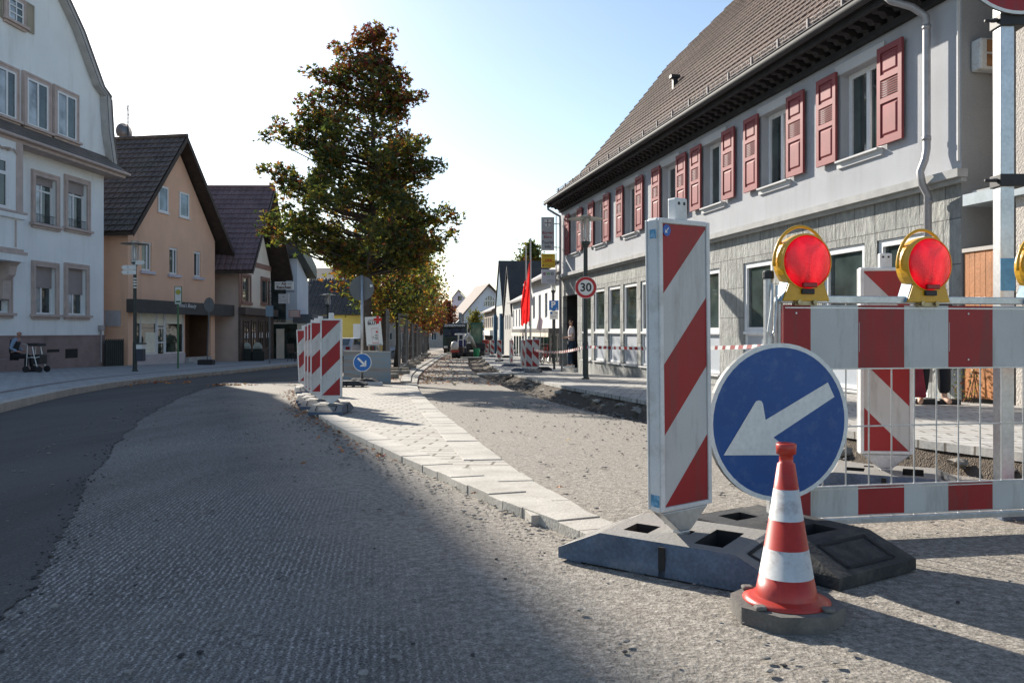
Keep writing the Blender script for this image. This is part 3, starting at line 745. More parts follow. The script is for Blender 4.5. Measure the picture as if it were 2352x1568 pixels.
for a, b in wins_up:
    w_ = window(FR, hall, a, b, ZU0, ZU1, .20, (M_WHITE, M_GLASS), w=.085, mull=(.5,))
    shutter(FR, hall, a - .60, a - .02, ZU0 + .01, ZU1 + .06); shutter(FR, hall, b + .02, b + .60, ZU0 + .01, ZU1 + .06)
    m = FR.mb(); m.bx(a - .12, b + .12, .001, .035, ZU1, ZU1 + .17); build_under(m, "lintel", M_TRIM, w_, hall)
    m = FR.mb(); m.bx(a - .03, b + .03, -.15, .10, ZU0 - .03, ZU0 - .0); m.bx(a - .06, b + .06, .001, .04, ZU0 - .12, ZU0 - .031); build_under(m, "sill", M_TRIM, w_, hall)
for a, b in lows:
    m = FR.mb(); za, zm, zb = ZB, .79, 2.22
    frame_boxes(m, a + .002, b - .002, zm + .004, zb - .004, -.14, -.05, .10, 0, ()); frame_boxes(m, a + .002, b - .002, za, zm, -.14, -.07, .07, 0, ())
    m.bx(a + .002, b - .002, -.13, -.02, zm - .04, zm + .02)
    w_ = m.build("window", M_WHITE, hall)
    m = FR.mb(); m.bx(a + .05, b - .05, -.12, -.10, zm + .05, zb - .05); build_under(m, "pane", M_GLASS, w_, hall)
    m = FR.mb(); m.bx(a + .05, b - .05, -.125, -.09, za + .03, zm - .045); build_under(m, "lower_panel", M_PANEL, w_, hall)
    m = FR.mb(); m.bx(a - .03, b + .03, -.10, .035, za - .05, za - .015); build_under(m, "sill", M_TRIM, w_, hall)
# downpipe
up_ = FR.U(2127, .16)
m = FR.mb(); m.tube([(up_ + .35, .58, 5.62), (up_ + .28, .5, 5.5), (up_ + .1, .3, 5.36), (up_, .16, 5.2), (up_, .15, 5.0), (up_, .15, 3.35), (up_ - .0, .18, 3.2), (up_ - .02, .27, 3.02), (up_, .22, 2.86), (up_, .13, 2.7), (up_, .12, .1)], .052, 12)
for z in (5.05, 3.5, 2.62): m.lathe([(.06, -.03), (.06, .03)], (up_, .15 if z > 3 else .12, z), 12)
m.build("downpipe", M_PIPE, hall, smooth=True)
m = FR.mb(); ua = 32.15; m.tube([(ua, .6, 5.64), (ua, .56, 5.45), (ua, .3, 5.3), (ua, .1, 5.2), (ua, .09, 5.0), (ua, .09, -.5)], .045, 10); m.build("downpipe", M_PIPE, hall, smooth=True)
m = FR.mb(); m.bx(u0 + .02, u0 + .05, .001, .035, 3.1, 5.3); m.build("corner_strip", M_TRIM, hall)

# ---------------- passage and neighbour at the right edge
def loc_u(u, o, z): return FR.w((u, o, z))
ug0, ug1 = 10.42 * FR.n, u0 - .03
gate = thing("wooden_gate", loc_u(ug0, 0, gr(10.6)), "orange brown board gate closing the passage beside the grey house", "gate")
m = FR.mb(); nb_ = 7; zt, zb = 1.86, gr(10.7) + .06
for i in range(nb_):
    a = ug0 + (ug1 - ug0) * i / nb_; m.bx(a + .003, a + (ug1 - ug0) / nb_ - .003, -.05, -.02 + (i % 2) * .002, zb, zt)
m.build("boards", mat("gate_wood", (.42, .17, .06), .55, .16, 3, 30, .15, bump=.003, bscale=30), gate)
m = FR.mb(); m.bx(ug0, ug1, -.09, -.052, zb + .1, zb + .18); m.build("lower_rail", M_DARKW, gate)
m = FR.mb(); m.bx(ug0 - .03, ug1 + .02, -.07, .0, zt, zt + .05); m.build("gate_rail", mat("weathered_rail", (.48, .44, .40), .7), gate)
nb = thing("beige_house", loc_u(9.5, 0, gr(9.5)), "rough plastered beige house beyond the orange gate at the right edge", "building")
m = FR.mb(); m.bx(3.0, 10.40, -9, -.0, -.6, 6.4); m.build("wall", mat("rough_beige_plaster", (.52, .47, .42), .95, .08, 2, 60, .1, bump=.02, bscale=45), nb)
m = FR.mb(); m.bx(10.42, 14, -3.4, -1.55, -.6, 6.0); m.build("rear_wall", mat("cream_plaster", (.42, .38, .31), .9, .1, 1), nb)
m = FR.mb(); m.bx(9.2, 11.18, -1.3, .10, 2.46, 2.61, 0); cn = m.build("canopy", mat("canopy_sheet", (.33, .38, .41), .6, .15, 4), nb)
m = FR.mb(); m.bx(9.3, 11.1, -1.2, .02, 2.612, 2.65); build_under(m, "canopy_flashing", M_LEDGE, cn, nb)
m = FR.mb(); m.tube([(10.46, -.15, 5.6), (10.46, -.12, 5.2), (10.46, .04, 5.05), (10.44, .08, 4.9), (10.3, .08, 4.6)], .055, 10); m.build("downpipe", M_PIPE, nb, smooth=True)
m = FR.mb(); m.poly([(3, .3, 6.38), (11.0, .3, 6.38), (11.0, -5, 9), (3, -5, 9)]); m.bx(3, 11.0, .15, .35, 6.2, 6.37); m.build("roof", M_TILER, nb)
bx_ = thing("fan_cover", loc_u(u0 - .02, -.28, 4.5), "small white metal box with rusty panels on the shaded end wall", "box")
m = FR.mb(); m.bx(u0 - .2, u0 - .012, -.47, -.13, 4.28, 4.70); m.build("housing", mat("chipped_white", (.55, .56, .55), .6, .1, 8, dirt=(.25, .12, .05), dirt_amt=.8, dirt_scale=9), bx_, bevel=.03)
m = FR.mb()
for z in (4.32, 4.51): m.bx(u0 - .208, u0 - .199, -.42, -.22, z, z + .16)
m.build("rusty_panel", mat("rust", (.24, .12, .055), .9, .35, 12), bx_)

# ---------------- big white gabled house (left)
FW = Fac(1336, -20.36)
M_WPL = mat("white_plaster", (.82, .85, .85), .9, .05, .8, 130, .05, bump=.005, bscale=140, dirt=(.50, .51, .48), dirt_amt=.5, dirt_scale=1.5, streak=(1, 1, .14))
M_SAND = mat("sandstone_trim", (.50, .41, .37), .85, .12, 3, 50, .08)
M_PLINTH = mat("plinth_plaster", (.27, .20, .19), .92, .18, 1.4, 60, .12, bump=.006, bscale=90, dirt=(.13, .13, .10), dirt_amt=.8, dirt_scale=.9)
M_BLIND = mat("roller_blind", (.30, .26, .25), .7, .06, 5)
M_TILED = mat("dark_roof_tile", (.105, .082, .070), .55, .3, 1.2, 18, .25, dirt=(.055, .075, .04), dirt_amt=.5, dirt_scale=1.0)
M_CURT = mat("net_curtain", (.55, .58, .62), .8, .1, 3)
ua, ub = 18 * FW.n, 35.2 * FW.n
wh = thing("white_house", FW.w((ub, 0, g(35) + .1)), "tall white three storey house with curved gable and sandstone window surrounds", "building")
def rect(fac, x0, x1, y0, y1, inset=0.0, o=0.0):
    a, b = fac.U(x0, o), fac.U(x1, o); xm = (x0 + x1) / 2
    return (a + inset, b - inset, fac.Z(xm, y1, o) + inset, fac.Z(xm, y0, o) - inset)
low_w = [rect(FW, *q) for q in ((71, 133, 601, 733), (146, 202.5, 606, 734), (-36, 26, 588, 730))]
upp_w = [rect(FW, *q) for q in ((70.5, 134.6, 397, 527), (146, 205, 408, 536))]
gab_w = [rect(FW, *q) for q in ((48.7, 112.8, 176, 306), (119, 177, 206, 328), (-22, 40, 146, 280))]
att_w = [rect(FW, 6, 56, -12, 62)]
S = .2
holes = [(a + S, b - S, c + S * .9, d - S) for a, b, c, d in low_w + upp_w]
ZT = 8.2
m = FW.mb(); wall_grid(m, ua, ub, .66, ZT, holes, 0, .25); m.poly([(ub, 0, .66), (ub, -11, .66), (ub, -11, ZT), (ub, 0, ZT)]); m.poly([(ua, 0, .66), (ua, -11, .66), (ua, -11, ZT), (ua, 0, ZT)])
m.build("wall", M_WPL, wh)
m = FW.mb(); m.bx(ua - .03, ub + .04, -11, .04, -1.6, .62); m.bx(ua - .05, ub + .07, -.3, .065, .62, .67); m.build("plinth", M_PLINTH, wh)
k_ = FW.n
out_ = [(35.8, 8.0), (35.45, 9.3), (35.3, 10.72), (35.34, 10.78), (34.8, 11.06), (33.4, 12.9), (32.5, 13.75), (29.8, 15.75), (27.2, 17.6), (24.6, 15.75), (21.9, 13.75), (21.0, 12.9), (19.6, 11.06), (19.0, 10.75), (18.9, 9.3), (18.6, 8.0)]
gp = [(y * k_, z) for y, z in out_]
def strip_wall(mb, pts, o, thick):
    """gable panel: horizontal slices between the left and right outline"""
    zs = sorted({round(z, 3) for _, z in pts}); um = sum(p[0] for p in pts) / len(pts)
    half = len(pts) // 2
    def side(ps, z):
        for (a, za), (b, zb) in zip(ps, ps[1:]):
            lo, hi = min(za, zb), max(za, zb)
            if lo <= z <= hi and hi > lo: return a + (b - a) * (z - za) / (zb - za)
        return ps[-1][0]
    rt, lt = pts[:half + 1], pts[half:][::-1]
    for z0, z1 in zip(zs, zs[1:]):
        q = [(side(lt, z0), z0), (side(rt, z0 + 1e-4), z0), (side(rt, z1 - 1e-4), z1), (side(lt, z1 - 1e-4), z1)]
        mb.add([(a, o, z) for a, z in q] + [(a, o - thick, z) for a, z in q], [(0, 1, 2, 3), (7, 6, 5, 4)])
m = FW.mb(); strip_wall(m, gp, 0.0, .3)
m.build("gable", M_WPL, wh)
m = FW.mb()
for (a, za), (b, zb) in zip(gp, gp[1:]):
    d = Vector((b - a, zb - za)).normalized(); nrm = Vector((d.y, -d.x))
    if nrm.y < 0 and abs(d.x) > .3: nrm = -nrm
    if abs(d.x) <= .3: nrm = Vector((1 if a > 27 * k_ else -1, 0)) 
    p, q = Vector((a, za)), Vector((b, zb)); i0, i1 = p + nrm * .10, q + nrm * .10; j0, j1 = p - nrm * .02, q - nrm * .02
    m.add([(i0.x, .28, i0.y), (i1.x, .28, i1.y), (i1.x, -12, i1.y), (i0.x, -12, i0.y), (j0.x, .28, j0.y), (j1.x, .28, j1.y), (j1.x, -12, j1.y), (j0.x, -12, j0.y)],
          [(0, 1, 2, 3), (4, 7, 6, 5), (0, 4, 5, 1), (2, 6, 7, 3), (1, 5, 6, 2), (3, 7, 4, 0)])
m.build("roof", M_TILED, wh)
m = FW.mb(); um_ = 27.2 * k_
for (a, za), (b, zb) in zip(gp, gp[1:]):
    s0 = .40 if abs(a - um_) > .5 else 0; s1 = .40 if abs(b - um_) > .5 else 0
    sg = 1 if (a + b) / 2 > um_ else -1
    m.add([(a, .27, za), (b, .27, zb), (b - sg * s1, .27, zb - .02), (a - sg * s0, .27, za - .02), (a, 0.0, za), (b, 0.0, zb), (b - sg * s1, .01, zb - .02), (a - sg * s0, .01, za - .02)],
          [(0, 1, 2, 3), (3, 2, 6, 7), (0, 4, 5, 1)])
m.build("verge_board", mat("pale_verge", (.44, .42, .40), .8, .1, 3), wh)
m = FW.mb(); m.tube([(a - .34 * (1 if a > um_ else -1), .31, z) for a, z in gp[:8]], .012, 5); m.build("lightning_wire", M_BLACK, wh)
# tiled skirt roof between the storeys
m = FW.mb(); roofp = [(.72, 7.62), (.40, 7.95), (.0, 8.3)]
for (o0, z0), (o1, z1) in zip(roofp, roofp[1:]):
    nrow = 3
    for r_ in range(nrow):
        f0, f1 = r_ / nrow, (r_ + 1) / nrow
        A = (o0 + (o1 - o0) * f0, z0 + (z1 - z0) * f0); B = (o0 + (o1 - o0) * f1, z0 + (z1 - z0) * f1)
        m.add([(ua, A[0], A[1] + .03), (ub + A[0], A[0], A[1] + .03), (ub + B[0], B[0], B[1]), (ua, B[0], B[1]), (ua, A[0], A[1]), (ub + A[0], A[0], A[1])], [(0, 1, 2, 3), (4, 5, 1, 0)])
        m.add([(ub + A[0], A[0], A[1] + .03), (ub + A[0], -11, A[1] + .03), (ub + B[0], -11, B[1]), (ub + B[0], B[0], B[1])], [(0, 1, 2, 3)])
pr1 = m.build("skirt_roof", M_TILED, wh)
m = FW.mb(); m.bx(ua, ub + .62, .0, .62, 7.42, 7.52); m.bx(ub + .0, ub + .62, -11, 0, 7.42, 7.52); m.tube([(ua, .74, 7.6), (ub + .74, .74, 7.6)], .06, 8); m.tube([(ub + .74, .74, 7.6), (ub + .74, -8, 7.6)], .06, 8)
m.add([(ua, .62, 7.521), (ub + .62, .62, 7.521), (ub + .74, .74, 7.6), (ua, .74, 7.6)], [(0, 1, 2, 3)])
m.build("soffit", M_SAND, wh)
def surround(fac, parent, r, w, o1, sill=True, inner=True, mull=(.5,), trans=(), depth=.2, blind=0, flush=False, rail=False, fw=.07):
    a, b, c, d = r; m = fac.mb()
    m.bx(a, a + w, .001, o1, c + w * .9, d); m.bx(b - w, b, .001, o1, c + w * .9, d); m.bx(a + w, b - w, .001, o1, d - w, d)
    m.bx(a - .08, b + .08, .001, o1 + .10, c + w * .45, c + w * .9); m.bx(a, b, .001, o1 + .02, c, c + w * .44)
    m.bx(a + w * .1, a + w * .4, o1, o1 + .02, c + w * .9, d - w * .1); m.bx(b - w * .4, b - w * .1, o1, o1 + .02, c + w * .9, d - w * .1); m.bx(a + w * .4, b - w * .4, o1, o1 + .02, d - w * .4, d - w * .1)
    h = (a + w, b - w, c + w * .9, d - w)
    dp = -.06 if flush else depth
    wn_ = window(fac, parent, *h, dp, (M_WHITE, M_GLASS), w=fw, mull=mull, trans=trans, blind=blind, bmat=M_BLIND)
    build_under(m, "surround", M_SAND, wn_, parent)
    if rail:
        q = fac.mb()
        for zz in (h[2] + .06, h[2] + .36): q.tube([(h[0], -.02, zz), (h[1], -.02, zz)], .012, 5)
        x = h[0] + .05
        while x < h[1]: q.tube([(x, -.02, h[2] + .06), (x, -.02, h[2] + .36)], .007, 4, cap=False); x += .08
        build_under(q, "railing", M_BLACK, wn_, parent)
    q = fac.mb(); um = (h[0] + h[1]) / 2
    q.bx(h[0] + .08, um - .05, -dp + .0205, -dp + .024, h[2] + .06, h[3] - .1)
    build_under(q, "curtain", glass("curtained_glass", (.30, .34, .37), .08), wn_, parent)
    return wn_
for i, r in enumerate(low_w): surround(FW, wh, r, S, .07, blind=(.44, .55, .5)[i])
for i, r in enumerate(upp_w): surround(FW, wh, r, S, .07, blind=(.16, .24)[i], trans=(.72,), rail=True)
for r in gab_w: surround(FW, wh, r, S, .10, flush=True)
for r in att_w:
    surround(FW, wh, r, S, .08, flush=True, trans=(.35, .68), fw=.04)
    for s_ in (r[0] - .48, r[1] + .06):
        m = FW.mb(); frame_boxes(m, s_, s_ + .42, r[2] + .1, r[3], .02, .06, .07, 0); m.bx(s_ + .05, s_ + .37, .02, .045, r[2] + .15, r[3] - .05); m.build("shutter", mat("beige_shutter", (.33, .29, .22), .7), wh)
# oriel on its bracket at the left edge
oa, ob = FW.U(-120, .6), FW.U(36, .6) + .35
m = FW.mb(); m.bx(oa, ob, .0, .6, 3.35, 7.42); m.bx(oa - .06, ob + .10, .0, .70, 4.75, 4.92); m.bx(oa - .06, ob + .10, .0, .70, 3.25, 3.5)
m.build("oriel", M_WPL, wh)
m = FW.mb(); m.bx(oa - .08, ob + .12, .0, .72, 4.93, 5.0); m.bx(oa - .08, ob + .12, 0, .72, 3.501, 3.6); m.bx(oa - .02, ob + .03, 0, .63, 3.6, 3.7); m.bx(ob - .34, ob + .015, .0, .615, 5.0, 7.4); m.bx(ob - .40, ob - .35, .6, .64, 3.75, 4.7)
pts = [(0, 1.9), (.18, 1.95), (.22, 2.6), (.40, 2.8), (.46, 3.1), (.60, 3.25), (0, 3.25)]
m.add([(u, o, z) for u in (ob - .45, ob - .08) for o, z in pts], [list(range(7)), list(range(13, 6, -1))] + [(k, (k + 1) % 7, 7 + (k + 1) % 7, 7 + k) for k in range(7)])
m.build("oriel_trim", M_SAND, wh)
rr_ = (FW.U(-90, .6), FW.U(16, .6), 5.0, 6.75)
m = FW.mb(); frame_boxes(m, *rr_, .601, .66, .12, 0, (.5,), (.7,)); w_ = m.build("window", M_WHITE, wh); m = FW.mb(); m.bx(rr_[0] + .05, rr_[1] - .05, .602, .62, rr_[2] + .05, rr_[3] - .05); build_under(m, "pane", M_GLASS, w_, wh)
m = FW.mb(); m.lathe([(.05, 0), (.12, .02), (.15, .06)], (ob - .9, .66, 7.05), 10)
for q in (-1, 1): m.tube([(ob - .9 + q * .12, .63, 7.05), (ob - .9 + q * .4, .63, 7.14), (ob - .9 + q * .6, .63, 7.0)], .04, 6)
m.build("stucco_garland", M_SAND, wh)
for (x0, x1, y0, y1) in ((188, 237, 803, 808), (261, 308, 802, 840)): pass
m = FW.mb(); a, b, c, d = rect(FW, 108, 136, 802, 808.5, 0, .04); m.bx(a, b, .041, .05, c, d); a, b, c, d = rect(FW, 150, 178, 801, 822, 0, .04); m.bx(a, b, .041, .05, c, d); m.build("cellar_window", M_VOID, wh)
m = FW.mb(); a, b, c, d = rect(FW, 225, 233, 763, 776, 0); m.bx(a, b, .001, .15, c + .3, d + .3); m.tube([((a + b) / 2, .06, c + .3), ((a + b) / 2, .06, -.5)], .04, 6); m.build("meter_box", M_PIPE, wh)
ledge_ = MB(FW.w); la, lb = FW.U(-150, .3), FW.U(64, .3)
ledge_.bx(la, lb, .07, .55, -1.2, g(29) + .125 + .46)
tag(ledge_.build("stone_bench", M_PLINTH, None, bevel=.03), "low mossy stone bench along the foot of the white house", "bench")

# ---------------- generic gable house with its gable to the street
def gable_roof(fac, root, ul, zl, um, zt, ur, zr, of, ob_, tile, wood, pu=.3, row=.36, th=.16, amp=.03, cutl=None):
    m = fac.mb()
    for (a, za) in ((ul, zl), (ur, zr)):
        q = [(a, za), (um, zt), (um, zt - th), (a, za - th)]
        m.add([(u, of, z) for u, z in q] + [(u, -ob_, z) for u, z in q], [(0, 1, 2, 3), (7, 6, 5, 4), (0, 4, 5, 1), (3, 2, 6, 7), (0, 3, 7, 4)])
    m.build("roof_slab", wood, root)
    m = MB()
    for a, za, e in ((ul, zl, -1), (ur, zr, 1)):
        L = of + ob_; p0 = fac.w((a - (-e) * .04, of, za - .0))
        d = fac.w((um, of, zt)) - fac.w((a, of, za))
        roof_tiles(m, p0 + Vector((0, 0, .035)), -fac.out, L, [Vector((0, 0, 0)), d], pu=pu, amp=amp, lift=.04, row=row, seg=5)
    m.tube([fac.w((um, of + .02, zt + .08)), fac.w((um, -ob_, zt + .08))], .11, 8)
    m.build("roof", tile, root, smooth=False)
    m = fac.mb()
    for (a, za) in ((ul, zl), (ur, zr)):
        q = [(a, za + .05), (um, zt + .07), (um, zt - th - .06), (a, za - th - .06)]
        m.add([(u, of + .004, z) for u, z in q] + [(u, of + .04, z) for u, z in q], [(0, 1, 2, 3), (7, 6, 5, 4), (0, 4, 5, 1), (3, 2, 6, 7), (0, 3, 7, 4), (1, 5, 6, 2)])
    return m.build("bargeboard", wood, root)
def gable_walls(fac, root, ua, ub, zb, ze, um, zt, depth, holes, wm, ghole=(), side=None, dr=.14):
    m = fac.mb(); wall_grid(m, ua, ub, zb, ze, holes, 0, dr)
    m.poly([(ua, 0, ze), (ub, 0, ze), (um, 0, zt)]); m.poly([(ub, 0, zb), (ub, -depth, zb), (ub, -depth, ze), (ub, 0, ze)]); m.poly([(ua, -depth, zb), (ub, -depth, zb), (ub, -depth, ze), (um, -depth, zt), (ua, -depth, ze)])
    if side is None: m.poly([(ua, 0, zb), (ua, -depth, zb), (ua, -depth, ze), (ua, 0, ze)])
    return m.build("wall", wm, root)

# ---------------- peach house with the shop
FP = Fac(1500, -23.17)
M_PEACH = mat("peach_plaster", (.78, .49, .34), .92, .06, .9, 110, .06, bump=.004, bscale=120, dirt=(.52, .33, .23), dirt_amt=.5, dirt_scale=1.5, streak=(1, 1, .15))
M_WOOD = mat("dark_wood", (.05, .035, .028), .7, .3, 4)
ua, ub = FP.U(294), FP.U(493.5); um = (ua + ub) / 2
ph = thing("peach_house", FP.w((um, 0, g(40) + .1)), "peach gabled house with dark tiled roof above a beauty shop", "building")
pw1 = [rect(FP, *q) for q in ((325.5, 348.5, 556, 622), (389, 408.5, 569, 630), (446, 461.5, 578, 636))]
pw2 = [rect(FP, *q) for q in ((362, 385, 428, 488), (411, 433, 443, 500))]
shop = (FP.U(314), FP.U(423.7), FP.Z(370, 812), FP.Z(370, 709)); ent = (FP.U(425), FP.U(484), g(42) + .42, FP.Z(450, 716))
ze, zt = 5.6, 9.95
gable_walls(FP, ph, ua, ub, -1.5, ze, um, zt, 10, pw1 + [shop, ent], M_PEACH)
gable_roof(FP, ph, ua - .55, 5.15, um, 10.2, ub + .85, 5.05, .62, 10, M_TILED, M_WOOD, pu=.33, row=.36)
for r in pw1:
    w_ = window(FP, ph, *r, .12, (M_WHITE, M_GLASS), w=.08, mull=(.62,), blind=.09, bmat=M_WHITE)
    m = FP.mb(); m.bx(r[0] - .15, r[1] + .15, .001, .12, r[2] - .14, r[2] - .01); build_under(m, "sill", mat("pale_sill", (.56, .53, .58), .8), w_, ph)
for r in pw2:
    m = FP.mb(); frame_boxes(m, *r, .001, .045, .09, 0, (), ()); w_ = m.build("window", M_WHITE, ph)
    m = FP.mb(); m.bx(r[0] + .04, r[1] - .04, .002, .02, r[2] + .04, r[3] - .04); build_under(m, "pane", glass("blue_pane", (.16, .22, .27), .05), w_, ph)
    m = FP.mb(); m.bx(r[0] - .05, r[1] + .1, .001, .08, r[2] - .05, r[2] - .002); build_under(m, "sill", M_WHITE, w_, ph)
m = FP.mb(); c, d = shop[2], shop[3]; U_ = FP.U
for x0, x1 in ((314, 361.8), (382, 423.7)): frame_boxes(m, U_(x0), U_(x1), c, d, -.12, -.05, .05, 0, (.24,) if x0 < 330 else ())
frame_boxes(m, U_(363), U_(381), c - .15, d, -.12, -.05, .06, 0, (), (.60, .30))
w_ = m.build("shop_window", M_WHITE, ph)
m = FP.mb(); m.bx(shop[0] + .02, shop[1] - .02, -.115, -.10, c + .01, d - .01); build_under(m, "pane", M_GLASSR, w_, ph)
zc = FP.Z(370, 743)
m = FP.mb(); m.bx(shop[0] + .06, U_(360.5), -.098, -.09, zc, d - .06); m.bx(U_(384), shop[1] - .06, -.098, -.09, zc, d - .06); m.bx(U_(365), U_(379), -.098, -.09, zc - .1, d - .08)
m.bx(U_(338), U_(360.5), -.098, -.09, c + .06, c + 1.0)
build_under(m, "blind_and_reflection", mat("cream_reflection", (.80, .76, .62), .8, .1, 2), w_, ph)  # blinds and the bright window reflection, both put into cream panels
m = FP.mb(); m.bx(shop[0], shop[1], -.02, .05, c - .22, c - .005); m.bx(shop[0], shop[1], -.03, .03, -1.4, c - .22); m.build("shop_base", mat("shop_base_paint", (.50, .45, .46), .8), ph)
m = FP.mb(); a, b, c, d = ent; m.poly([(a, -1.2, c), (b, -1.2, c), (b, -1.2, d), (a, -1.2, d)]); m.poly([(a, -.14, c), (a, -1.2, c), (a, -1.2, d), (a, -.14, d)]); m.poly([(b, -.14, c), (b, -1.2, c), (b, -1.2, d), (b, -.14, d)]); m.poly([(a, -.14, d), (b, -.14, d), (b, -1.2, d), (a, -1.2, d)])
m.poly([(a, 0, c), (b, 0, c), (b, -1.2, c), (a, -1.2, c)])
m.build("entrance", mat("brown_entrance", (.13, .07, .04), .8), ph)
m = FP.mb(); m.bx(a + .1, a + .9, -1.19, -1.1, c, c + 2.0); m.build("door", M_VOID, ph)
m = FP.mb(); m.bx(a, b - .3, .0, .45, -1.3, c - .20); m.bx(a, b - .3, .0, .22, c - .199, c - .01); m.build("steps", M_LEDGE, ph)
m = FP.mb(); m.bx(ua - .12, FP.U(522), .001, .42, FP.Z(400, 720.5, .4), FP.Z(400, 692, .4)); m.build("shop_fascia", mat("fascia_dark", (.07, .066, .062), .7), ph)
m = MB(); add_text(m, "Emma's Beauty", FP.w((FP.U(428, .42), .43, FP.Z(428, 702, .42))), FP.t, (0, 0, 1), .28, bold=.0, shear=.35); m.build("shop_lettering", M_WHITE, ph)
def on_side(fac, u, o0, o1, z0, z1, th=.06):
    m = fac.mb(); m.bx(u - th, u - .002, o0, o1, z0, z1); return m
m = on_side(FP, ua, -1.1, -.35, 1.05, 1.75); tag(m.build("wall_cabinet", mat("cabinet_grey", (.42, .42, .45), .6)), "pale square cabinet on the shaded side of the peach house", "cabinet")
m = FP.mb(); m.bx(ua - 1.5, ua - .3, -.05, .0, -1.2, .45)
for k in range(9): m.bx(ua - 1.5 + k * .14, ua - 1.46 + k * .14, .001, .03, -1.2, .5)
tag(m.build("yard_gate", mat("gate_green_black", (.035, .045, .042), .6)), "dark metal gate between the white house and the peach house", "gate")
dm = thing("roof_antenna", FP.w((um - .05, -3.0, 10.2)), "satellite dish and rod antenna on the ridge of the peach house", "antenna")
A0 = P(294, 321, 42); 
m = MB(); m.tube([A0 + Vector((0, 0, -.3)), P(294, 240, 42)], .03, 6)
for k in range(6):
    yv = 236 + k * 9; w = .42 - k * .02; c = P(291 + (k * .6), yv, 42); m.tube([c + Vector((-w, .1, 0)), c + Vector((w, -.1, 0))], .008, 4)
m.tube([P(288, 234, 42), P(296, 266, 42)], .01, 4)
m.build("mast", M_BLACK, dm)
m = MB(); c = P(285, 304, 41.9); prof_ = [(.0, .10), (.2, .085), (.36, .04), (.46, 0)]
m.lathe(prof_, (0, 0, 0), 20, axis='Y')
for v in m.v: v.x, v.y, v.z = v.x * 1.0, v.y, v.z * 1.0
rot = Matrix.Rotation(R(58), 3, 'Z')
m.v = [rot @ v + c for v in m.v]
m.tube([c + Vector((-.0, -.1, -.4)), c + Vector((-.75, -.45, -.25))], .012, 5); m.bx(c.x - .85, c.x - .72, c.y - .52, c.y - .42, c.z - .31, c.z - .18)
m.build("dish", mat("dish_grey", (.30, .28, .28), .6), dm, smooth=True)

# ---------------- cream pub with the plum tiled roof
FB = Fac(1150, -14.27)
M_CREAM = mat("cream_wall", (.78, .69, .57), .92, .06, 1.0, 90, .05, bump=.003)
M_TILEP = mat("plum_roof_tile", (.17, .112, .112), .6, .2, 1.2, 14, .2, dirt=(.08, .06, .07), dirt_amt=.5)
M_BROWNT = mat("brown_trim", (.30, .17, .13), .85, .1, 3)
ua, ub = FB.U(548), FB.U(621.5); um = (ua + ub) / 2
pbh = thing("pub_house", FB.w((um, 0, g(48) + .1)), "cream gabled pub with plum coloured tiled roof and dark wooden ground floor", "building")
w1 = [rect(FB, 555.7, 574, 634, 694), rect(FB, 600, 617, 642, 697)]
gable_walls(FB, pbh, ua, ub, -1.6, 4.6, um, 8.4, 11, w1, M_CREAM, side=1)
gable_roof(FB, pbh, ua - 1.15, 4.05, um, 9.15, ub + 1.0, 4.2, 1.1, 11.5, M_TILEP, M_WOOD, pu=.33, row=.40)
for r in w1:
    w_ = window(FB, pbh, *r, .12, (M_BROWNT, M_GLASS), w=.09, mull=())
    m = FB.mb(); a, b, c, d = r; m.bx(a - .16, a, .001, .05, c, d + .14); m.bx(b, b + .16, .001, .05, c, d + .14); m.bx(a, b, .001, .05, d, d + .14); m.bx(a - .2, b + .2, .001, .12, c - .14, c); build_under(m, "surround", M_BROWNT, w_, pbh)
m = FB.mb(); m.bx(ua - .02, ub + .02, .001, .03, 4.55, 4.85); m.bx(ua - .01, ua + .35, .001, .03, 2.1, 4.55); m.build("timber_band", M_BROWNT, pbh)
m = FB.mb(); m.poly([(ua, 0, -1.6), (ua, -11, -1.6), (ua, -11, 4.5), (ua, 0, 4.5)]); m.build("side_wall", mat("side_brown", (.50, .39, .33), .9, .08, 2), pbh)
m = FB.mb(); m.bx(ua - .05, ua - .002, -2.6, -1.4, 0.9, 4.2); m.bx(ua - .05, ua - .002, -2.6, -1.3, -.6, .85); m.build("side_panel", M_CREAM, pbh)
m = FB.mb(); m.bx(ua - .06, ub + .3, .002, .40, 1.75, 2.15); m.bx(ua - .05, ub + .25, .002, .12, -1.6, 1.75); m.build("pub_front", mat("pub_wood", (.085, .06, .05), .6, .3, 3), pbh)
for k in range(4):
    a = ua + .45 + k * 1.4; m = FB.mb(); frame_boxes(m, a, a + .9, -.2, 1.45, .121, .17, .07, 0, (.5,), (.6,)); w_ = m.build("window", mat("pub_frame", (.10, .06, .04), .6), pbh)
    m = FB.mb(); m.bx(a + .04, a + .86, .122, .14, -.16, 1.4); build_under(m, "pane", M_GLASS, w_, pbh)
    for q in (.1, .62): m = FB.mb(); m.bx(a + q, a + q + .18, .1405, .144, .45, .8); build_under(m, "sticker", M_WHITE, w_, pbh)

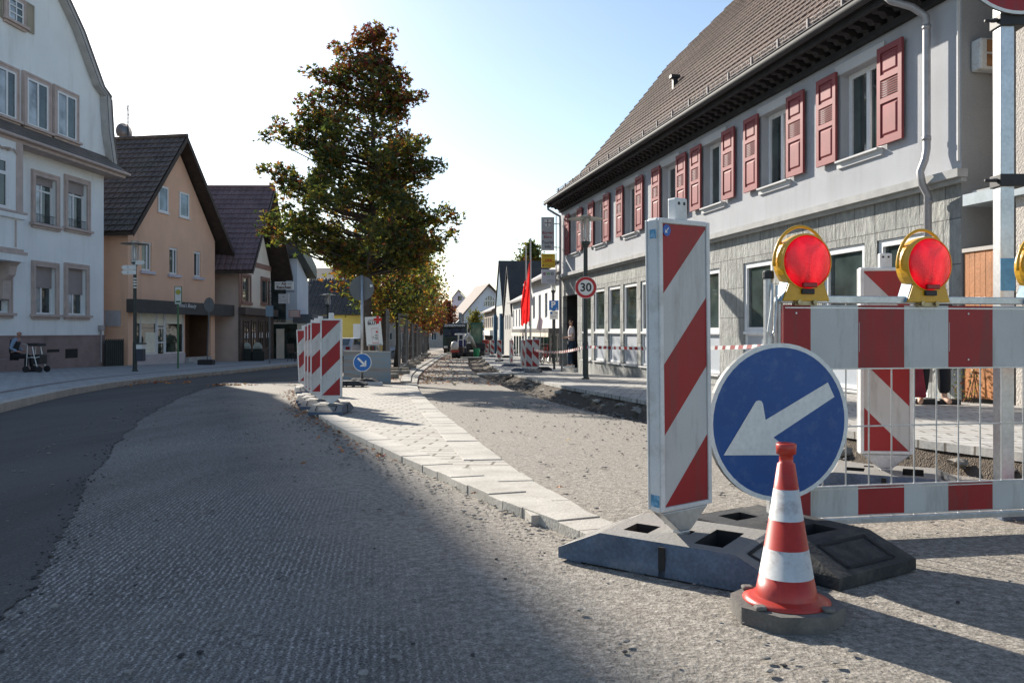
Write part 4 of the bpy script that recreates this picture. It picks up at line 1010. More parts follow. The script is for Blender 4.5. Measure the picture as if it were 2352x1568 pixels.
# ---------------- plain houses further off
def box_house(name, fac, ua, ub, depth, zb, ze, wm, label, roof=None, zr=None, ov=.4, rm=None, rows=(), cols=3, wmat=None, wsize=(.9, 1.3), ridge_along=True, extra=None, u_side_windows=False):
    root = thing(name, fac.w(((ua + ub) / 2, 0, zb + .4)), label, "building")
    holes = []
    for z in rows:
        for k in range(cols):
            c = ua + (ub - ua) * (k + .5) / cols; holes.append((c - wsize[0] / 2, c + wsize[0] / 2, z, z + wsize[1]))
    m = fac.mb(); wall_grid(m, ua, ub, zb, ze, holes, 0, .15)
    for u in (ua, ub): m.poly([(u, 0, zb), (u, -depth, zb), (u, -depth, ze), (u, 0, ze)] if not (roof == 'along') else [(u, 0, zb), (u, -depth, zb), (u, -depth, ze), (u, -depth / 2, zr), (u, 0, ze)])
    m.poly([(ua, -depth, zb), (ub, -depth, zb), (ub, -depth, ze), (ua, -depth, ze)]); m.build("wall", wm, root)
    for h in holes: window(fac, root, *h, .13, (wmat or M_WHITE, M_GLASS), w=.08, mull=(.5,))
    if roof == 'along':
        m = fac.mb(); t = .14
        for s in (1, -1):
            o0, o1 = (ov, -depth / 2) if s > 0 else (-depth - ov, -depth / 2)
            z0 = ze - ov * (zr - ze) / (depth / 2)
            q = [(o0, z0), (o1, zr), (o1, zr + t), (o0, z0 + t)]
            m.add([(ua - .3, o, z) for o, z in q] + [(ub + .3, o, z) for o, z in q], [(0, 1, 2, 3), (7, 6, 5, 4), (0, 4, 5, 1), (2, 6, 7, 3), (3, 7, 4, 0)])
        m.build("roof", rm, root)
    elif roof == 'flat':
        m = fac.mb(); m.bx(ua - .3, ub + .3, -depth - .3, ov, ze, ze + .35); m.build("roof", rm, root)
    return root
# white modern block behind the pub
FM = Fac(1100, -11.56)
M_BWHITE = mat("bluish_white_wall", (.58, .63, .68), .8, .05, 1)
M_DGREEN = mat("dark_slate_fascia", (.05, .06, .06), .5, .2, 2)
ua, ub = FM.U(682.5), FM.U(708)
mod = box_house("modern_house", FM, ua, ub, 8, -1.7, 4.2, M_BWHITE, "bluish white modern house with dark sloping roof beside the pub", roof=None)
m = FM.mb(); m.add([(ua - .5, .5, 5.6), (ub + .4, .5, 4.4), (ub + .4, .5, 5.2), (ua - .5, .5, 6.6), (ua - .5, -8, 5.6), (ub + .4, -8, 4.4), (ub + .4, -8, 5.2), (ua - .5, -8, 6.6)], [(0, 1, 2, 3), (7, 6, 5, 4), (0, 4, 5, 1), (3, 2, 6, 7), (0, 3, 7, 4), (1, 5, 6, 2)])
m.build("roof", M_DGREEN, mod)
m = FM.mb(); m.poly([(ua, 0, 4.2), (ub, 0, 4.2), (ua, 0, 5.6)]); m.poly([(ua, 0, 4.2), (ua, -8, 4.2), (ua, -8, 5.6), (ua, 0, 5.6)]); m.build("upper_wall", M_BWHITE, mod)
m = FM.mb(); m.bx(ua - .06, ua - .002, -1.6, -.7, 1.4, 4.4); m.bx(ua - .06, ua - .002, -2.6, -1.9, 2.4, 4.4); m.build("window", M_GLASS, mod)
m = FM.mb(); m.bx(ua - 1.2, ub + .3, .0, 1.2, 1.35, 1.9); m.build("awning", mat("awning_grey", (.13, .14, .15), .8), mod)
m = FM.mb(); m.bx(ua - .03, ua - .002, -3.2, .0, -1.6, 1.3); m.build("shop_front", M_GLASSR, mod)
m = FM.mb(); m.bx(ua - .05, ua - .031, -1.3, -.8, -1.2, 1.0); m.bx(ua - .06, ua - .031, -3.2, 0, 1.31, 1.6); m.build("front_panel", M_CREAM, mod)
shs = thing("shop_sign", P(677, 720, 50.2), "faded pink sign board hung under the eaves beyond the pub", "sign")
m = MB(); a, b = P(664, 712, 50.2), P(690, 729, 50.2); m.bx(a.x, b.x, 50.1, 50.2, b.z, a.z); m.build("board", mat("faded_pink", (.45, .24, .25), .7, .1, 6), shs)
m = MB()
for k in range(3): m.bx(a.x + .06, b.x - .06, 50.08, 50.099, b.z + .08 + k * .12, b.z + .14 + k * .12)
m.build("stripes", M_CREAM, shs)
# yellow house with the long dark roof
FY = Fac(-200000, 1.0)    # front square to the camera: built directly
class Front:
    def __init__(s, Y): s.Yv = Y; s.t = Vector((1, 0, 0)); s.out = Vector((0, -1, 0)); s.n = 1
    def U(s, x, o=0): return (x - CX) / F * (s.Yv - o)
    def Z(s, x, y, o=0): return CH + (HY - y) / F * (s.Yv - o)
    def w(s, p): return Vector((p[0], s.Yv - p[1], p[2]))
    def mb(s): return MB(s.w)
FYL = Front(62)
M_YEL = mat("yellow_wall", (.62, .47, .12), .9, .05, 2)
M_SLATE = mat("slate_roof", (.058, .054, .052), .75, .2, 1, 9, .2)
ua, ub = FYL.U(690), FYL.U(842)
yh = box_house("yellow_house", FYL, ua, ub, 9, -1.6, 2.2, M_YEL, "low yellow house with a long dark roof seen over the traffic beacons", roof=None)
m = MB(); d_ = Vector((0, 4.5, 3.0)); roof_tiles(m, Vector((ua - .3, 61.6, 2.1)), (1, 0, 0), ub - ua + .6, [Vector((0, 0, 0)), d_], pu=.3, amp=.03, row=.36, seg=4)
m.poly([(ua - .3, 61.6, 2.05), (ub + .3, 61.6, 2.05), (ub + .3, 66.1, 5.05), (ua - .3, 66.1, 5.05)]); m.poly([(ua - .3, 70.6, 2.05), (ub + .3, 70.6, 2.05), (ub + .3, 66.1, 5.05), (ua - .3, 66.1, 5.05)]); m.build("roof", M_SLATE, yh)
m = FYL.mb(); m.bx(ub - 1.0, ub - .2, .002, .05, -1.6, 1.4); m.build("door", M_WHITE, yh)
FZ = Front(84)
zh = box_house("chimney_house", FZ, FZ.U(712), FZ.U(800), 9, -1.7, 5.6, M_CREAM, "dark roofed house with a brick chimney behind the yellow house", roof='along', zr=7.5, rm=M_SLATE)
m = FZ.mb(); a = FZ.U(750); m.bx(a, a + .5, -3.2, -2.7, 5.5, 8.1); m.bx(a - .05, a + .55, -3.25, -2.65, 8.1, 8.2); m.build("chimney", mat("chimney_brick", (.25, .12, .09), .9, .2, 9), zh)
m = FZ.mb(); a = FZ.U(722); m.bx(a, a + .7, -1.6, -.9, 5.4, 6.3); m.build("chimney", MATS["chimney_brick"], zh)
FG = Fac(1040, -9.2)
gh = box_house("grey_house", FG, 66, 82, 8, -1.9, 3.0, mat("grey_wall", (.46, .46, .46), .9), "grey house with a dark roof glimpsed between the tree trunks", roof='along', zr=5.2, rm=M_SLATE, rows=(.2,), cols=7, wsize=(1.0, 1.8))
for i, (a, b, ze, zr, cm, lab) in enumerate(((84, 94, 3.4, 6.0, (.10, .13, .125), "dark green clad house behind the row of street trees"), (98, 114, 4.0, 6.6, (.62, .60, .57), "white house with red roof far behind the street trees"), (120, 142, 4.5, 7.5, (.60, .52, .45), "pinkish house at the far end of the tree row"))):
    box_house("far_house", Fac(1040, -11.0), a, b, 9, -2.4, ze, mat("far_wall_%d" % i, cm, .9), lab, roof='along', zr=zr, rm=(M_SLATE, mat("red_roof", (.22, .08, .06), .8, .2, 2), M_TILER)[i], rows=(-.4, 2.0), cols=4)
# white house with the arched window closing the view
class Turned:
    """a gable turned a little from the view axis"""
    def __init__(s, o, ang): s.o = Vector(o); s.t = Vector((math.cos(R(ang)), math.sin(R(ang)), 0)); s.out = Vector((s.t.y, -s.t.x, 0)); s.n = 1
    def w(s, p): return s.o + s.t * p[0] + s.out * p[1] + Vector((0, 0, p[2]))
    def mb(s): return MB(s.w)
apx = P(1121, 651, 115); FE = Turned((apx.x, apx.y, 0), 15.0)
M_EW = mat("far_white_wall", (.62, .66, .72), .9, .04, 1)
zt = apx.z; k115 = 115 / F
eh = thing("arched_window_house", (apx.x, apx.y, -2), "white gabled house with a large arched window at the end of the street", "building")
ul, zl = -70 * k115, zt - 80 * k115; ur, zr2 = 40 * k115, zt - 52 * k115
m = FE.mb(); m.poly([(ul + .8, 0, -3), (ur + 1.5, 0, -3), (ur + 1.5, 0, zr2 - .8), (0, 0, zt - .3), (ul + .8, 0, zl + .6)]); m.poly([(ul + .8, 0, -3), (ul + .8, -8, -3), (ul + .8, -8, zl + .6), (ul + .8, 0, zl + .6)])
m.build("wall", M_EW, eh)
m = FE.mb()
for (a, za) in ((ul, zl), (ur + 1.9, zr2 - 1.2)):
    q = [(a, za), (0, zt), (0, zt - .25), (a, za - .25)]
    m.add([(u, .7, z) for u, z in q] + [(u, -8, z) for u, z in q], [(0, 1, 2, 3), (7, 6, 5, 4), (0, 4, 5, 1), (3, 2, 6, 7), (0, 3, 7, 4)])
m.build("roof", mat("faded_brown_roof", (.10, .062, .05), .8, .15, 2), eh)
cx_, cz_, rad = 4 * k115, zt - 52 * k115, 14 * k115
m = FE.mb(); m.poly([(cx_ - rad, .01, cz_), (cx_ + rad, .01, cz_)] + [(cx_ + rad * math.cos(a), .01, cz_ + rad * 1.7 * math.sin(a)) for a in [math.pi * k / 12 for k in range(1, 12)]])
w_ = m.build("arched_window", M_GLASS, eh)
m = FE.mb()
for k in range(-2, 3): m.bx(cx_ + k * rad * .4 - .05, cx_ + k * rad * .4 + .05, .02, .08, cz_, cz_ + rad * 1.7 * math.sqrt(max(0, 1 - (k * .4) ** 2)))
m.bx(cx_ - rad, cx_ + rad, .02, .08, cz_ + .7, cz_ + .82); m.bx(cx_ - rad, cx_ + rad, .02, .1, cz_ - .1, cz_); build_under(m, "glazing_bars", M_WHITE, w_, eh)
a, b, c, d = -33 * k115, -27 * k115, zt - 80 * k115, zt - 71 * k115
m = FE.mb(); frame_boxes(m, a, b, c, d, .01, .06, .06, 0, ()); w_ = m.build("window", M_WHITE, eh); m = FE.mb(); m.bx(a, b, .005, .02, c, d); build_under(m, "pane", M_GLASS, w_, eh)
FQ = Front(140)
box_house("end_house", FQ, -22, -9.5, 9, -2.6, 2.6, mat("end_house_wall", (.50, .44, .38), .9), "cream house with a red roof closing the street behind the lorry", roof='along', zr=5.2, rm=MATS["red_roof"], rows=(-.6,), cols=5)
FE2 = Front(150); um = FE2.U(1053); 
e2 = thing("small_gable_house", FE2.w((um, 0, -2)), "small white gable peeping over the roofs at the end of the street", "building")
m = FE2.mb(); m.poly([(FE2.U(1038), 0, -3), (FE2.U(1068), 0, -3), (FE2.U(1068), 0, FE2.Z(0, 684)), (um, 0, FE2.Z(0, 667)), (FE2.U(1038), 0, FE2.Z(0, 684))]); m.build("wall", M_EW, e2)
m = FE2.mb(); z0, z1 = FE2.Z(0, 686), FE2.Z(0, 667)
for a in (FE2.U(1036), FE2.U(1070)): m.add([(a, .4, z0), (um, .4, z1 + .2), (um, -9, z1 + .2), (a, -9, z0)], [(0, 1, 2, 3)])
m.build("roof", MATS["faded_brown_roof"], e2)
m = FE2.mb(); m.bx(um - .1, um + .6, .01, .05, FE2.Z(0, 690), FE2.Z(0, 680)); m.build("window", M_GLASS, e2)

# ---------------- row of houses on the right beyond the square
FD = Fac(950, 7.85, left=False)
M_RW = mat("white_render", (.66, .66, .65), .9, .05, .8)
M_GREYTILE = mat("grey_roof_tile", (.20, .18, .175), .6, .2, 1.2, 10, .2)
ua, ub = 40.5, FD.U(1220)
dh = box_house("white_row_house", FD, ua, ub, 10, -1.6, 4.15, M_RW, "white row house with dark canopy over its shops beside the flagpoles", roof='along', zr=7.0, rm=M_GREYTILE, ov=.5, rows=(1.65,), cols=6, wsize=(.95, 1.45), wmat=M_PANEL)
m = FD.mb(); m.bx(ua, ub, .002, 1.3, .72, .98); m.build("canopy", mat("canopy_dark", (.09, .085, .08), .7), dh)
m = FD.mb(); m.bx(ua, ub, 1.301, 1.33, .55, .75)
m.build("canopy_fringe", M_CREAM, dh)
m = FD.mb(); k = ua + .4
while k < ub - 2: m.bx(k, k + 1.7, .002, .04, -1.35, .55); k += 2.4
m.build("shop_window", M_GLASSR, dh)
m = FD.mb(); m.bx(43.5, 44.2, .05, .12, -1.3, .5); m.build("red_post", mat("red_paint", (.38, .03, .03), .5), dh)
ch_ = box_house("low_white_house", FD, FD.U(1220) + .05, FD.U(1177), 9, -1.8, 3.2, M_RW, "smaller white house with a row of narrow windows beside the blue gabled house", roof='along', zr=5.6, rm=M_GREYTILE, ov=.4, rows=(1.2,), cols=6, wsize=(.7, 1.3), wmat=M_PANEL)
m = FD.mb(); k = FD.U(1218)
while k < FD.U(1180): m.bx(k, k + .9, .002, .04, -1.5, .5); k += 1.6
m.build("shop_window", M_GLASSR, ch_)
def street_gable(name, fac, ua, ub, ze, zt, wm, rm, label, panel=None, lean=.12):
    root = thing(name, fac.w(((ua + ub) / 2, 0, -1.2)), label, "building"); um = (ua + ub) / 2
    hl = [((ua + ub) / 2 + s - .4, (ua + ub) / 2 + s + .4, z, z + 1.2) for z in (1.0,) for s in (-1.5, 0, 1.5)]
    m = fac.mb(); wall_grid(m, ua, ub, -2, ze, hl, 0, .12); m.poly([(ua, 0, ze), (ub, 0, ze), (um, 0, zt)])
    for u in (ua, ub): m.poly([(u, 0, -2), (u, -9, -2), (u, -9, ze), (u, 0, ze)])
    m.build("wall", wm, root)
    for h in hl: window(fac, root, *h, .1, (M_WHITE, M_GLASS), w=.08, mull=(.5,))
    m = fac.mb()
    for a, e in ((ua, -1), (ub, 1)):
        q = [(a + e * .4, ze - .5), (um, zt + .1), (um, zt - .1), (a + e * .4, ze - .7)]
        m.add([(u, lean, z) for u, z in q] + [(u, -10, z) for u, z in q], [(0, 1, 2, 3), (7, 6, 5, 4), (0, 4, 5, 1), (3, 2, 6, 7), (0, 3, 7, 4)])
    m.build("roof", rm, root)
    if panel:
        m = fac.mb(); m.poly([(ua + .6, .03, ze + .2), (ub - .6, .03, ze + .2), (um, .03, zt - .8)]); m.bx(ua + .3, ua + 1.0, .03, .3, -1.4, ze - .6); m.bx(ub - 1.0, ub - .3, .03, .3, -1.4, ze - .6); m.build("gable_cladding", panel, root)
    return root
street_gable("grey_gable_house", FD, FD.U(1176), FD.U(1158), 2.7, 6.2, mat("grey_gable_wall", (.40, .39, .37), .9), M_SLATE, "narrow house with a steep grey gable next to the blue gable", panel=None)
street_gable("blue_gable_house", FD, FD.U(1157), FD.U(1139), 3.0, 7.2, mat("pale_wall", (.55, .54, .51), .9), M_SLATE, "house with steep dark roof and blue cladding in its gable", panel=mat("blue_cladding", (.045, .12, .19), .7, .1, 2))
ah = box_house("arcade_house", FD, FD.U(1138), FD.U(1112), 9, -2.2, 3.0, mat("beige_wall", (.52, .45, .37), .9), "beige house with a brown shop arcade furthest down the right side", roof='along', zr=5.2, rm=M_GREYTILE, rows=(1.2,), cols=6, wsize=(1.6, 1.1))
m = FD.mb(); k = FD.U(1137)
while k < FD.U(1114): m.bx(k, k + 1.8, .002, .05, -2.0, .4); k += 2.9
m.build("arcade_opening", mat("arcade_shade", (.14, .07, .045), .9, .3, 2), ah)
m = FD.mb(); m.bx(FD.U(1137), FD.U(1113), .05, .5, .45, .95); m.build("shop_fascia", M_RW, ah)
# ================================================================== STREET OBJECTS
M_REDF = mat("red_reflective", (.30, .012, .016), .45, .08, 7, 300, .05, spec=.4, dirt=(.10, .05, .045), dirt_amt=.75, dirt_scale=14, streak=(1, 1, .16))
M_WHF = mat("white_reflective", (.50, .50, .49), .5, .05, 6, 300, .04, spec=.4, dirt=(.26, .24, .21), dirt_amt=.75, dirt_scale=14, streak=(1, 1, .16))
M_WHP = mat("white_beacon_plastic", (.66, .66, .65), .5, .08, 6, 120, .05, spec=.4, dirt=(.36, .33, .28), dirt_amt=.7, dirt_scale=8)
M_BASE = mat("recycled_base", (.085, .115, .165), .75, .3, 9, 90, .2, bump=.003, bscale=70, dirt=(.27, .24, .20), dirt_amt=.5, dirt_scale=5, top=(.25, .235, .21))
M_BLUE = mat("blue_sign_face", (.012, .075, .27), .4, .08, 5, 200, .05, spec=.4, dirt=(.16, .22, .33), dirt_amt=.35, dirt_scale=22)
M_BLUE2 = mat("sign_blue", (.015, .13, .42), .4, .05, 3)
M_SIGNW = mat("sign_white", (.72, .72, .70), .45, .04, 4, dirt=(.5, .48, .45), dirt_amt=.4, dirt_scale=9)
M_SIGNBACK = mat("sign_back_grey", (.13, .14, .142), .6, .1, 4)
M_BLKTXT = mat("black_lettering", (.02, .02, .022), .5)
M_REDTXT = mat("dark_red_lettering", (.25, .02, .025), .5)
M_POLE = mat("dark_green_pole", (.028, .038, .036), .45, .2, 5, spec=.5)
M_ORBIT = mat("blue_sticker", (.04, .12, .40), .5)

def base_plate(mb, L=.82, W=.42, H=.12, mi=0, mv=1):
    """recycled plastic foot: long axis along y, sloping ends, openings in the top"""
    t = L * .30; h = W / 2
    xf0 = mb.xf
    mb.xf = lambda p: Vector((p[0], p[2], p[1]))
    wall_grid(mb, -h + .02, h - .02, -t, t, [(-.03, .03, -.03, .03), (-.13, .10, -t + .06, -.085), (-.10, .02, .10, t - .05), (.07, .12, .06, .11)], H, .075, mi, mv)
    mb.xf = xf0
    mb.poly([(-h + .03, -t + .01, H - .076), (h - .03, -t + .01, H - .076), (h - .03, t - .01, H - .076), (-h + .03, t - .01, H - .076)], mv)
    for s in (-1, 1):
        mb.poly([(-h + .02, s * t, H), (h - .02, s * t, H), (h, s * L / 2, .05), (-h, s * L / 2, .05)], mi)
        mb.poly([(-h, s * L / 2, .05), (h, s * L / 2, .05), (h, s * L / 2, .012), (-h, s * L / 2, .012)], mi)
        mb.poly([(s * (h - .02), -t, H), (s * (h - .02), t, H), (s * h, L / 2, .05), (s * h, L / 2, .012), (s * h, -L / 2, .012), (s * h, -L / 2, .05)], mi)
        for q in (-1, 1):   # dark strips painted for the shaded grooves on the sloping ends
            def sl(x, f): return (x, s * (t + (L / 2 - t) * f), H + (.05 - H) * f + .004)
            mb.add([sl(q * .13, .15), sl(q * .115, .15), sl(q * .115, .85), sl(q * .13, .85)], [(0, 1, 2, 3)], mv)
        mb.add([sl(-.13, .80), sl(.13, .80), sl(.13, .87), sl(-.13, .87)], [(0, 1, 2, 3)], mv); mb.add([sl(-.13, .13), sl(.13, .13), sl(.13, .2), sl(-.13, .2)], [(0, 1, 2, 3)], mv)
    for x in (-h + .04, h - .04):
        for y in (-L / 2 + .06, -.15, .1, L / 2 - .06): mb.bx(x - .03, x + .03, y - .03, y + .03, 0, .012, mi)
    mb.bx(-h, -h + .006, -.012, .012, .0, H - .01, mv); mb.bx(h - .006, h + .002, -.012, .012, .0, H - .01, mv)
    return mb
def clip_stripes(mb, w, h, x0, z0, y, flip=False, period=.24, mi=(0, 1)):
    k = 0; t = 0.0
    while t < h + w:
        p = [(0, 0), (w, 0), (w, h), (0, h)]
        # band: t <= (h - z) + x <= t + period
        p = clip(p, 1, -1, t + period - h); p = clip(p, -1, 1, h - t) if len(p) > 2 else p
        if len(p) > 2: mb.poly([(x0 + (w - a if flip else a), y, z0 + b) for a, b in p], mi[k % 2])
        k += 1; t += period
def make_beacon(label, flip, detail=True, group=None, z0=.205):
    root = thing("traffic_beacon", (0, 0, 0), label, "traffic beacon", group)
    m = MB(); m.bx(-.135, .135, -.022, .03, z0, z0 + 1.0); m.build("panel", M_WHP, root, bevel=.009 if detail else 0)
    m = MB()
    for y in (-.0225, .0305):
        s = -1 if y < 0 else 1
        for (a, b, c, d) in ((-.135, -.117, z0, z0 + 1), (.117, .135, z0, z0 + 1)): m.bx(a, b, min(y, y + s * .008), max(y, y + s * .008), c + .005, d - .005)
        for (c, d) in ((z0 + .004, z0 + .02), (z0 + .98, z0 + .996)): m.bx(-.117, .117, min(y, y + s * .008), max(y, y + s * .008), c, d)
    m.build("panel_rim", M_WHP, root, bevel=.003 if detail else 0)
    m = MB(); clip_stripes(m, .232, .958, -.116, z0 + .021, -.0245, flip); clip_stripes(m, .232, .958, -.116, z0 + .021, .0325, not flip)
    m.build("stripe_face", [M_REDF, M_WHF], root, recalc=False)
    m = MB(); m.add([(-.125, -.02, z0), (.125, -.02, z0), (.03, -.02, z0 - .075), (-.03, -.02, z0 - .075), (-.125, .028, z0), (.125, .028, z0), (.03, .022, z0 - .075), (-.03, .022, z0 - .075)],
                    [(0, 1, 2, 3), (7, 6, 5, 4), (0, 4, 5, 1), (1, 5, 6, 2), (2, 6, 7, 3), (3, 7, 4, 0)]); m.bx(-.026, .026, -.019, .021, z0 - .16, z0 - .0745)
    m.build("stem", M_IRON if detail else M_WHP, root, bevel=.004 if detail else 0)
    m = MB(); m.bx(-.032, .032, -.015, .024, z0 + .996, z0 + 1.075); kn = m.build("top_lug", M_WHP, root, bevel=.006)
    if detail:
        m = MB()
        for q in (-.015, .013): m.lathe([(.006, -.0005), (.006, .0005)], (q, -.0156, z0 + 1.055), 10, axis='Y')
        build_under(m, "lug_hole", M_BLACK, kn, root)
    m = MB(); base_plate(m); m.build("base_plate", [M_BASE, M_VOID], root)
    return root
def arrow_sticker(mb, cx, cz, r, y, ang, mi_b=0, mi_w=1, n=18):
    mb.poly([(cx + r * math.cos(2 * math.pi * k / n), y, cz + r * math.sin(2 * math.pi * k / n)) for k in range(n)], mi_b)
    ca, sa = math.cos(ang), math.sin(ang)
    for poly in ([(-.6, -.09), (.2, -.09), (.2, .09), (-.6, .09)], [(.15, -.42), (.65, 0), (.15, .42)]):
        mb.poly([(cx + r * (a * ca - b * sa), y - .0006, cz + r * (a * sa + b * ca)) for a, b in poly], mi_w)
# foreground beacon
B1 = make_beacon("large red and white traffic beacon in the foreground, on a blue grey plastic foot", False)
m = MB(); arrow_sticker(m, -.094, 1.162, .020, -.0275, R(-135)); m.build("arrow_sticker", [M_ORBIT, M_SIGNW], B1)
m = MB(); m.bx(-.1358, -.1353, -.018, .022, .225, .265); m.build("blue_paint_mark", mat("blue_paint", (.10, .30, .48), .6, .4, 30, dirt=(.66, .66, .65), dirt_amt=.9, dirt_scale=30), B1)
m = MB(); m.bx(-.1358, -.1353, -.015, .015, 1.135, 1.165); m.build("blue_paint_mark", MATS["blue_paint"], B1)
B1.location = (.592, 2.878, g(2.88)); B1.rotation_euler = (0, R(-.8), R(35.6)); B1.scale = (.93, 1, 1)
for ch in B1.children:
    if ch.name.startswith("base_plate"): ch.rotation_euler = (0, 0, R(19)); ch.location = (0.015, .0, 0)
# beacon behind the barrier
B2 = make_beacon("red and white beacon standing behind the barrier, stripes falling to the right", True)
m = MB(); arrow_sticker(m, .094, 1.150, .022, -.0275, R(-45)); m.build("arrow_sticker", [M_ORBIT, M_SIGNW], B2)
B2.location = (2.0, 4.43, g(4.43)); B2.rotation_euler = (0, 0, R(-6))
for ch in B2.children:
    if ch.name.startswith("base_plate"): ch.rotation_euler = (0, 0, R(70))
# row of five on the island
isl = [(761, 10.6, 1, 0, "nearest of the row of beacons on the paved island, face fully visible"), (736, 11.6, 3, 0, "second beacon of the row on the island, mostly behind the nearest one"), (727, 12.3, 5, 0, "third beacon of the row on the island, showing only a narrow edge"), (719, 13.0, 7, 0, "fourth beacon of the row on the island, showing a thin sliver"), (704, 15.8, 16, -2.5, "rearmost leaning beacon of the row on the island")]
BS = make_beacon(isl[0][4], False, False, "beacons in a row on the paved island")
for i, (x, Y, rz, ry, lab) in enumerate(isl):
    loc = ((x - CX) / F * Y, Y, g(Y) + (.045 if Y < 15 else .05))
    if i == 0: o = BS; o.location = loc; o.rotation_euler = (0, 0, R(rz))
    else: o = copy_tree(BS, loc, R(rz), lab, ry=R(ry))
# right hand row along the trench
right = [(1229.5, 29.6, -8, 1.5, "front beacon of the crossing pair beside the flagpoles"), (1216, 29.9, -14, 0, "rear beacon of the crossing pair beside the flagpoles, half covered"), (1201, 32, 62, 1, "beacon turned edge on just left of the pair by the flagpoles"), (1174.5, 38, 66, 0, "slim edge on beacon between the flagpoles and the excavator"), (1147, 47, -4, 0, "frontal beacon at the trench edge, nearest of the three by the excavator"), (1131, 59, 6, 0, "middle one of the three beacons by the excavator"), (1118.5, 70, -5, 0, "farthest beacon beside the excavator")]
BR = make_beacon(right[0][4], True, False, "beacons along the trench on the right pavement")
for i, (x, Y, rz, ry, lab) in enumerate(right):
    loc = ((x - CX) / F * Y, Y, gr(Y) - .0)
    if i == 0: o = BR; o.location = loc; o.rotation_euler = (0, R(ry), R(rz))
    else: o = copy_tree(BR, loc, R(rz), lab, ry=R(ry))
    if i == 1:
        for ch in o.children:
            if ch.name.startswith("base_plate"): ch.location = (0, .25, 0)
# ---------------- blue arrow sign
W_ = Vector((.966, .259, 0)).normalized(); NS = Vector((W_.y, -W_.x, 0)); CS = Vector((1.022, 3.15, .457)); UP = Vector((0, 0, 1))
sg = thing("arrow_sign", (.96, 3.06, g(3.06)), "large round blue sign with a white arrow pointing down to the left", "sign")
def disc(mb, c, w, n, r0, r1, off, mi=0, k=48):
    a = [c + n * off + (w * math.cos(2 * math.pi * i / k) + UP * math.sin(2 * math.pi * i / k)) * r1 for i in range(k)]
    if r0 == 0: mb.poly(a, mi)
    else:
        b = [c + n * off + (w * math.cos(2 * math.pi * i / k) + UP * math.sin(2 * math.pi * i / k)) * r0 for i in range(k)]
        mb.add(a + b, [(i, (i + 1) % k, k + (i + 1) % k, k + i) for i in range(k)], mi)
def cyl(mb, c, w, n, r, t, mi=0, k=48):
    a = [c + (w * math.cos(2 * math.pi * i / k) + UP * math.sin(2 * math.pi * i / k)) * r for i in range(k)]
    mb.extr(a, n * t, mi)
m = MB(); cyl(m, CS - NS * .022, W_, NS, .300, .022, 0); m.build("sign_plate", M_SIGNBACK, sg)
m = MB(); disc(m, CS, W_, NS, 0, .284, .0015, 0); m.build("blue_face", M_BLUE, sg)
m = MB(); disc(m, CS, W_, NS, .284, .3005, .0015, 0); m.build("white_border", M_SIGNW, sg)
m = MB(); pc = CS + NS * .003
tipl = [(1662, 1045), (1733, 926), (1737, 920.5), (1743, 919), (1749, 921), (1752, 927), (1758, 964), (1901, 878), (1916, 911), (1776, 1004), (1803, 1025), (1807, 1031), (1806, 1039), (1800, 1044.5)]
vs = [onplane(x, y, pc, NS) for x, y in tipl]
m.extr(vs, NS * .0015); m.build("white_arrow", M_SIGNW, sg)
pb0 = CS - NS * .035
m = MB(); m.bx(pb0.x - .02, pb0.x + .02, pb0.y - .0, pb0.y + .04, .0, .72); m.build("post", M_IRON, sg)
m = MB(); base_plate(m); rot = Matrix.Rotation(R(33), 3, 'Z'); m.v = [rot @ v + Vector((.975, 3.04, g(3.0))) for v in m.v]
m.build("base_plate", [mat("black_base", (.03, .031, .033), .75, .25, 9, 90, .2, bump=.002, dirt=(.2, .18, .15), dirt_amt=.5, dirt_scale=6), M_VOID], sg)
# ---------------- cone
cn = thing("traffic_cone", (.775, 2.336, g(2.336)), "red and white traffic cone on an octagonal rubber foot in front of the blue sign", "cone")
M_CRED = mat("cone_red", (.46, .035, .022), .38, .1, 8, 80, .08, spec=.5, dirt=(.22, .08, .06), dirt_amt=.5, dirt_scale=12)
M_CWHT = mat("cone_white", (.60, .60, .585), .45, .06, 8, 80, .06, dirt=(.20, .12, .10), dirt_amt=.9, dirt_scale=11)
cz = g(2.336); zb = [(.10, .048), (.088, .054), (.0845, .066), (.074, .118), (.074, .118), (.0605, .196), (.0605, .196), (.0475, .276), (.0475, .276), (.0345, .362), (.0345, .362), (.024, .432), (.019, .436), (.019, .458), (.027, .459), (.028, .486), (.024, .490), (.018, .486), (.016, .44)]
base = Vector(cn["org"])
m = MB(); m.lathe([(r, z) for r, z in zb], base, 40, mis=[0, 0, 0, 0, 1, 1, 0, 0, 1, 1, 0, 0, 0, 0, 0, 0, 0, 0, 0], cap=False)
m.build("cone_body", [M_CRED, M_CWHT], cn, smooth=True)
m = MB(); m.lathe([(.118, .046), (.12, .050), (.10, .056), (.086, .062)], base, 40, cap=False); m.build("flange", M_CRED, cn, smooth=True)
m = MB(); k8 = [(.155 * math.cos(R(a)), .155 * math.sin(R(a))) for a in (22.5, 67.5, 112.5, 157.5, 202.5, 247.5, 292.5, 337.5)]
m.extr([base + Vector((x, y, .0)) for x, y in k8], (0, 0, .046))
for a in (40, 130, 220, 310): m.bx(base.x + .128 * math.cos(R(a)) - .016, base.x + .128 * math.cos(R(a)) + .016, base.y + .128 * math.sin(R(a)) - .016, base.y + .128 * math.sin(R(a)) + .016, base.z + .046, base.z + .058)
m.build("rubber_foot", mat("dusty_rubber", (.13, .12, .11), .9, .2, 9, 90, .15, bump=.002, dirt=(.27, .24, .2), dirt_amt=.6, dirt_scale=6), cn, bevel=.006)
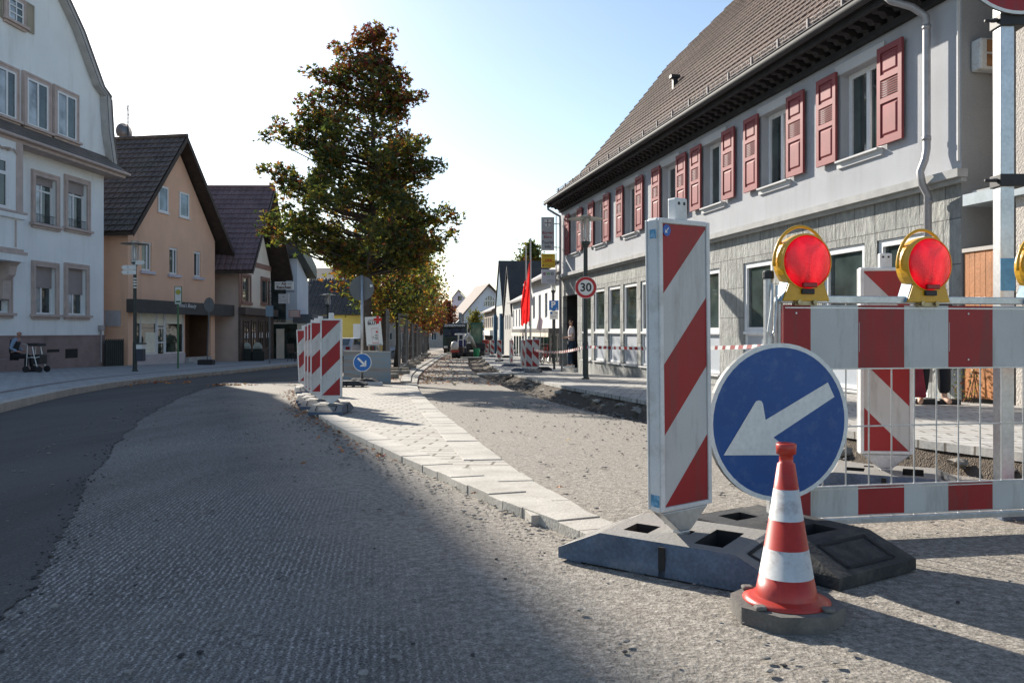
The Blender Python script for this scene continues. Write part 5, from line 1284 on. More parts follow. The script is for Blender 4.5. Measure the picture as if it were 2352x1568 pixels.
# ---------------- barrier
BA, BB = Vector((1.085, 3.30, 0)), Vector((2.167, 3.497, 0)); BT = (BB - BA).normalized(); BN = Vector((BT.y, -BT.x, 0)); BL = 2.0
class Bar:
    def w(s, p): return BA + BT * p[0] + BN * p[1] + Vector((0, 0, p[2]))
    def mb(s): return MB(s.w)
    def u(s, x, o=0.0): return (onplane(x, HY, BA + BN * o, BN) - BA).dot(BT)
BF = Bar()
ba = thing("barrier", BF.w((0, 0, g(3.3))), "galvanised mesh barrier with red and white boards carrying red warning lamps", "barrier")
um_ = [BF.u(x, .012) for x in (1800, 1862, 1971, 2077, 2178, 2280)]; pitch = (um_[5] - um_[2]) / 3
edges = um_ + [um_[5] + pitch * k for k in range(1, 8)]
m = BF.mb()
for i in range(len(edges) - 1):
    if edges[i] < BL - .02: m.bx(edges[i], min(edges[i + 1], BL), .006, .012, .652, .908, i % 2)
m.build("upper_board", [M_REDF, M_WHF], ba)
m = BF.mb()
for i in range(len(edges) - 1):
    if edges[i] < BL - .02: m.bx(edges[i], min(edges[i + 1], BL), .006, .012, .059, .174, i % 2)
m.build("lower_board", [M_REDF, M_WHF], ba)
m = BF.mb()
for z in (.655, .90, .062, .171): m.bx(.0, BL, -.004, .0125, z - .006, z - .001)
m.bx(.0, BL, -.012, .006, .648, .6525); m.bx(0, BL, -.012, .006, .174, .178)
m.build("board_rail", M_IRON, ba)
m = BF.mb(); m.bx(-.02, BL, -.018, .018, .915, .945); m.bx(-.0, BL, -.018, .018, .025, .05); m.bx(BL - .03, BL, -.015, .015, .05, .915); m.build("frame", M_IRON, ba, bevel=.003)
m = BF.mb(); m.tube([(-.005, -.03, .05), (-.005, -.03, .94)], .017, 12); m.tube([(-.052, -.028, .42), (-.052, -.028, 1.02)], .018, 12)
m.tube([(-.05, .0, .99), (-.062, .02, .90), (-.078, .02, .80), (-.068, .02, .785), (-.052, .02, .80), (-.036, .01, .90), (-.03, .0, .985)], .005, 6); m.bx(-.07, .0, -.045, -.02, .70, .715)
m.build("end_post", M_IRON, ba, smooth=False)
m = BF.mb(); m.lathe([(.0215, 1.012), (.0225, 1.018), (.0225, 1.04), (.018, 1.045), (.0, 1.045)], (-.052, -.028, 0), 14); m.build("post_cap", M_BLACK, ba, smooth=False)
m = BF.mb(); u = BF.u(1946); du = (BF.u(2305) - BF.u(1946)) / 7
u -= du * 3
while u < BL: m.tube([(u, -.01, .05), (u, -.01, .915)], .0032, 5, cap=False); u += du
for z in (.415,): m.tube([(0, -.014, z), (BL, -.014, z)], .0035, 5)
m.build("mesh_wires", M_IRON, ba)
m = BF.mb()
for u in (BF.u(1825), BF.u(2219)): 
    for z in (.875, .685): m.lathe([(.004, .012), (.004, .0145)], (u, 0, z), 8, axis='Y')
m.build("rivets", M_IRON, ba)
m = BF.mb()
for q in (1.75,): m.bx(q - .11, q + .12, -.35, .35, g(3.5), g(3.5) + .10)
ft = m.build("foot", mat("red_grey_foot", (.20, .13, .115), .85, .2, 6, dirt=(.25, .22, .19), dirt_amt=.7, dirt_scale=6), ba, bevel=.01)
# tiny maker's line along the red boards: an unreadable row of ticks, as in the photo
m = BF.mb()
for i in (2, 4):
    for k in range(26): m.bx(edges[i] + .003, edges[i] + .0065, .0122, .0128, .72 + k * .0046, .723 + k * .0046)
m.build("small_print", M_WHF, ba)
# warning lamps
M_LENS, nt_, b_ = nodes_of("red_lens")
co_ = coords(nt_); vo = N(nt_, "ShaderNodeTexVoronoi", i_Scale=220.0); nt_.links.new(co_, vo.inputs[0])
n_ = N(nt_, "ShaderNodeTexNoise", i_Scale=7.0, i_Detail=2.0, i_Distortion=1.2); nt_.links.new(co_, n_.inputs[0])
rl = ramp(nt_, n_.outputs[0], [(.35, (.30, .0, .004)), (.52, (.80, .0, .012)), (.72, (1.0, .035, .045))])
b_.inputs["Base Color"].default_value = (.50, .006, .012, 1); b_.inputs["Roughness"].default_value = .12; b_.inputs["Specular IOR Level"].default_value = .6
nt_.links.new(rl.outputs[0], b_.inputs["Emission Color"]); b_.inputs["Emission Strength"].default_value = .42  # emission stands in for sunlight coming through the lens from behind
bp_ = N(nt_, "ShaderNodeBump", i_Strength=.35, i_Distance=.004); nt_.links.new(vo.outputs[0], bp_.inputs["Height"]); nt_.links.new(bp_.outputs[0], b_.inputs["Normal"])
M_YELP = mat("yellow_plastic", (.62, .33, .012), .35, .1, 9, 60, .06, spec=.5, dirt=(.30, .20, .05), dirt_amt=.4, dirt_scale=10)
def warning_lamp(u, zc, label, yaw=0.0):
    loc = BF.w((u, -.01, zc - .14)); root = thing("warning_lamp", loc, label, "warning lamp", "red warning lamps on the barrier")
    T = Matrix.Rotation(math.atan2(BT.y, BT.x) + yaw, 3, 'Z')
    def xf(p): return T @ Vector(p) + Vector(loc) + Vector((0, 0, .14))
    m = MB(xf); m.lathe([(.0, -.064), (.03, -.0635), (.06, -.060), (.092, -.052), (.107, -.042)], (0, 0, 0), 40, axis='Y'); m.build("lens", M_LENS, root, smooth=True)
    m = MB(xf); m.lathe([(.106, -.043), (.112, -.043), (.114, -.036), (.114, 0.0), (.110, .026), (.103, .034), (.094, .034)], (0, 0, 0), 40, axis='Y', cap=False)
    m.lathe([(.0, .042), (.094, .033)], (0, 0, 0), 40, axis='Y', cap=False)
    m.add([(-.075, -.04, -.075), (.075, -.04, -.075), (.105, -.04, -.155), (-.105, -.04, -.155), (-.075, .03, -.075), (.075, .03, -.075), (.105, .03, -.155), (-.105, .03, -.155)], [(0, 1, 2, 3), (7, 6, 5, 4), (0, 4, 5, 1), (1, 5, 6, 2), (2, 6, 7, 3), (3, 7, 4, 0)])
    m.build("housing", M_YELP, root, smooth=False, bevel=.003)
    m = MB(xf); m.tube([(.123 * math.cos(R(a)), .0, .121 * math.sin(R(a)) + .024 * max(0, math.sin(R(a))) ** 1.5) for a in range(-12, 193, 8)], .0065, 8)
    for a in (40, 140): m.tube([(.105 * math.cos(R(a)), .012, .105 * math.sin(R(a))), (.121 * math.cos(R(a)), .012, .121 * math.sin(R(a)) + .03 * math.sin(R(a)) ** 1.5)], .006, 6)
    m.build("handle", M_YELP, root, smooth=True)
    m = MB(xf); m.bx(-.028, .028, -.052, -.04, -.128, -.107); m.build("switch", M_BLACK, root, bevel=.003)
    m = MB(xf); m.bx(-.032, .03, -.0665, -.05, -.102, -.083); m.build("lens_clip", mat("red_clip", (.30, .01, .012), .3), root, bevel=.003)
    m = MB(xf); m.bx(-.05, .05, -.035, -.012, -.172, -.148); m.lathe([(.010, -.045), (.010, -.034)], (-.035, 0, -.16), 8, axis='Y'); m.lathe([(.010, -.045), (.010, -.034)], (.035, 0, -.16), 8, axis='Y'); m.build("bracket", mat("brass_bracket", (.36, .30, .18), .4, .3, 20, metal=.7), root)
    m = MB(xf); m.add([(-.109, -.03, -.075), (-.078, -.03, -.075), (-.1065, -.03, -.155), (-.1065, .028, -.155), (-.0785, .028, -.075)], [(1, 2, 3, 4)]); m.build("blue_overspray", mat("blue_spray", (.25, .42, .55), .5, .4, 25), root)
    for k in (90, 200, 340): pass
    return root
warning_lamp(BF.u(1843), 1.078, "red warning lamp on the left end of the barrier rail", .08)
warning_lamp(BF.u(2122), 1.076, "red warning lamp on the barrier rail in front of the orange gate", .10)
warning_lamp(BF.u(2392), 1.074, "red warning lamp cut off by the right edge, beside the square post", .13)
# square post with the no entry sign
PX, PY = 2.29, 3.85
ne = thing("no_entry_sign", (PX, PY, g(PY)), "square galvanised post with a red no entry sign, only its lower rim in view", "sign")
m = MB(); m.bx(PX - .032, PX + .032, PY - .032, PY + .032, g(PY) + .02, 2.9); m.build("post", M_IRON, ne, bevel=.004)
m = MB(); m.bx(PX - .034, PX + .034, PY - .0345, PY - .0325, .99, 1.14); m.build("blue_paint_mark", mat("blue_band", (.08, .28, .52), .5, .2, 20), ne)
for z in (2.24, 1.50):
    m = MB(); m.bx(PX - .04, PX + .085, PY - .045, PY + .045, z - .028, z + .028); m.tube([(PX - .10, PY - .02, z), (PX - .04, PY - .02, z)], .008, 8); m.lathe([(.018, -.005), (.018, .008)], (PX - .055, PY - .02, z), 6, axis='Z'); m.build("clamp", M_BLACK, ne, bevel=.004)
m = MB(); c = Vector((PX + .045, PY - .06, 2.555)); cyl(m, c, Vector((1, 0, 0)), Vector((0, 1, 0)), .30, .012, 0)
m.build("sign_plate", M_SIGNBACK, ne)
m = MB(); disc(m, c, Vector((1, 0, 0)), Vector((0, -1, 0)), 0, .285, .002, 0); m.build("red_face", M_REDF, ne)
m = MB(); disc(m, c, Vector((1, 0, 0)), Vector((0, -1, 0)), .285, .3, .002, 0); m.bx(c.x - .22, c.x + .22, c.y - .005, c.y - .003, c.z - .045, c.z + .045); m.build("white_border", M_SIGNW, ne)
m = MB(); m.bx(PX - .12, PX + .4, PY - .2, PY + .2, g(PY), g(PY) + .12); m.build("base_plate", M_BASE, ne, bevel=.01)
# ---------------- red and white tape
tape = MB()
def tape_run(a, b, sag, phase=0.0):
    a, b = Vector(a), Vector(b); L = (b - a).length; n = max(4, int(L / .05)); d = (b - a).normalized(); k = 0
    prev = None
    for i in range(n + 1):
        t = i / n; p = a.lerp(b, t); p.z -= sag * 4 * t * (1 - t); tw = .5 * math.sin(t * 9 + phase)
        w = Vector((math.sin(tw) * .5, 0, math.cos(tw))).normalized() * .038
        cur = (p - w, p + w)
        if prev: tape.add([prev[0], cur[0], cur[1], prev[1]], [(0, 1, 2, 3)], int(t * L / .13) % 2)
        prev = cur
lampX, lampY = (1345 - CX) / F * 21.6, 21.6
tape_run(P(1226, 803, 29.5), P(1345, 796, 21.55), .12); tape_run(P(1345, 796, 21.55), P(2134, 772, 11.5), .10, 2)
tag(tape.build("barrier_tape", [M_REDF, M_SIGNW], recalc=False), "red and white barrier tape sagging from the beacons along the grey house front", "tape")
# ---------------- street lamps
def make_lamp(label):
    root = thing("street_lamp", (0, 0, 0), label, "street lamp", "street lamps with flat disc shades"); 
    m = MB(); m.lathe([(.10, 0), (.10, .04), (.075, .08), (.072, 1.0), (.06, 1.04), (.055, 3.6), (.08, 3.66), (.12, 3.72), (.12, 3.78), (.05, 3.8)], (0, 0, 0), 16); m.build("pole", M_POLE, root, smooth=False)
    M_LG, nt, b = nodes_of("lamp_glass") if "lamp_glass" not in MATS else (MATS["lamp_glass"], None, None)
    if nt:
        b.inputs["Base Color"].default_value = (.86, .88, .88, 1); b.inputs["Roughness"].default_value = .08; b.inputs["Transmission Weight"].default_value = .85; b.inputs["IOR"].default_value = 1.05; MATS["lamp_glass"] = M_LG
    m = MB(); m.lathe([(.135, 3.78), (.14, 4.46)], (0, 0, 0), 20, cap=False); m.build("lamp_glass", MATS["lamp_glass"], root, smooth=True)
    m = MB(); m.lathe([(.04, 3.8), (.06, 3.9), (.05, 4.25), (.08, 4.4)], (0, 0, 0), 12); m.build("lamp_core", mat("lamp_core", (.5, .48, .46), .3, .1, 4, metal=.6), root)
    m = MB(); m.lathe([(.0, 4.44), (.15, 4.43), (.46, 4.40), (.465, 4.41), (.15, 4.46), (.0, 4.47)], (0, 0, 0), 36); m.lathe([(.14, 4.46), (.14, 4.50), (.0, 4.51)], (0, 0, 0), 20); m.build("lamp_shade", mat("lamp_shade_metal", (.30, .29, .26), .35, .1, 4, metal=.6), root, smooth=False)
    return root
SL = make_lamp("dark street lamp carrying the round thirty speed limit sign"); SL.location = (lampX, lampY, gr(21.6)); SL.scale = (1, 1, .95)
s2 = copy_tree(SL, ((310 - CX) / F * 28.6, 28.6, g(28.6) + .125), 0, "street lamp with white pointer boards and a litter bin in front of the peach house"); s2.scale = (1, 1, 1.0)
s3 = copy_tree(SL, ((1271 - CX) / F * 43, 43, gr(43)), 0, "small distant street lamp behind the blue parking sign"); s3.scale = (1, 1, 1)
s4 = copy_tree(SL, ((753 - CX) / F * 46, 46, g(46)), 0, "street lamp whose head shows just above the beacons on the island"); s4.scale = (1, 1, .86)
def round_sign(name, c, rad, n, faces, label, cat="sign", group=None):
    """faces: list of (r0, r1, material)"""
    root = thing(name, tuple(c), label, cat, group); n = Vector(n); w = Vector((-n.y, n.x, 0))
    if w.x < 0: w = -w
    m = MB(); cyl(m, c - n * .012, w, n, rad, .012); m.build("sign_plate", M_SIGNBACK, root)
    for r0, r1, mm, nm in faces:
        m = MB(); disc(m, c, w, n, r0, r1, .002); m.build(nm, mm, root)
    return root, w
FN = Vector((0, -1, 0))
c = P(1345, 660.5, 21.5)
c.z = CH + (HY - 660.5) / F * 21.5; c.y = 21.43
sp, w = round_sign("speed_limit_sign", c, .285, FN, [(0, .20, M_SIGNW, "white_face"), (.20, .275, mat("sign_red", (.48, .02, .025), .45), "red_ring"), (.275, .285, M_SIGNW, "white_border")], "round red rimmed speed limit sign reading 30 on a lamp pole")
m = MB(); add_text(m, "30", c + Vector((0, -.006, -.005)), (1, 0, 0), (0, 0, 1), .30, bold=.007); m.build("numerals", M_BLKTXT, sp)
# parking sign on its own post
pY = 34.2; px_ = (1273 - CX) / F * pY
pk = thing("parking_sign", (px_, pY, gr(pY)), "blue parking sign with a small time plate on a dark post", "sign")
m = MB(); m.tube([(px_, pY, gr(pY)), (px_, pY, P(0, 690, pY).z)], .05, 8); m.build("post", M_POLE, pk)
a, b = P(1261, 690, pY), P(1283, 712.5, pY); m = MB(); m.bx(a.x, b.x, pY - .07, pY - .055, b.z, a.z); m.build("blue_plate", M_BLUE2, pk)
m = MB(); add_text(m, "P", ((a.x + b.x) / 2 - .03, pY - .073, (a.z + b.z) / 2 + .02), (1, 0, 0), (0, 0, 1), .36, bold=.01); q = (b.x - .10, pY - .073, b.z + .07)
m.bx(q[0], q[0] + .07, q[1] - .001, q[1], q[2] - .006, q[2] + .006); m.poly([(q[0] - .02, q[1], q[2]), (q[0] + .015, q[1], q[2] + .025), (q[0] + .015, q[1], q[2] - .025)]); m.build("lettering", M_SIGNW, pk)
a, b = P(1262.5, 714, pY), P(1281.5, 733, pY); m = MB(); m.bx(a.x, b.x, pY - .07, pY - .055, b.z, a.z); m.build("time_plate", M_SIGNW, pk)
m = MB(); m.bx(a.x + .03, a.x + .11, pY - .073, pY - .0705, a.z - .13, a.z - .04); m.build("disc_symbol", M_BLUE2, pk)
m = MB(); add_text(m, "1 Std.", (a.x + .23, pY - .073, a.z - .085), (1, 0, 0), (0, 0, 1), .095); add_text(m, "Mo-Fr 8-18h", (a.x + .17, pY - .073, a.z - .20), (1, 0, 0), (0, 0, 1), .045); add_text(m, "Sa 8-13h", (a.x + .17, pY - .073, a.z - .26), (1, 0, 0), (0, 0, 1), .045); m.build("time_lettering", M_BLKTXT, pk)
# hanging signs on the corner of the grey house
sY = 31.6
def hang_sign(name, x0, y0, x1, y1, mm, label):
    a, b = P(x0, y0, sY), P(x1, y1, sY); root = thing(name, ((a.x + b.x) / 2, sY, b.z), label, "sign")
    m = MB(); m.bx(a.x, b.x, sY - .05, sY + .05, b.z, a.z); m.build("board", mm, root, bevel=.01)
    m = MB(); xr = P(1278.5, 0, sY).x
    for z in (a.z - .25, b.z + .12): m.tube([(b.x, sY, z), (xr + .12, sY + .1, z + .0)], .02, 6)
    m.tube([(xr - .02, sY, b.z - .05), (xr - .02, sY, a.z + .05)], .022, 6); m.build("bracket", M_PIPE, root)
    return root, a, b
M_SGREY = mat("sign_grey", (.44, .45, .47), .5, .04, 3)
r1_, a, b = hang_sign("info_sign", 1243, 499, 1273, 575, M_SGREY, "tall grey sign with a coat of arms and citizen office lettering on the house corner")
xm = (a.x + b.x) / 2; y_ = sY - .053
m = MB(); sh = [(-.13, .15), (.13, .15), (.13, -.02), (.09, -.10), (0, -.15), (-.09, -.10), (-.13, -.02)]; zc = a.z - .24; m.poly([(xm + p, y_, zc + q) for p, q in sh]); m.build("shield", M_SIGNW, r1_)
m = MB(); m.bx(xm - .012, xm + .012, y_ - .003, y_ - .001, zc - .11, zc + .12); m.bx(xm - .10, xm + .10, y_ - .003, y_ - .001, zc - .002, zc + .022)
for p, q in ((0, .12), (0, -.10), (-.10, .01), (.10, .01)): m.poly([(xm + p + .028, y_ - .0035, zc + q), (xm + p, y_ - .0035, zc + q + .028), (xm + p - .028, y_ - .0035, zc + q), (xm + p, y_ - .0035, zc + q - .028)])
m.build("cross_emblem", M_BLKTXT, r1_)
m = MB(); add_text(m, "Bürger", (xm, y_, a.z - .60), (1, 0, 0), (0, 0, 1), .155, bold=.003); add_text(m, "Büro", (xm, y_, a.z - .76), (1, 0, 0), (0, 0, 1), .155, bold=.003); m.build("red_lettering", M_REDTXT, r1_)
m = MB(); add_text(m, "Tourist", (xm, y_, a.z - .97), (1, 0, 0), (0, 0, 1), .155, bold=.003); add_text(m, "Info", (xm, y_, a.z - 1.13), (1, 0, 0), (0, 0, 1), .155, bold=.003); m.build("black_lettering", M_BLKTXT, r1_)
r2_, a, b = hang_sign("parcel_sign", 1243.8, 583, 1275, 614.5, mat("sign_yellow", (.66, .44, .02), .5, .04, 3), "yellow postal sign hanging under the grey information sign")
m = MB(); add_text(m, "Deutsche Post", ((a.x + b.x) / 2 - .03, y_, a.z - .08), (1, 0, 0), (0, 0, 1), .06); m.build("post_lettering", M_BLKTXT, r2_)
m = MB(); add_text(m, "DHL", ((a.x + b.x) / 2, y_, (a.z + b.z) / 2), (1, 0, 0), (0, 0, 1), .15, bold=.005, shear=.3); m.bx(a.x + .03, a.x + .11, y_ - .002, y_ - .0005, (a.z + b.z) / 2 - .05, (a.z + b.z) / 2 - .035); m.bx(b.x - .11, b.x - .03, y_ - .002, y_ - .0005, (a.z + b.z) / 2 - .05, (a.z + b.z) / 2 - .035); m.build("red_lettering", mat("letter_red", (.55, .01, .02), .5), r2_)
m = MB(); add_text(m, "Postbank", ((a.x + b.x) / 2 + .05, y_, b.z + .08), (1, 0, 0), (0, 0, 1), .075); m.lathe([(.03, -.002), (.03, 0)], (a.x + .07, y_, b.z + .08), 10, axis='Y'); m.build("bank_lettering", mat("letter_purple", (.25, .03, .12), .5), r2_)
r3_, a, b = hang_sign("sponsor_sign", 1243.8, 619, 1275.6, 651.6, mat("sign_pale", (.58, .57, .62), .5, .04, 3), "pale sign with coloured ewo lettering, lowest on the house corner")
for k, (ch, cc) in enumerate((("e", (.30, .03, .12)), ("w", (.12, .35, .05)), ("o", (.05, .05, .06)))):
    m = MB(); add_text(m, ch, (a.x + .11 + k * .15, y_, a.z - .15), (1, 0, 0), (0, 0, 1), .22, bold=.004); m.build("letter_" + ch, mat("letter_" + ch, cc, .5), r3_)
m = MB(); m.tube([(xm - .09, y_, a.z - .26), (xm, y_, a.z - .29), (xm + .09, y_, a.z - .26)], .006, 4)
for k in range(2): m.bx(xm - .03, b.x - .06, y_ - .001, y_, b.z + .08 + k * .05, b.z + .10 + k * .05)
m.build("small_print", M_PIPE, r3_)
# flagpoles
M_FLAG = bpy.data.materials.new("red_flag"); M_FLAG.use_nodes = True; _b = M_FLAG.node_tree.nodes["Principled BSDF"]; _b.inputs["Base Color"].default_value = (.62, .02, .025, 1); _b.inputs["Roughness"].default_value = .8; _b.inputs["Transmission Weight"].default_value = .0
_t = M_FLAG.node_tree.nodes.new("ShaderNodeBsdfTranslucent"); _t.inputs[0].default_value = (.75, .03, .03, 1); _x = M_FLAG.node_tree.nodes.new("ShaderNodeMixShader"); _x.inputs[0].default_value = .55; M_FLAG.node_tree.links.new(_b.outputs[0], _x.inputs[1]); M_FLAG.node_tree.links.new(_t.outputs[0], _x.inputs[2]); M_FLAG.node_tree.links.new(_x.outputs[0], M_FLAG.node_tree.nodes["Material Output"].inputs[0])
for x, yt, Y, fx0, fx1, fy0, fy1, lab in ((1208, 568, 37.5, -13, -1, 640, 742, "shorter flagpole with a limp red flag, left of the pair"), (1218.5, 550, 36.8, -16, 1, 598, 738, "taller flagpole with a limp red flag, right of the pair")):
    X = (x - CX) / F * Y; root = thing("flagpole", (X, Y, gr(Y)), lab, "flagpole", "flagpoles with red flags"); zt = P(0, yt, Y).z
    m = MB(); m.tube([(X, Y, gr(Y)), (X, Y, zt)], [.055, .035], 10); m.lathe([(.05, 0), (.06, .03), (.0, .06)], (X, Y, zt), 8); m.build("pole", mat("pole_aluminium", (.42, .42, .42), .4, .06, 3, metal=.5), root)
    m = MB(); n_, k_ = 14, 9; z0, z1 = P(0, fy1, Y).z, P(0, fy0, Y).z; w = abs(fx0) / F * Y; vs = []
    for i in range(n_ + 1):
        t = i / n_
        for j in range(k_ + 1):
            q = j / k_; ww = w * (.25 + .75 * min(1, (1 - t) * 3.0)) if t > .0 else w
            ww = w * min(1, .15 + 1.5 * (1 - t)) 
            vs.append((X - q * ww + .03 * math.sin(q * 14 + t * 3), Y + .10 * math.sin(q * 11 + t * 4 + x), z0 + (z1 - z0) * t - q * .15 + .05 * math.sin(q * 9)))
    m.add(vs, [(i * (k_ + 1) + j, i * (k_ + 1) + j + 1, (i + 1) * (k_ + 1) + j + 1, (i + 1) * (k_ + 1) + j) for i in range(n_) for j in range(k_)])
    m.build("flag", M_FLAG, root, smooth=True, recalc=False)
# ---------------- left pavement furniture
def fing(root, x0, x1, y0, y1, Y, left, lab):
    a, b = P(x0, y0, Y), P(x1, y1, Y); h = a.z - b.z; zm = (a.z + b.z) / 2; d = h * .5
    pts = [(a.x + d, a.z), (b.x, a.z), (b.x, b.z), (a.x + d, b.z), (a.x, zm)] if left else [(a.x, a.z), (b.x - d, a.z), (b.x, zm), (b.x - d, b.z), (a.x, b.z)]
    m = MB(); m.extr([(x, Y - .10, z) for x, z in pts], (0, .03, 0)); p = m.build("pointer_board", M_SIGNW, root)
    m = MB()
    for k in (0.3, .62): m.bx(a.x + .2, b.x - .25, Y - .103, Y - .1005, b.z + h * k, b.z + h * k + .02)
    build_under(m, "small_print", M_PIPE, p, root)
ly = 28.6; lx = (310 - CX) / F * ly
wp = thing("direction_boards", (lx, ly, 2.0), "white pointer boards strapped to the lamp pole before the peach house", "sign")
fing(wp, 305.5, 336, 598.5, 608.5, ly, False, ""); fing(wp, 281.5, 315, 609.5, 619.5, ly, True, ""); fing(wp, 281.5, 315, 620.5, 630.5, ly, True, "")
m = MB()
for y in (640, 647, 653, 660): m.lathe([(.075, -.03), (.075, .03)], (lx, ly, P(0, y, ly).z), 10)
m.build("clamp", M_IRON, wp)
bn = thing("litter_bin", (lx + .38, ly, g(ly) + .125), "dark litter bin with pale rim next to the lamp pole", "bin")
a, b = P(317, 789, ly), P(332, 829, ly); m = MB(); m.bx(a.x, b.x, ly - .18, ly + .1, b.z, a.z - .18); m.build("body", mat("bin_blue_grey", (.05, .055, .075), .6), bn, bevel=.02)
m = MB(); m.bx(a.x + .01, b.x - .01, ly - .17, ly + .09, a.z - .18, a.z - .02); m.build("rim", M_SIGNW, bn); m = MB(); m.bx(a.x - .02, b.x + .02, ly - .2, ly + .12, a.z - .02, a.z + .03); m.bx(a.x - .1, a.x, ly - .03, ly + .03, b.z + .3, b.z + .36); m.build("lid", M_POLE, bn)
M_BUSG = mat("bus_green", (.06, .16, .07), .5)
bY = 32.0; bX = (409 - CX) / F * bY
bs = thing("bus_stop_sign", (bX, bY, g(bY) + .125), "bus stop sign with yellow disc on a thin green post", "sign")
m = MB(); m.tube([(bX, bY, g(bY) + .12), (bX, bY, P(0, 658, bY).z)], .035, 8); m.build("post", M_BUSG, bs)
a, b = P(404, 659, bY), P(418, 698, bY); m = MB(); m.bx(a.x, b.x, bY - .08, bY - .05, b.z, a.z); m.build("board", M_SIGNW, bs); m = MB()
for q in ((a.x - .02, a.x, b.z, a.z + .02), (b.x, b.x + .02, b.z, a.z + .02), (a.x, b.x, a.z, a.z + .02)): m.bx(q[0], q[1], bY - .085, bY - .045, q[2], q[3])
m.build("board_frame", M_BUSG, bs)
m = MB(); cc = Vector(((a.x + b.x) / 2, bY - .082, a.z - .2)); disc(m, cc, Vector((1, 0, 0)), FN, 0, .10, 0); m.build("yellow_disc", mat("bus_yellow", (.60, .50, .06), .5), bs)
m = MB(); disc(m, cc, Vector((1, 0, 0)), FN, .085, .10, .003); add_text(m, "H", cc + Vector((0, -.004, 0)), (1, 0, 0), (0, 0, 1), .14); m.bx(a.x + .03, b.x - .03, bY - .083, bY - .0805, b.z + .05, b.z + .12); m.build("lettering", M_BUSG, bs)
eY = 37.5; eX = (476 - CX) / F * eY
es = thing("turned_sign", (eX, eY, g(eY) + .125), "traffic sign turned edge on, on a temporary post by the shop steps", "sign")
m = MB(); m.tube([(eX, eY, g(eY) + .2), (eX + .1, eY, P(0, 683, eY).z)], .03, 8); m.build("post", M_SIGNBACK, es)
cc = P(480, 700, eY); m = MB(); cyl(m, cc, Vector((.35, .94, 0)).normalized(), Vector((.94, -.35, 0)).normalized(), .33, .02); m.build("sign_plate", M_SIGNBACK, es)
m = MB(); m.bx(eX - .38, eX + .3, eY - .2, eY + .2, g(eY) + .125, g(eY) + .36); m.build("base_block", M_BLACK, es, bevel=.03)
qY = 39.5; qX = (619.5 - CX) / F * qY
qs = thing("road_sign", (qX, qY, g(qY) + .125), "grey rectangular road sign seen from behind in front of the pub", "sign")
m = MB(); m.tube([(qX, qY, g(qY) + .12), (qX, qY, P(0, 700, qY).z)], .04, 8); m.build("post", M_SIGNBACK, qs); a, b = P(611.5, 702, qY), P(628.5, 727, qY); m = MB(); m.bx(a.x, b.x, qY - .08, qY - .06, b.z, a.z); m.build("sign_plate", mat("sign_back_blue", (.20, .27, .33), .5), qs)
# pub signs
uY = 49.5
us = thing("pub_sign", P(640, 655, uY), "white pub sign with blackletter style name on an iron arm", "sign")
a, b = P(632, 647, uY), P(673.5, 665, uY); m = MB(); m.bx(a.x, b.x, uY - .08, uY + .08, b.z, a.z); m.build("board", M_SIGNW, us)
m = MB(); add_text(m, "Alt", ((a.x + b.x) / 2, uY - .083, a.z - .13), (1, 0, 0), (0, 0, 1), .24, bold=.006); add_text(m, "Renchen", ((a.x + b.x) / 2, uY - .083, b.z + .13), (1, 0, 0), (0, 0, 1), .25, bold=.008)
for s_ in (-1, 1): m.bx((a.x + b.x) / 2 + s_ * .36 - .14, (a.x + b.x) / 2 + s_ * .36 + .14, uY - .084, uY - .081, a.z - .14, a.z - .12)
m.build("lettering", mat("letter_brown", (.09, .03, .02), .5), us)
m = MB(); c0 = P(617, 669, uY); c1 = P(676, 669, uY); m.tube([c0, c1], .03, 6); m.tube([P(617, 648, uY), P(636, 648, uY)], .02, 6); m.tube([P(617, 646, uY), P(617, 700, uY)], .03, 6)
for k in range(3):
    cc = P(625, 680 + k * 9, uY); m.tube([cc + Vector((.13 * math.cos(t), 0, .13 * math.sin(t))) for t in [i * .6 for i in range(11)]], .012, 4)
m.build("iron_arm", M_BLACK, us)
u2 = thing("brewery_sign", P(652, 688, uY), "small square lantern sign hanging below the pub name board", "sign")
a, b = P(640.5, 675, uY), P(663.5, 697, uY); m = MB(); m.bx(a.x, b.x, uY - .1, uY + .1, b.z, a.z); m.build("board", mat("lantern_white", (.58, .56, .56), .5), u2)
m = MB(); add_text(m, "ULMER", ((a.x + b.x) / 2, uY - .103, b.z + .17), (1, 0, 0), (0, 0, 1), .14); m.lathe([(.05, -.003), (.05, 0)], ((a.x + b.x) / 2, uY - .1, a.z - .18), 10, axis='Y'); m.build("lettering", M_PIPE, u2); m = MB(); m.tube([P(645, 669, uY), P(645, 675, uY)], .01, 4); m.tube([P(659, 669, uY), P(659, 675, uY)], .01, 4); m.build("hanger", M_BLACK, u2)
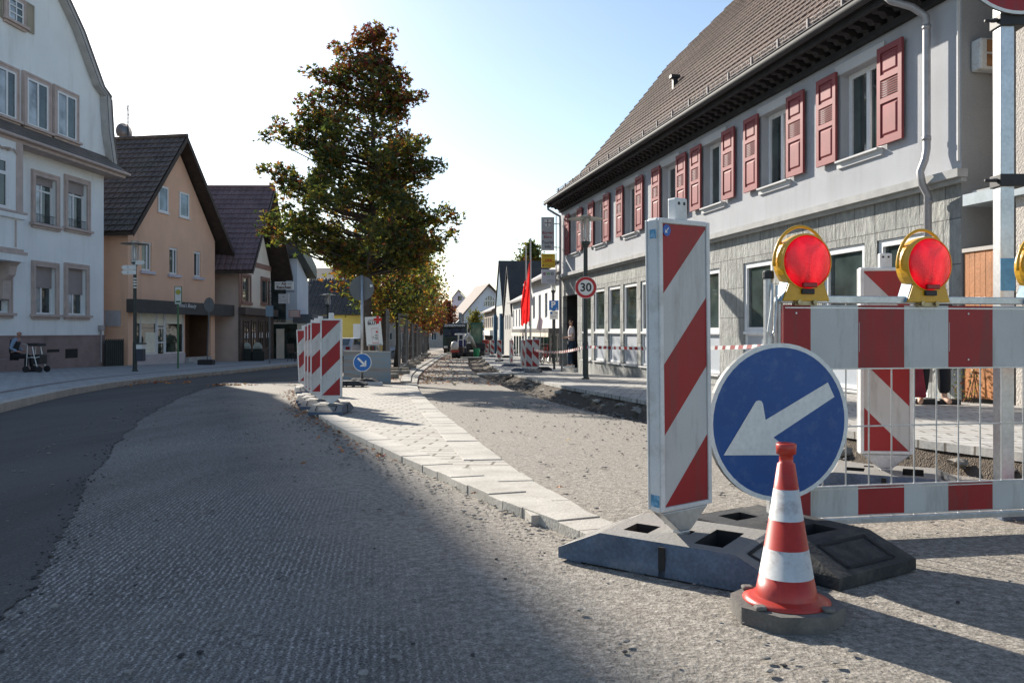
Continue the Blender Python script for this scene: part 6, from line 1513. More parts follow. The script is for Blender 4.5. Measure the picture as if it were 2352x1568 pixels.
for i, (x0, x1, lab) in enumerate(((557.5, 577, "left of two dark menu boards with rounded tops outside the pub"), (581.5, 603, "right of two dark menu boards with rounded tops outside the pub"))):
    aY = 45.5; a, b = P(x0, 783, aY), P(x1, 826, aY); zb = g(aY) + .125; ht = a.z - b.z; w = b.x - a.x; xc = (a.x + b.x) / 2
    root = thing("menu_board", (xc, aY, zb), lab, "menu board", "menu boards outside the pub")
    m = MB(); m.bx(a.x, b.x, aY - .06, aY, zb, zb + ht * .66); m.bx(a.x, b.x, aY + .25, aY + .3, zb, zb + ht * .5); m.build("board", mat("chalk_board", (.025, .03, .028), .7), root)
    m = MB(); m.extr([(xc + w / 2 * math.cos(t), aY - .055, zb + ht * .66 + .34 * ht * math.sin(t)) for t in [math.pi * k / 10 for k in range(11)]], (0, .05, 0)); hd = m.build("header", mat("pale_header", (.42, .45, .40), .6), root)
    m = MB(); add_text(m, "ULMER", (xc, aY - .058, zb + ht * .72), (1, 0, 0), (0, 0, 1), .12); build_under(m, "lettering", M_POLE, hd, root)
def wicker_chair(x, Y, lab, rz):
    root = thing("cafe_chair", (0, 0, 0), lab, "chair", "wicker chairs by the pub")
    m = MB(); m.bx(-.25, .25, -.25, .22, .40, .46); m.build("seat", M_BLACK, root, bevel=.02)
    m = MB(); m.add([(-.25, .2, .46), (.25, .2, .46), (.27, .3, .95), (-.27, .3, .95), (-.25, .24, .46), (.25, .24, .46), (.27, .34, .95), (-.27, .34, .95)], [(0, 1, 2, 3), (7, 6, 5, 4), (0, 4, 5, 1), (1, 5, 6, 2), (2, 6, 7, 3), (3, 7, 4, 0)]); m.build("backrest", mat("wicker", (.05, .035, .03), .8, .4, 40), root)
    for sx in (-1, 1):
        m = MB(); m.bx(sx * .28 - .025, sx * .28 + .025, -.22, .28, .64, .68); m.build("armrest", MATS["wicker"], root)
        for sy in (-.22, .2):
            m = MB(); m.tube([(sx * .23, sy, .41), (sx * .26, sy * 1.15, 0)], .018, 6); m.build("leg", M_BLACK, root)
    root.location = ((x - CX) / F * Y, Y, g(Y) + .125); root.rotation_euler = (0, 0, rz)
wicker_chair(676, 44.5, "dark wicker chair on the pavement left of the island beacons", R(60)); wicker_chair(684, 46.0, "second dark wicker chair, tucked closest to the beacons", R(-50))
# ---------------- island end: pole with round sign back, small blue arrow sign, site wall, planks
kY = 20.0; kX = (831.5 - CX) / F * kY; kz = g(kY) + .06
ks = thing("sign_pole", (kX, kY, kz), "tall steel pole with a round sign seen from behind and a small blue arrow sign", "sign")
m = MB(); m.tube([(kX, kY, kz + .05), (kX, kY, P(0, 632, kY).z)], .034, 10); m.build("pole", M_IRON, ks, smooth=True)
m = MB(); cyl(m, P(830, 662, kY) + Vector((0, .05, 0)), Vector((1, 0, 0)), Vector((0, 1, 0)), .30, .012); sbk = m.build("sign_plate", M_SIGNBACK, ks); m = MB(); a = P(849, 656, kY); m.bx(a.x, a.x + .06, kY + .044, kY + .0485, a.z - .03, a.z + .03); build_under(m, "sticker", M_SIGNW, sbk, ks)
cc = P(833, 832, kY) + Vector((0, -.05, 0))
m = MB(); disc(m, cc, Vector((1, 0, 0)), FN, 0, .205, .002); m.build("blue_face", M_BLUE2, ks); m = MB(); cyl(m, cc, Vector((1, 0, 0)), Vector((0, 1, 0)), .222, .01); m.build("sign_plate", M_SIGNW, ks)
m = MB(); sc_ = .2
def rp(a, b): return (cc.x + (a + b) * .7071 * sc_, cc.y - .004, cc.z + (-a + b) * .7071 * sc_)
for poly in ([(-.75, -.12), (.35, -.12), (.35, .12), (-.75, .12)], [(.68, 0), (.12, .56), (.12, .28), (.36, 0.04)], [(.68, 0), (.36, -.04), (.12, -.28), (.12, -.56)]): m.poly([rp(a, b) for a, b in poly])
m.build("white_arrow", M_SIGNW, ks)
m = MB(); base_plate(m); rt = Matrix.Rotation(R(90), 3, 'Z'); m.v = [rt @ v + Vector((kX, kY - .02, kz)) for v in m.v]; m.build("base_plate", [M_BLACK, M_VOID], ks)
sb = MB(); base_plate(sb); sb.v = [rt @ v + Vector(P(800, 880, 18.9)[:2] + (g(18.9) + .06,)) if False else rt @ v + Vector(((800 - CX) / F * 18.6, 18.6, g(18.6) + .06)) for v in sb.v]
tag(sb.build("spare_base", [M_BLACK, M_VOID]), "loose black beacon foot lying on the island in front of the site wall", "beacon foot")
m = MB()
for k in range(4): m.bx(P(802 + k * 3, 0, 19.3).x, P(880 - k * 2, 0, 19.3).x, 19.2 + k * .07, 19.26 + k * .07, g(19.3) + .05, g(19.3) + .085 + (k % 2) * .035)
tag(m.build("white_planks", mat("pale_planks", (.55, .53, .50), .8, .1, 4)), "bundle of pale planks lying in front of the site wall", "planks")
wl = thing("site_wall", P(845, 868, 20.9), "low weathered blue and brown board wall closing the end of the island", "wall")
m = MB(); A0, A1 = (789 - CX) / F * 21.6, (897 - CX) / F * 20.55
def wx(p): 
    t = p[0]; return Vector((A0 + (A1 - A0) * t, 21.6 + (20.55 - 21.6) * t + p[1], p[2]))
wlm, nt, b = nodes_of("weathered_boards"); co = coords(nt, scale=(.5, .5, 7)); n1 = N(nt, "ShaderNodeTexNoise", i_Scale=1.0, i_Detail=5.0); nt.links.new(co, n1.inputs[0]); r1 = ramp(nt, n1.outputs[0], [(.25, (.15, .125, .11)), (.45, (.26, .25, .24)), (.55, (.20, .27, .32)), (.75, (.30, .26, .22))]); nt.links.new(r1.outputs[0], b.inputs["Base Color"]); b.inputs["Roughness"].default_value = .8
m.xf = wx; zt = P(0, 808.5, 21).z
m.bx(0, 1, 0, .06, g(21) - .02, zt); m.build("boards", wlm, wl)
m = MB(wx); m.bx(-.005, 1.005, -.02, .08, zt, zt + .03); m.build("coping", mat("coping_grey", (.38, .37, .35), .7), wl)
po = thing("poster_board", P(858, 790, 21.5), "tilted white blood donation poster with a red cross tied to the site fence", "poster")
q4 = [P(837.5, 728, 21.5), P(873, 726.5, 21.5), P(879.5, 792, 21.5), P(842.5, 794, 21.5)]
m = MB(); m.extr(q4, (0, .02, 0)); m.build("board", M_SIGNW, po)
ux = (q4[1] - q4[0]).normalized(); uz = (q4[0] - q4[3]).normalized(); o_ = q4[3] + Vector((0, -.004, 0)); WW, HH = (q4[1] - q4[0]).length, (q4[0] - q4[3]).length
def pp(a, b): return o_ + ux * (a * WW) + uz * (b * HH)
m = MB()
for c_, hw, hh in ((pp(.83, .89), .035, .105), (pp(.83, .89), .105, .035), (pp(.72, .47), .012, .032), (pp(.72, .47), .032, .012)): m.bx(c_.x - hw, c_.x + hw, c_.y - .004 - hw * .01, c_.y, c_.z - hh, c_.z + hh)
for a0, a1, b0, b1 in ((.38, .80, .085, .105), (.38, .39, .085, .60), (.79, .80, .085, .60), (.38, .80, .59, .60)):
    p0, p1, p2, p3 = pp(a0, b0), pp(a1, b0), pp(a1, b1), pp(a0, b1); m.poly([p0, p1, p2, p3])
m.build("red_cross", mat("cross_red", (.55, .02, .02), .5), po)
m = MB(); add_text(m, "SPENDE", pp(.42, .87), ux, uz, .052); add_text(m, "BLUT", pp(.48, .77), ux, uz, .11, bold=.004); add_text(m, "15.", pp(.46, .28), ux, uz, .085); 
for k in range(4): p0, p1, p2, p3 = pp(.58, .20 + k * .05), pp(.76, .20 + k * .05), pp(.76, .22 + k * .05), pp(.58, .22 + k * .05); m.poly([p0, p1, p2, p3])
p0, p1, p2, p3 = pp(.06, .02), pp(.97, .02), pp(.97, .04), pp(.06, .04); m.poly([p0, p1, p2, p3]); m.build("lettering", M_BLKTXT, po)
m = MB(); m.tube([P(848, 790, 21.56), P(846, 868, 21.56)], .025, 6); m.tube([P(872, 790, 21.56), P(876, 868, 21.56)], .025, 6); m.build("stake", mat("raw_wood", (.33, .26, .19), .8, .15, 5), po)
# ================================================================== TREES, FENCES, VEHICLES, PEOPLE
def leaf_mat(name, col, tr=.45, var=.3):
    m = bpy.data.materials.new(name); m.use_nodes = True; nt = m.node_tree; nt.nodes.clear()
    co = coords(nt); n1 = N(nt, "ShaderNodeTexNoise", i_Scale=3.0, i_Detail=3.0); nt.links.new(co, n1.inputs[0])
    r1 = ramp(nt, n1.outputs[0], [(.3, tuple(c * (1 - var) for c in col)), (.7, tuple(c * (1 + var) for c in col))])
    d = nt.nodes.new("ShaderNodeBsdfDiffuse"); t = nt.nodes.new("ShaderNodeBsdfTranslucent"); gl = nt.nodes.new("ShaderNodeBsdfGlossy"); gl.inputs["Roughness"].default_value = .35
    mx = nt.nodes.new("ShaderNodeMixShader"); mx.inputs[0].default_value = tr; m2 = nt.nodes.new("ShaderNodeMixShader"); m2.inputs[0].default_value = .04
    o = nt.nodes.new("ShaderNodeOutputMaterial")
    nt.links.new(r1.outputs[0], d.inputs[0]); nt.links.new(r1.outputs[0], t.inputs[0])
    nt.links.new(d.outputs[0], mx.inputs[1]); nt.links.new(t.outputs[0], mx.inputs[2]); nt.links.new(mx.outputs[0], m2.inputs[1]); nt.links.new(gl.outputs[0], m2.inputs[2]); nt.links.new(m2.outputs[0], o.inputs[0])
    return m
LM = [leaf_mat("leaf_dark_green", (.042, .066, .02), .48), leaf_mat("leaf_green", (.085, .12, .024), .52), leaf_mat("leaf_olive", (.17, .165, .024), .52), leaf_mat("leaf_yellow_green", (.26, .22, .025), .5),
      leaf_mat("leaf_amber", (.30, .13, .02), .5), leaf_mat("leaf_rust", (.17, .055, .02), .45), leaf_mat("leaf_crimson", (.16, .022, .02), .45)]
M_BARK = mat("bark", (.065, .052, .042), .9, .3, 6, 40, .3, bump=.012, bscale=22)
def tree_leaf(mb, c, r, rr, mi, star):
    n = Vector((rr.gauss(0, .6), rr.gauss(0, .6), rr.gauss(0, 1))).normalized()
    a = n.orthogonal().normalized(); b = n.cross(a); ph = rr.uniform(0, 6.28); bend = n * r * .3
    if star:
        vs = [c + bend]
        for k in range(10):
            q = r if k % 2 == 0 else r * .40; t = ph + math.pi * k / 5; vs.append(c + (a * math.cos(t) + b * math.sin(t)) * q)
        mb.add(vs, [(0, 1 + k, 1 + (k + 1) % 10) for k in range(10)], mi)
    else:
        q = [(1, 0), (.25, .38), (-.7, .5), (-.35, 0), (-.7, -.5), (.25, -.38)]; ca, sa = math.cos(ph), math.sin(ph)
        vs = [c + (a * (x * ca - y * sa) + b * (x * sa + y * ca)) * r + (bend if k in (0, 3) else Vector()) for k, (x, y) in enumerate(q)]
        mb.add(vs, [(0, 1, 2, 3), (0, 3, 4, 5)], mi)
def make_tree(name, label, base, top, tips, rtrunk, leaf_r, density, color, seed, star=True, group=None, spread=.27, name_group=None):
    rr = random.Random(seed); base = Vector(base); top = Vector(top)
    root = thing(name, base, label, "tree", group)
    tb = MB(); n = 9; tp = []
    for i in range(n):
        t = i / (n - 1); p = base.lerp(top, t) + Vector((rr.gauss(0, .04), rr.gauss(0, .04), 0)) * (1 if 0 < i < n - 1 else 0); tp.append(p)
    tb.tube(tp, [rtrunk * (1.25 if i == 0 else (1 - .88 * i / (n - 1))) for i in range(n)], 9)
    lf = MB()
    for st, tip in tips:
        s = base.lerp(top, st); tip = Vector(tip); d = tip - s; L = d.length
        mid = s + d * .5 + Vector((0, 0, -.06 * L + rr.gauss(0, .05))); r0 = rtrunk * (1 - .85 * st) * .38
        tb.tube([s, mid, tip], [r0, r0 * .6, .008], 5, cap=False)
        cnt = int(density * (L + .25))
        for _ in range(cnt):
            t = rr.random() ** .55; p = (s.lerp(mid, t * 2) if t < .5 else mid.lerp(tip, t * 2 - 1)) if t < 1 else tip
            sp = spread * (1.15 - .55 * t) + .05; o = Vector((rr.gauss(0, sp), rr.gauss(0, sp), rr.gauss(0, sp * .75)))
            c = p + o; tree_leaf(lf, c, leaf_r * rr.uniform(.7, 1.25), rr, color(c, t, rr), star)
        for _ in range(3):   # side twigs, bare wood between the leaves
            t = rr.uniform(.35, .9); p = s.lerp(mid, t * 2) if t < .5 else mid.lerp(tip, t * 2 - 1); q = p + Vector((rr.gauss(0, .3), rr.gauss(0, .3), rr.uniform(-.1, .35))); tb.tube([p, q], [r0 * .35, .004], 4, cap=False)
            for _ in range(int(density * .35)):
                c = p.lerp(q, rr.uniform(.4, 1.1)) + Vector((rr.gauss(0, .10), rr.gauss(0, .10), rr.gauss(0, .10))); tree_leaf(lf, c, leaf_r * rr.uniform(.7, 1.2), rr, color(c, t, rr), star)
    tb.build("trunk", M_BARK, root, smooth=True)
    lf.build("crown", LM, root, recalc=False)
    return root
# the big sweetgum
TY = 22.0; tb_ = Vector(((840 - CX) / F * TY, TY, g(TY) + .05)); tt_ = P(860, 66, TY)
s_px = F / TY
prof_old = [(59, .12), (80, .35), (109, .62), (135, .75), (162, 1.0), (182, 1.2), (218, 1.15), (278, 1.75), (318, 2.0), (375, 2.15), (431, 2.2), (492, 2.45), (540, 2.4), (580, 1.9), (615, 1.3), (645, .6)]
prof_l = [(59, .1), (85, .4), (109, .85), (138, .5), (162, 1.6), (198, 1.1), (240, 1.3), (278, 2.4), (318, 2.8), (350, 2.1), (390, 2.75), (431, 2.4), (480, 2.7), (532, 2.9), (556, 2.3), (578, 1.5), (613, .8), (645, .5)]
prof_rt = [(59, .1), (109, .5), (158, .4), (185, .8), (218, 1.2), (255, 1.05), (318, 1.35), (378, 1.8), (425, 1.5), (492, 2.25), (535, 2.1), (575, 1.9), (613, 1.4), (645, .8)]
def rad_at(y, az):
    l, r = interp(prof_l, y), interp(prof_rt, y); c = math.cos(az)
    return l + (r - l) * (c * .5 + .5)
tr_ = random.Random(5); clumps = []
def axis_at(y):
    f = (y - 66) / (862 - 66); return tt_.x + (tb_.x - tt_.x) * f
for k in range(190):
    y = 75 + (628 - 75) * ((k + .5) / 190) ** .80; az = k * 2.399963 + tr_.uniform(-.3, .3); fr = tr_.uniform(.18, .93) ** .8; r0 = rad_at(y, az) * fr
    c = Vector((axis_at(y) + r0 * math.cos(az), TY + r0 * math.sin(az), P(0, y, TY).z))
    if fr > .42 and mnoise.noise(c * Vector((.85, .85, 1.5)).x + Vector((7.3, 1.1, c.z * .7))) < -.06: continue
    clumps.append((c, tr_.uniform(.27, .48) * (.75 if y < 150 else 1), fr))
for (x, y) in ((612, 315), (640, 285), (606, 388), (602, 528), (618, 500), (715, 163), (742, 170), (775, 112), (800, 118), (655, 440), (690, 262), (745, 575), (700, 545), (963, 222), (935, 225), (972, 322), (1006, 378), (980, 380), (1045, 498), (1022, 480), (890, 108), (922, 186), (862, 66), (848, 88), (868, 90), (798, 612), (770, 598), (1030, 540), (680, 330), (660, 310), (640, 390), (650, 520), (690, 500), (1000, 560), (960, 600), (735, 215), (705, 285), (640, 420)):
    tp_ = P(x, y, TY + tr_.uniform(-.5, .5)); clumps.append((tp_, tr_.uniform(.22, .32), 1.0)); ax_ = Vector((axis_at(y + 40), TY, P(0, y + 45, TY).z))
    if (tp_ - ax_).length > 1.3:
        for q_ in (.22, .45): clumps.append((tp_.lerp(ax_, q_) + Vector((tr_.gauss(0, .08), tr_.gauss(0, .15), tr_.gauss(0, .1))), tr_.uniform(.28, .42), .8))
def col_big(c, rr, fr):
    hgt = (c.z - tb_.z) / 9.5; q = rr.random(); warm = mnoise.noise(c * .8 + Vector((3, 0, 0)))
    pr = .06 + .40 * max(0, hgt - .60) / .40 + .08 * fr + (.22 if warm > .15 else 0)
    if q < pr: return rr.choice((5, 4, 5, 4, 6) if hgt > .7 else (4, 3, 5))
    lowleft = max(0, .66 - hgt) * (1.3 if c.x < tb_.x else .8)  # sunlit lower-left glow is put in as a larger yellow-green leaf share
    if q < pr + .15 + lowleft * .8: return rr.choice((2, 3, 1, 2))
    return rr.choice((0, 1, 0, 1, 2))
def clump_tree(name, label, base, top, clumps, rtrunk, leaf_r, per, colf, seed):
    rr = random.Random(seed); root = thing(name, base, label, "tree"); tb = MB(); lf = MB(); n = 10
    tp = [base.lerp(top, i / (n - 1)) + (Vector((rr.gauss(0, .04), rr.gauss(0, .04), 0)) if 0 < i < n - 1 else Vector()) for i in range(n)]
    tb.tube(tp, [rtrunk * (1.25 if i == 0 else (1 - .9 * i / (n - 1))) for i in range(n)], 9)
    for c, r, fr in clumps:
        d = math.hypot(c.x - base.x, c.y - base.y); st = min(.97, max(.30, (c.z - .40 * d - base.z) / (top.z - base.z))); s = base.lerp(top, st)
        m1 = s.lerp(c, .5) + Vector((rr.gauss(0, .06), rr.gauss(0, .06), -.07 * d)); r0 = rtrunk * (1 - .85 * st) * .34
        tb.tube([s, m1, c, c + (c - m1) * .3], [r0, r0 * .65, r0 * .3, .004], 5, cap=False)
        for _ in range(4):
            p = m1.lerp(c, rr.uniform(.2, 1)); q = p + Vector((rr.gauss(0, r * .8), rr.gauss(0, r * .8), rr.gauss(.05, r * .5))); tb.tube([p, q], [r0 * .3, .003], 4, cap=False)
        for _ in range(int(per * (r / .38) ** 2.2)):
            v = Vector((rr.gauss(0, 1), rr.gauss(0, 1), rr.gauss(0, 1))).normalized() * r * (rr.random() ** .45) * 1.08; v.z *= .72
            if rr.random() < .10: v *= 1.35
            p = c + v; tree_leaf(lf, p, leaf_r * rr.uniform(.7, 1.25), rr, colf(p, rr, fr), True)
    tb.build("trunk", M_BARK, root, smooth=True); lf.build("crown", LM, root, recalc=False); return root
clump_tree("sweetgum_tree", "tall conical sweetgum with dark green and rust leaves, nearest and largest of the street trees", tb_, tt_, clumps, .16, .08, 104, col_big, 3)
# the smaller trees of the row
def crown_tips(h, r, z0, seed, n=46):
    q = random.Random(seed); out = []
    for k in range(n):
        f = ((k + .5) / n) ** .9; z = z0 + (h - z0) * (f * .97); az = k * 2.4 + q.uniform(-.3, .3); prof_ = math.sin(math.pi * min(1, .18 + .82 * (1 - f)) ** 1.0) if f < .0 else (1 - f) ** .75
        rad = r * min(1, .35 + f * 3.2) * max(.12, prof_) * q.uniform(.7, 1.05); out.append((min(.97, max(.28, (z - rad * .4) / h)), (rad * math.cos(az), rad * math.sin(az), z)))
    return out
def row_color(kind):
    tabs = {"green": (1, 1, 2, 0, 3, 2, 1), "gold": (3, 2, 4, 3, 1, 2, 4), "orange": (4, 4, 5, 3, 5, 6, 4), "red": (6, 5, 6, 5, 4, 6, 0), "lime": (3, 2, 3, 1, 2)}
    t = tabs[kind]
    def f(c, tt, rr):
        k = mnoise.noise(c * .7)
        if k > .15 and kind in ("green", "gold"): return rr.choice((4, 3, 5, 2))
        return rr.choice(t)
    return f
kinds = ["green", "gold", "orange", "red", "lime"]
protos = {}
rowY = [29.7, 36.6, 44, 52, 60, 68, 77, 87, 97, 108]
rowK = ["green", "gold", "green", "orange", "gold", "red", "lime", "red", "orange", "red"]
labs = ["second tree of the row, green crown overlapping the big sweetgum", "third street tree, golden green leaves above the site fence", "fourth street tree, green with a few amber leaves", "fifth street tree, mostly orange leaves", "sixth street tree, yellow green crown in the middle of the row", "seventh street tree with dark red leaves", "eighth street tree, lime coloured crown leaning over the lane", "ninth street tree, red crown near the parked lorry", "tenth street tree, small orange crown in the distance", "last visible tree of the row, tiny red crown"]
for i, (Y, kd, lab) in enumerate(zip(rowY, rowK, labs)):
    loc = (-2.1 - .082 * Y, Y, g(Y) + .05)
    if kd not in protos:
        o = make_tree("street_tree", lab, (0, 0, 0), (.1, 0, 8.3), crown_tips(8.3, 2.75, 2.4, 20 + i, 56), .13, .115, 30, row_color(kd), 50 + i, star=False, group="row of street trees", spread=.33)
        o.location = loc; protos[kd] = o
    else: o = copy_tree(protos[kd], loc, i * 1.7, lab)
    sc = 1.0 + .03 * ((i * 37) % 5 - 2); o.scale = (sc * (1.05 if i < 5 else 1.15), sc * 1.05, sc * (1 if i < 6 else 1.02))
# trees over the roofs and at the end of the street
def bg_tree(name, lab, x, y0, y1, Y, rpx, kind, seed, dens=22, lr_=.17):
    h = P(0, y0, Y).z - g(Y); zc = P(0, y1, Y).z - g(Y); r = rpx / F * Y
    o = make_tree(name, lab, (0, 0, 0), (0, 0, h), crown_tips(h, r, zc, seed, 50), .15, lr_, dens, row_color(kind), seed, star=False, spread=.45); o.location = ((x - CX) / F * Y, Y, g(Y)); return o
bg_tree("round_tree", "dark green tree rising behind the white row houses on the right", 1219, 560, 640, 78, 52, "green", 71, 30, .2)
bg_tree("yellow_tree", "airy yellow tree at the end of the street left of the arcade house", 1092, 716, 765, 100, 30, "lime", 72, 16, .16)
bg_tree("red_tree", "dark red tree behind the lorry at the far end of the lane", 1026, 690, 765, 112, 34, "red", 73, 24, .2)
bg_tree("red_tree", "rust coloured tree between the lorry and the white arched window house", 1046, 712, 775, 124, 26, "orange", 74, 24, .2)
# ---------------- site fences
M_FENCE = mat("dull_fence_steel", (.17, .17, .17), .6, .1, 5)
def fence_panel(lab):
    root = thing("site_fence", (0, 0, 0), lab, "fence", "mesh fence panels along the street trees")
    m = MB(); m.tube([(0, 0, .1), (0, 0, 2.0)], .021, 6); m.tube([(3.4, 0, .1), (3.4, 0, 2.0)], .021, 6); m.tube([(0, 0, 1.98), (3.4, 0, 1.98)], .021, 6); m.tube([(0, 0, .2), (3.4, 0, .2)], .021, 6); m.build("frame", M_FENCE, root)
    m = MB(); k = .12
    while k < 3.4: m.tube([(k, 0, .2), (k, 0, 1.98)], .0028, 3, cap=False); k += .26
    for z in (.5, .9, 1.3, 1.65): m.tube([(0, 0, z), (3.4, 0, z)], .0035, 3, cap=False)
    m.build("mesh_wires", M_FENCE, root)
    m = MB(); m.bx(-.12, .12, -.35, .35, 0, .14); m.build("foot", M_BED, root, bevel=.02)
    return root
f0 = None
def fence_at(a, b, lab):
    global f0
    a, b = Vector(a), Vector(b); rz = math.atan2(b.y - a.y, b.x - a.x); z = g(a.y) + .06
    if f0 is None: f0 = fence_panel(lab); f0.location = (a.x, a.y, z); f0.rotation_euler = (0, 0, rz)
    else: copy_tree(f0, (a.x, a.y, z), rz, lab)
y = 23.6; i = 0; ordn = ["first", "second", "third", "fourth", "fifth", "sixth", "seventh", "eighth", "ninth", "tenth", "eleventh", "twelfth", "thirteenth", "fourteenth", "fifteenth", "sixteenth", "seventeenth"]
while y < 82 and i < 16:
    x = -1.55 - .084 * y + (.12 if i % 2 else -.05); fence_at((x, y, 0), (x - .29 + (.1 if i % 3 else -.15), y + 3.4, 0), ordn[i] + " fence panel from the site wall along the street trees"); y += 3.45; i += 1
# ---------------- cars behind the fence
def make_car(lab, col, name, loc, rz):
    root = thing("parked_car", (0, 0, 0), lab, "car", "cars parked behind the site wall")
    sec = [(-2.0, .35), (-2.02, .75), (-1.85, .98), (-1.25, 1.42), (.35, 1.45), (1.0, 1.02), (1.85, .88), (2.02, .6), (1.98, .35)]
    m = MB(); rings = []
    for y, ins in ((-.86, .02), (-.78, 0), (.78, 0), (.86, .02)):
        rings.append([(x * (1 - ins), y * (1 if z < 1.0 else .86), z - ins) for x, z in sec])
    vs = [v for r in rings for v in r]; n = len(sec)
    m.add(vs, [(i * n + k, i * n + (k + 1) % n, (i + 1) * n + (k + 1) % n, (i + 1) * n + k) for i in range(3) for k in range(n)] + [list(range(n)), list(range(4 * n - 1, 3 * n - 1, -1))]); m.build("body", mat(name, col, .3, .03, 2, spec=.6, coat=.6), root, bevel=.04)
    m = MB(); m.add([(-1.80, -.62, 1.03), (-1.80, .62, 1.03), (-1.27, .56, 1.38), (-1.27, -.56, 1.38)], [(0, 1, 2, 3)]); m.v = [v + Vector((-.03, 0, .02)) for v in m.v]; m.add([(1.02, -.64, 1.06), (1.02, .64, 1.06), (.40, .58, 1.42), (.40, -.58, 1.42)], [(0, 1, 2, 3)])
    for s in (-1, 1): m.add([(-1.5, s * .85, 1.03), (.85, s * .85, 1.05), (.3, s * .765, 1.38), (-1.1, s * .765, 1.38)], [(0, 1, 2, 3)])
    m.build("windows", M_GLASS, root)
    for sx in (-1.25, 1.25):
        for sy in (-.78, .78):
            m = MB(); m.lathe([(.30, -.1), (.31, -.08), (.31, .08), (.30, .1)], (sx, sy, .31), 18, axis='Y'); w_ = m.build("wheel", M_BLACK, root); m = MB(); m.lathe([(.0, -.105), (.19, -.105), (.19, .105), (.0, .105)], (sx, sy, .31), 14, axis='Y'); build_under(m, "rim", M_PIPE, w_, root)
    for s in (-1, 1):
        m = MB(); m.bx(-2.03, -1.90, s * .62 - .12, s * .62 + .12, .72, .92); m.build("tail_light", MATS["red_paint"], root)
    root.location = loc; root.rotation_euler = (0, 0, rz); return root
make_car("pale silver hatchback seen from behind over the site wall", (.50, .51, .53), "silver_car_paint", ((800 - CX) / F * 52, 52, g(52)), R(83))
make_car("dark green car parked beside the silver hatchback, half hidden by the pole", (.03, .07, .055), "green_car_paint", ((838 - CX) / F * 54, 54, g(54)), R(95))
# ---------------- lorry, excavator, dumper
def Z5(x, y, Y): return P((1600 + x / 2.24) / 1.7415, (900 + y / 2.24) / 1.7415, Y)
kY = 86.0; a, b = Z5(392, 905, kY), Z5(592, 1150, kY); gl = g(kY); xc = (a.x + b.x) / 2; hw = 1.25
lo = thing("lorry", (xc, kY, gl), "dark green tipper lorry with white lettering over the windscreen, facing the camera", "lorry")
M_LORRY = mat("lorry_green", (.012, .045, .035), .35, .1, 2, spec=.6)
m = MB(); m.extr([(xc - hw, kY, gl + .8), (xc - hw, kY - .0, gl + 1.9), (xc - hw, kY + .15, gl + 3.0), (xc - hw, kY + .4, gl + 3.15), (xc - hw, kY + 2.0, gl + 3.15), (xc - hw, kY + 2.0, gl + .8)], (2 * hw, 0, 0)); m.build("cab", M_LORRY, lo, bevel=.06)
m = MB(); m.add([(xc - hw + .12, kY - .01, gl + 1.75), (xc + hw - .12, kY - .01, gl + 1.75), (xc + hw - .2, kY + .08, gl + 2.65), (xc - hw + .2, kY + .08, gl + 2.65)], [(0, 1, 2, 3)]); m.v = [v + Vector((0, -.03, 0)) for v in m.v]; m.build("windscreen", glass("windscreen_glass", (.03, .05, .09), .05), lo)
m = MB(); m.bx(xc - hw + .05, xc + hw - .05, kY - .25, kY + .3, gl + 2.72, gl + 3.1); m.build("sun_visor", M_BLACK, lo)
m = MB(); add_text(m, "ZIMMERMANN", (xc, kY - .26, gl + 2.9), (1, 0, 0), (0, 0, 1), .33, bold=.012); m.build("lettering", M_SIGNW, lo)
m = MB(); m.bx(xc - hw, xc + hw, kY - .12, kY + .3, gl + .45, gl + .85); m.build("bumper", M_BLACK, lo, bevel=.03)
m = MB(); 
for k in range(4): m.bx(xc - .9, xc + .9, kY - .02, kY - .005, gl + 1.0 + k * .16, gl + 1.08 + k * .16)
m.build("grille", M_BLACK, lo)
for s in (-1, 1):
    m = MB(); m.bx(xc + s * .95 - .2, xc + s * .95 + .2, kY - .14, kY - .115, gl + .58, gl + .78); m.build("headlight", M_SIGNW, lo)
    m = MB(); m.bx(xc + s * 1.45 - .09, xc + s * 1.45 + .09, kY + .1, kY + .2, gl + 1.9, gl + 2.6); m.build("mirror", M_BLACK, lo)
    for yy_ in (1.1, 4.6, 5.9):
        m = MB(); m.tube([(xc + s * 1.22, kY + yy_, gl + .5), (xc + s * .9, kY + yy_, gl + .5)], .5, 16); m.build("wheel", M_BLACK, lo)
m = MB(); m.bx(xc - 1.25, xc + 1.25, kY + 2.6, kY + 7.2, gl + 1.1, gl + 2.5); m.build("tipper_body", mat("tipper_grey", (.12, .13, .14), .6), lo)
m = MB(); m.lathe([(.09, 0), (.09, .16), (.0, .2)], (xc - .9, kY + .8, gl + 3.15), 8); m.build("beacon_light", mat("amber", (.7, .2, .02), .4), lo)
m = MB(); m.tube([(xc + .4, kY + 2.3, gl + 1.2), (xc + .4, kY + 2.3, gl + 4.3), tuple(Z5(556, 835, kY + 2.3)), ], [.22, .18, .14], 8); m.tube([tuple(Z5(556, 835, kY + 2.3)), tuple(Z5(505, 880, kY + 2))], .1, 6); m.build("loading_crane", mat("crane_grey", (.30, .32, .33), .5), lo)
eY = 66.0; eg = g(eY)
ex = thing("mini_excavator", Z5(660, 1180, eY), "small excavator with green glazed cab and pale folded arm at the trench", "excavator")
a, b = Z5(640, 962, eY), Z5(738, 1165, eY); zt0 = eg
m = MB(); m.bx(a.x - .4, b.x + .25, eY - .5, eY + 1.4, eg + .55, eg + 1.1); m.build("undercarriage_house", mat("excavator_dark", (.035, .035, .037), .6), ex, bevel=.08)
m = MB(); frame_boxes(MB(), 0, 1, 0, 1, 0, .1, .1)
for X in (a.x, b.x - .08):
    for Yq in (eY - .4, eY + .9): m.bx(X, X + .08, Yq, Yq + .08, eg + 1.1, eg + 2.62)
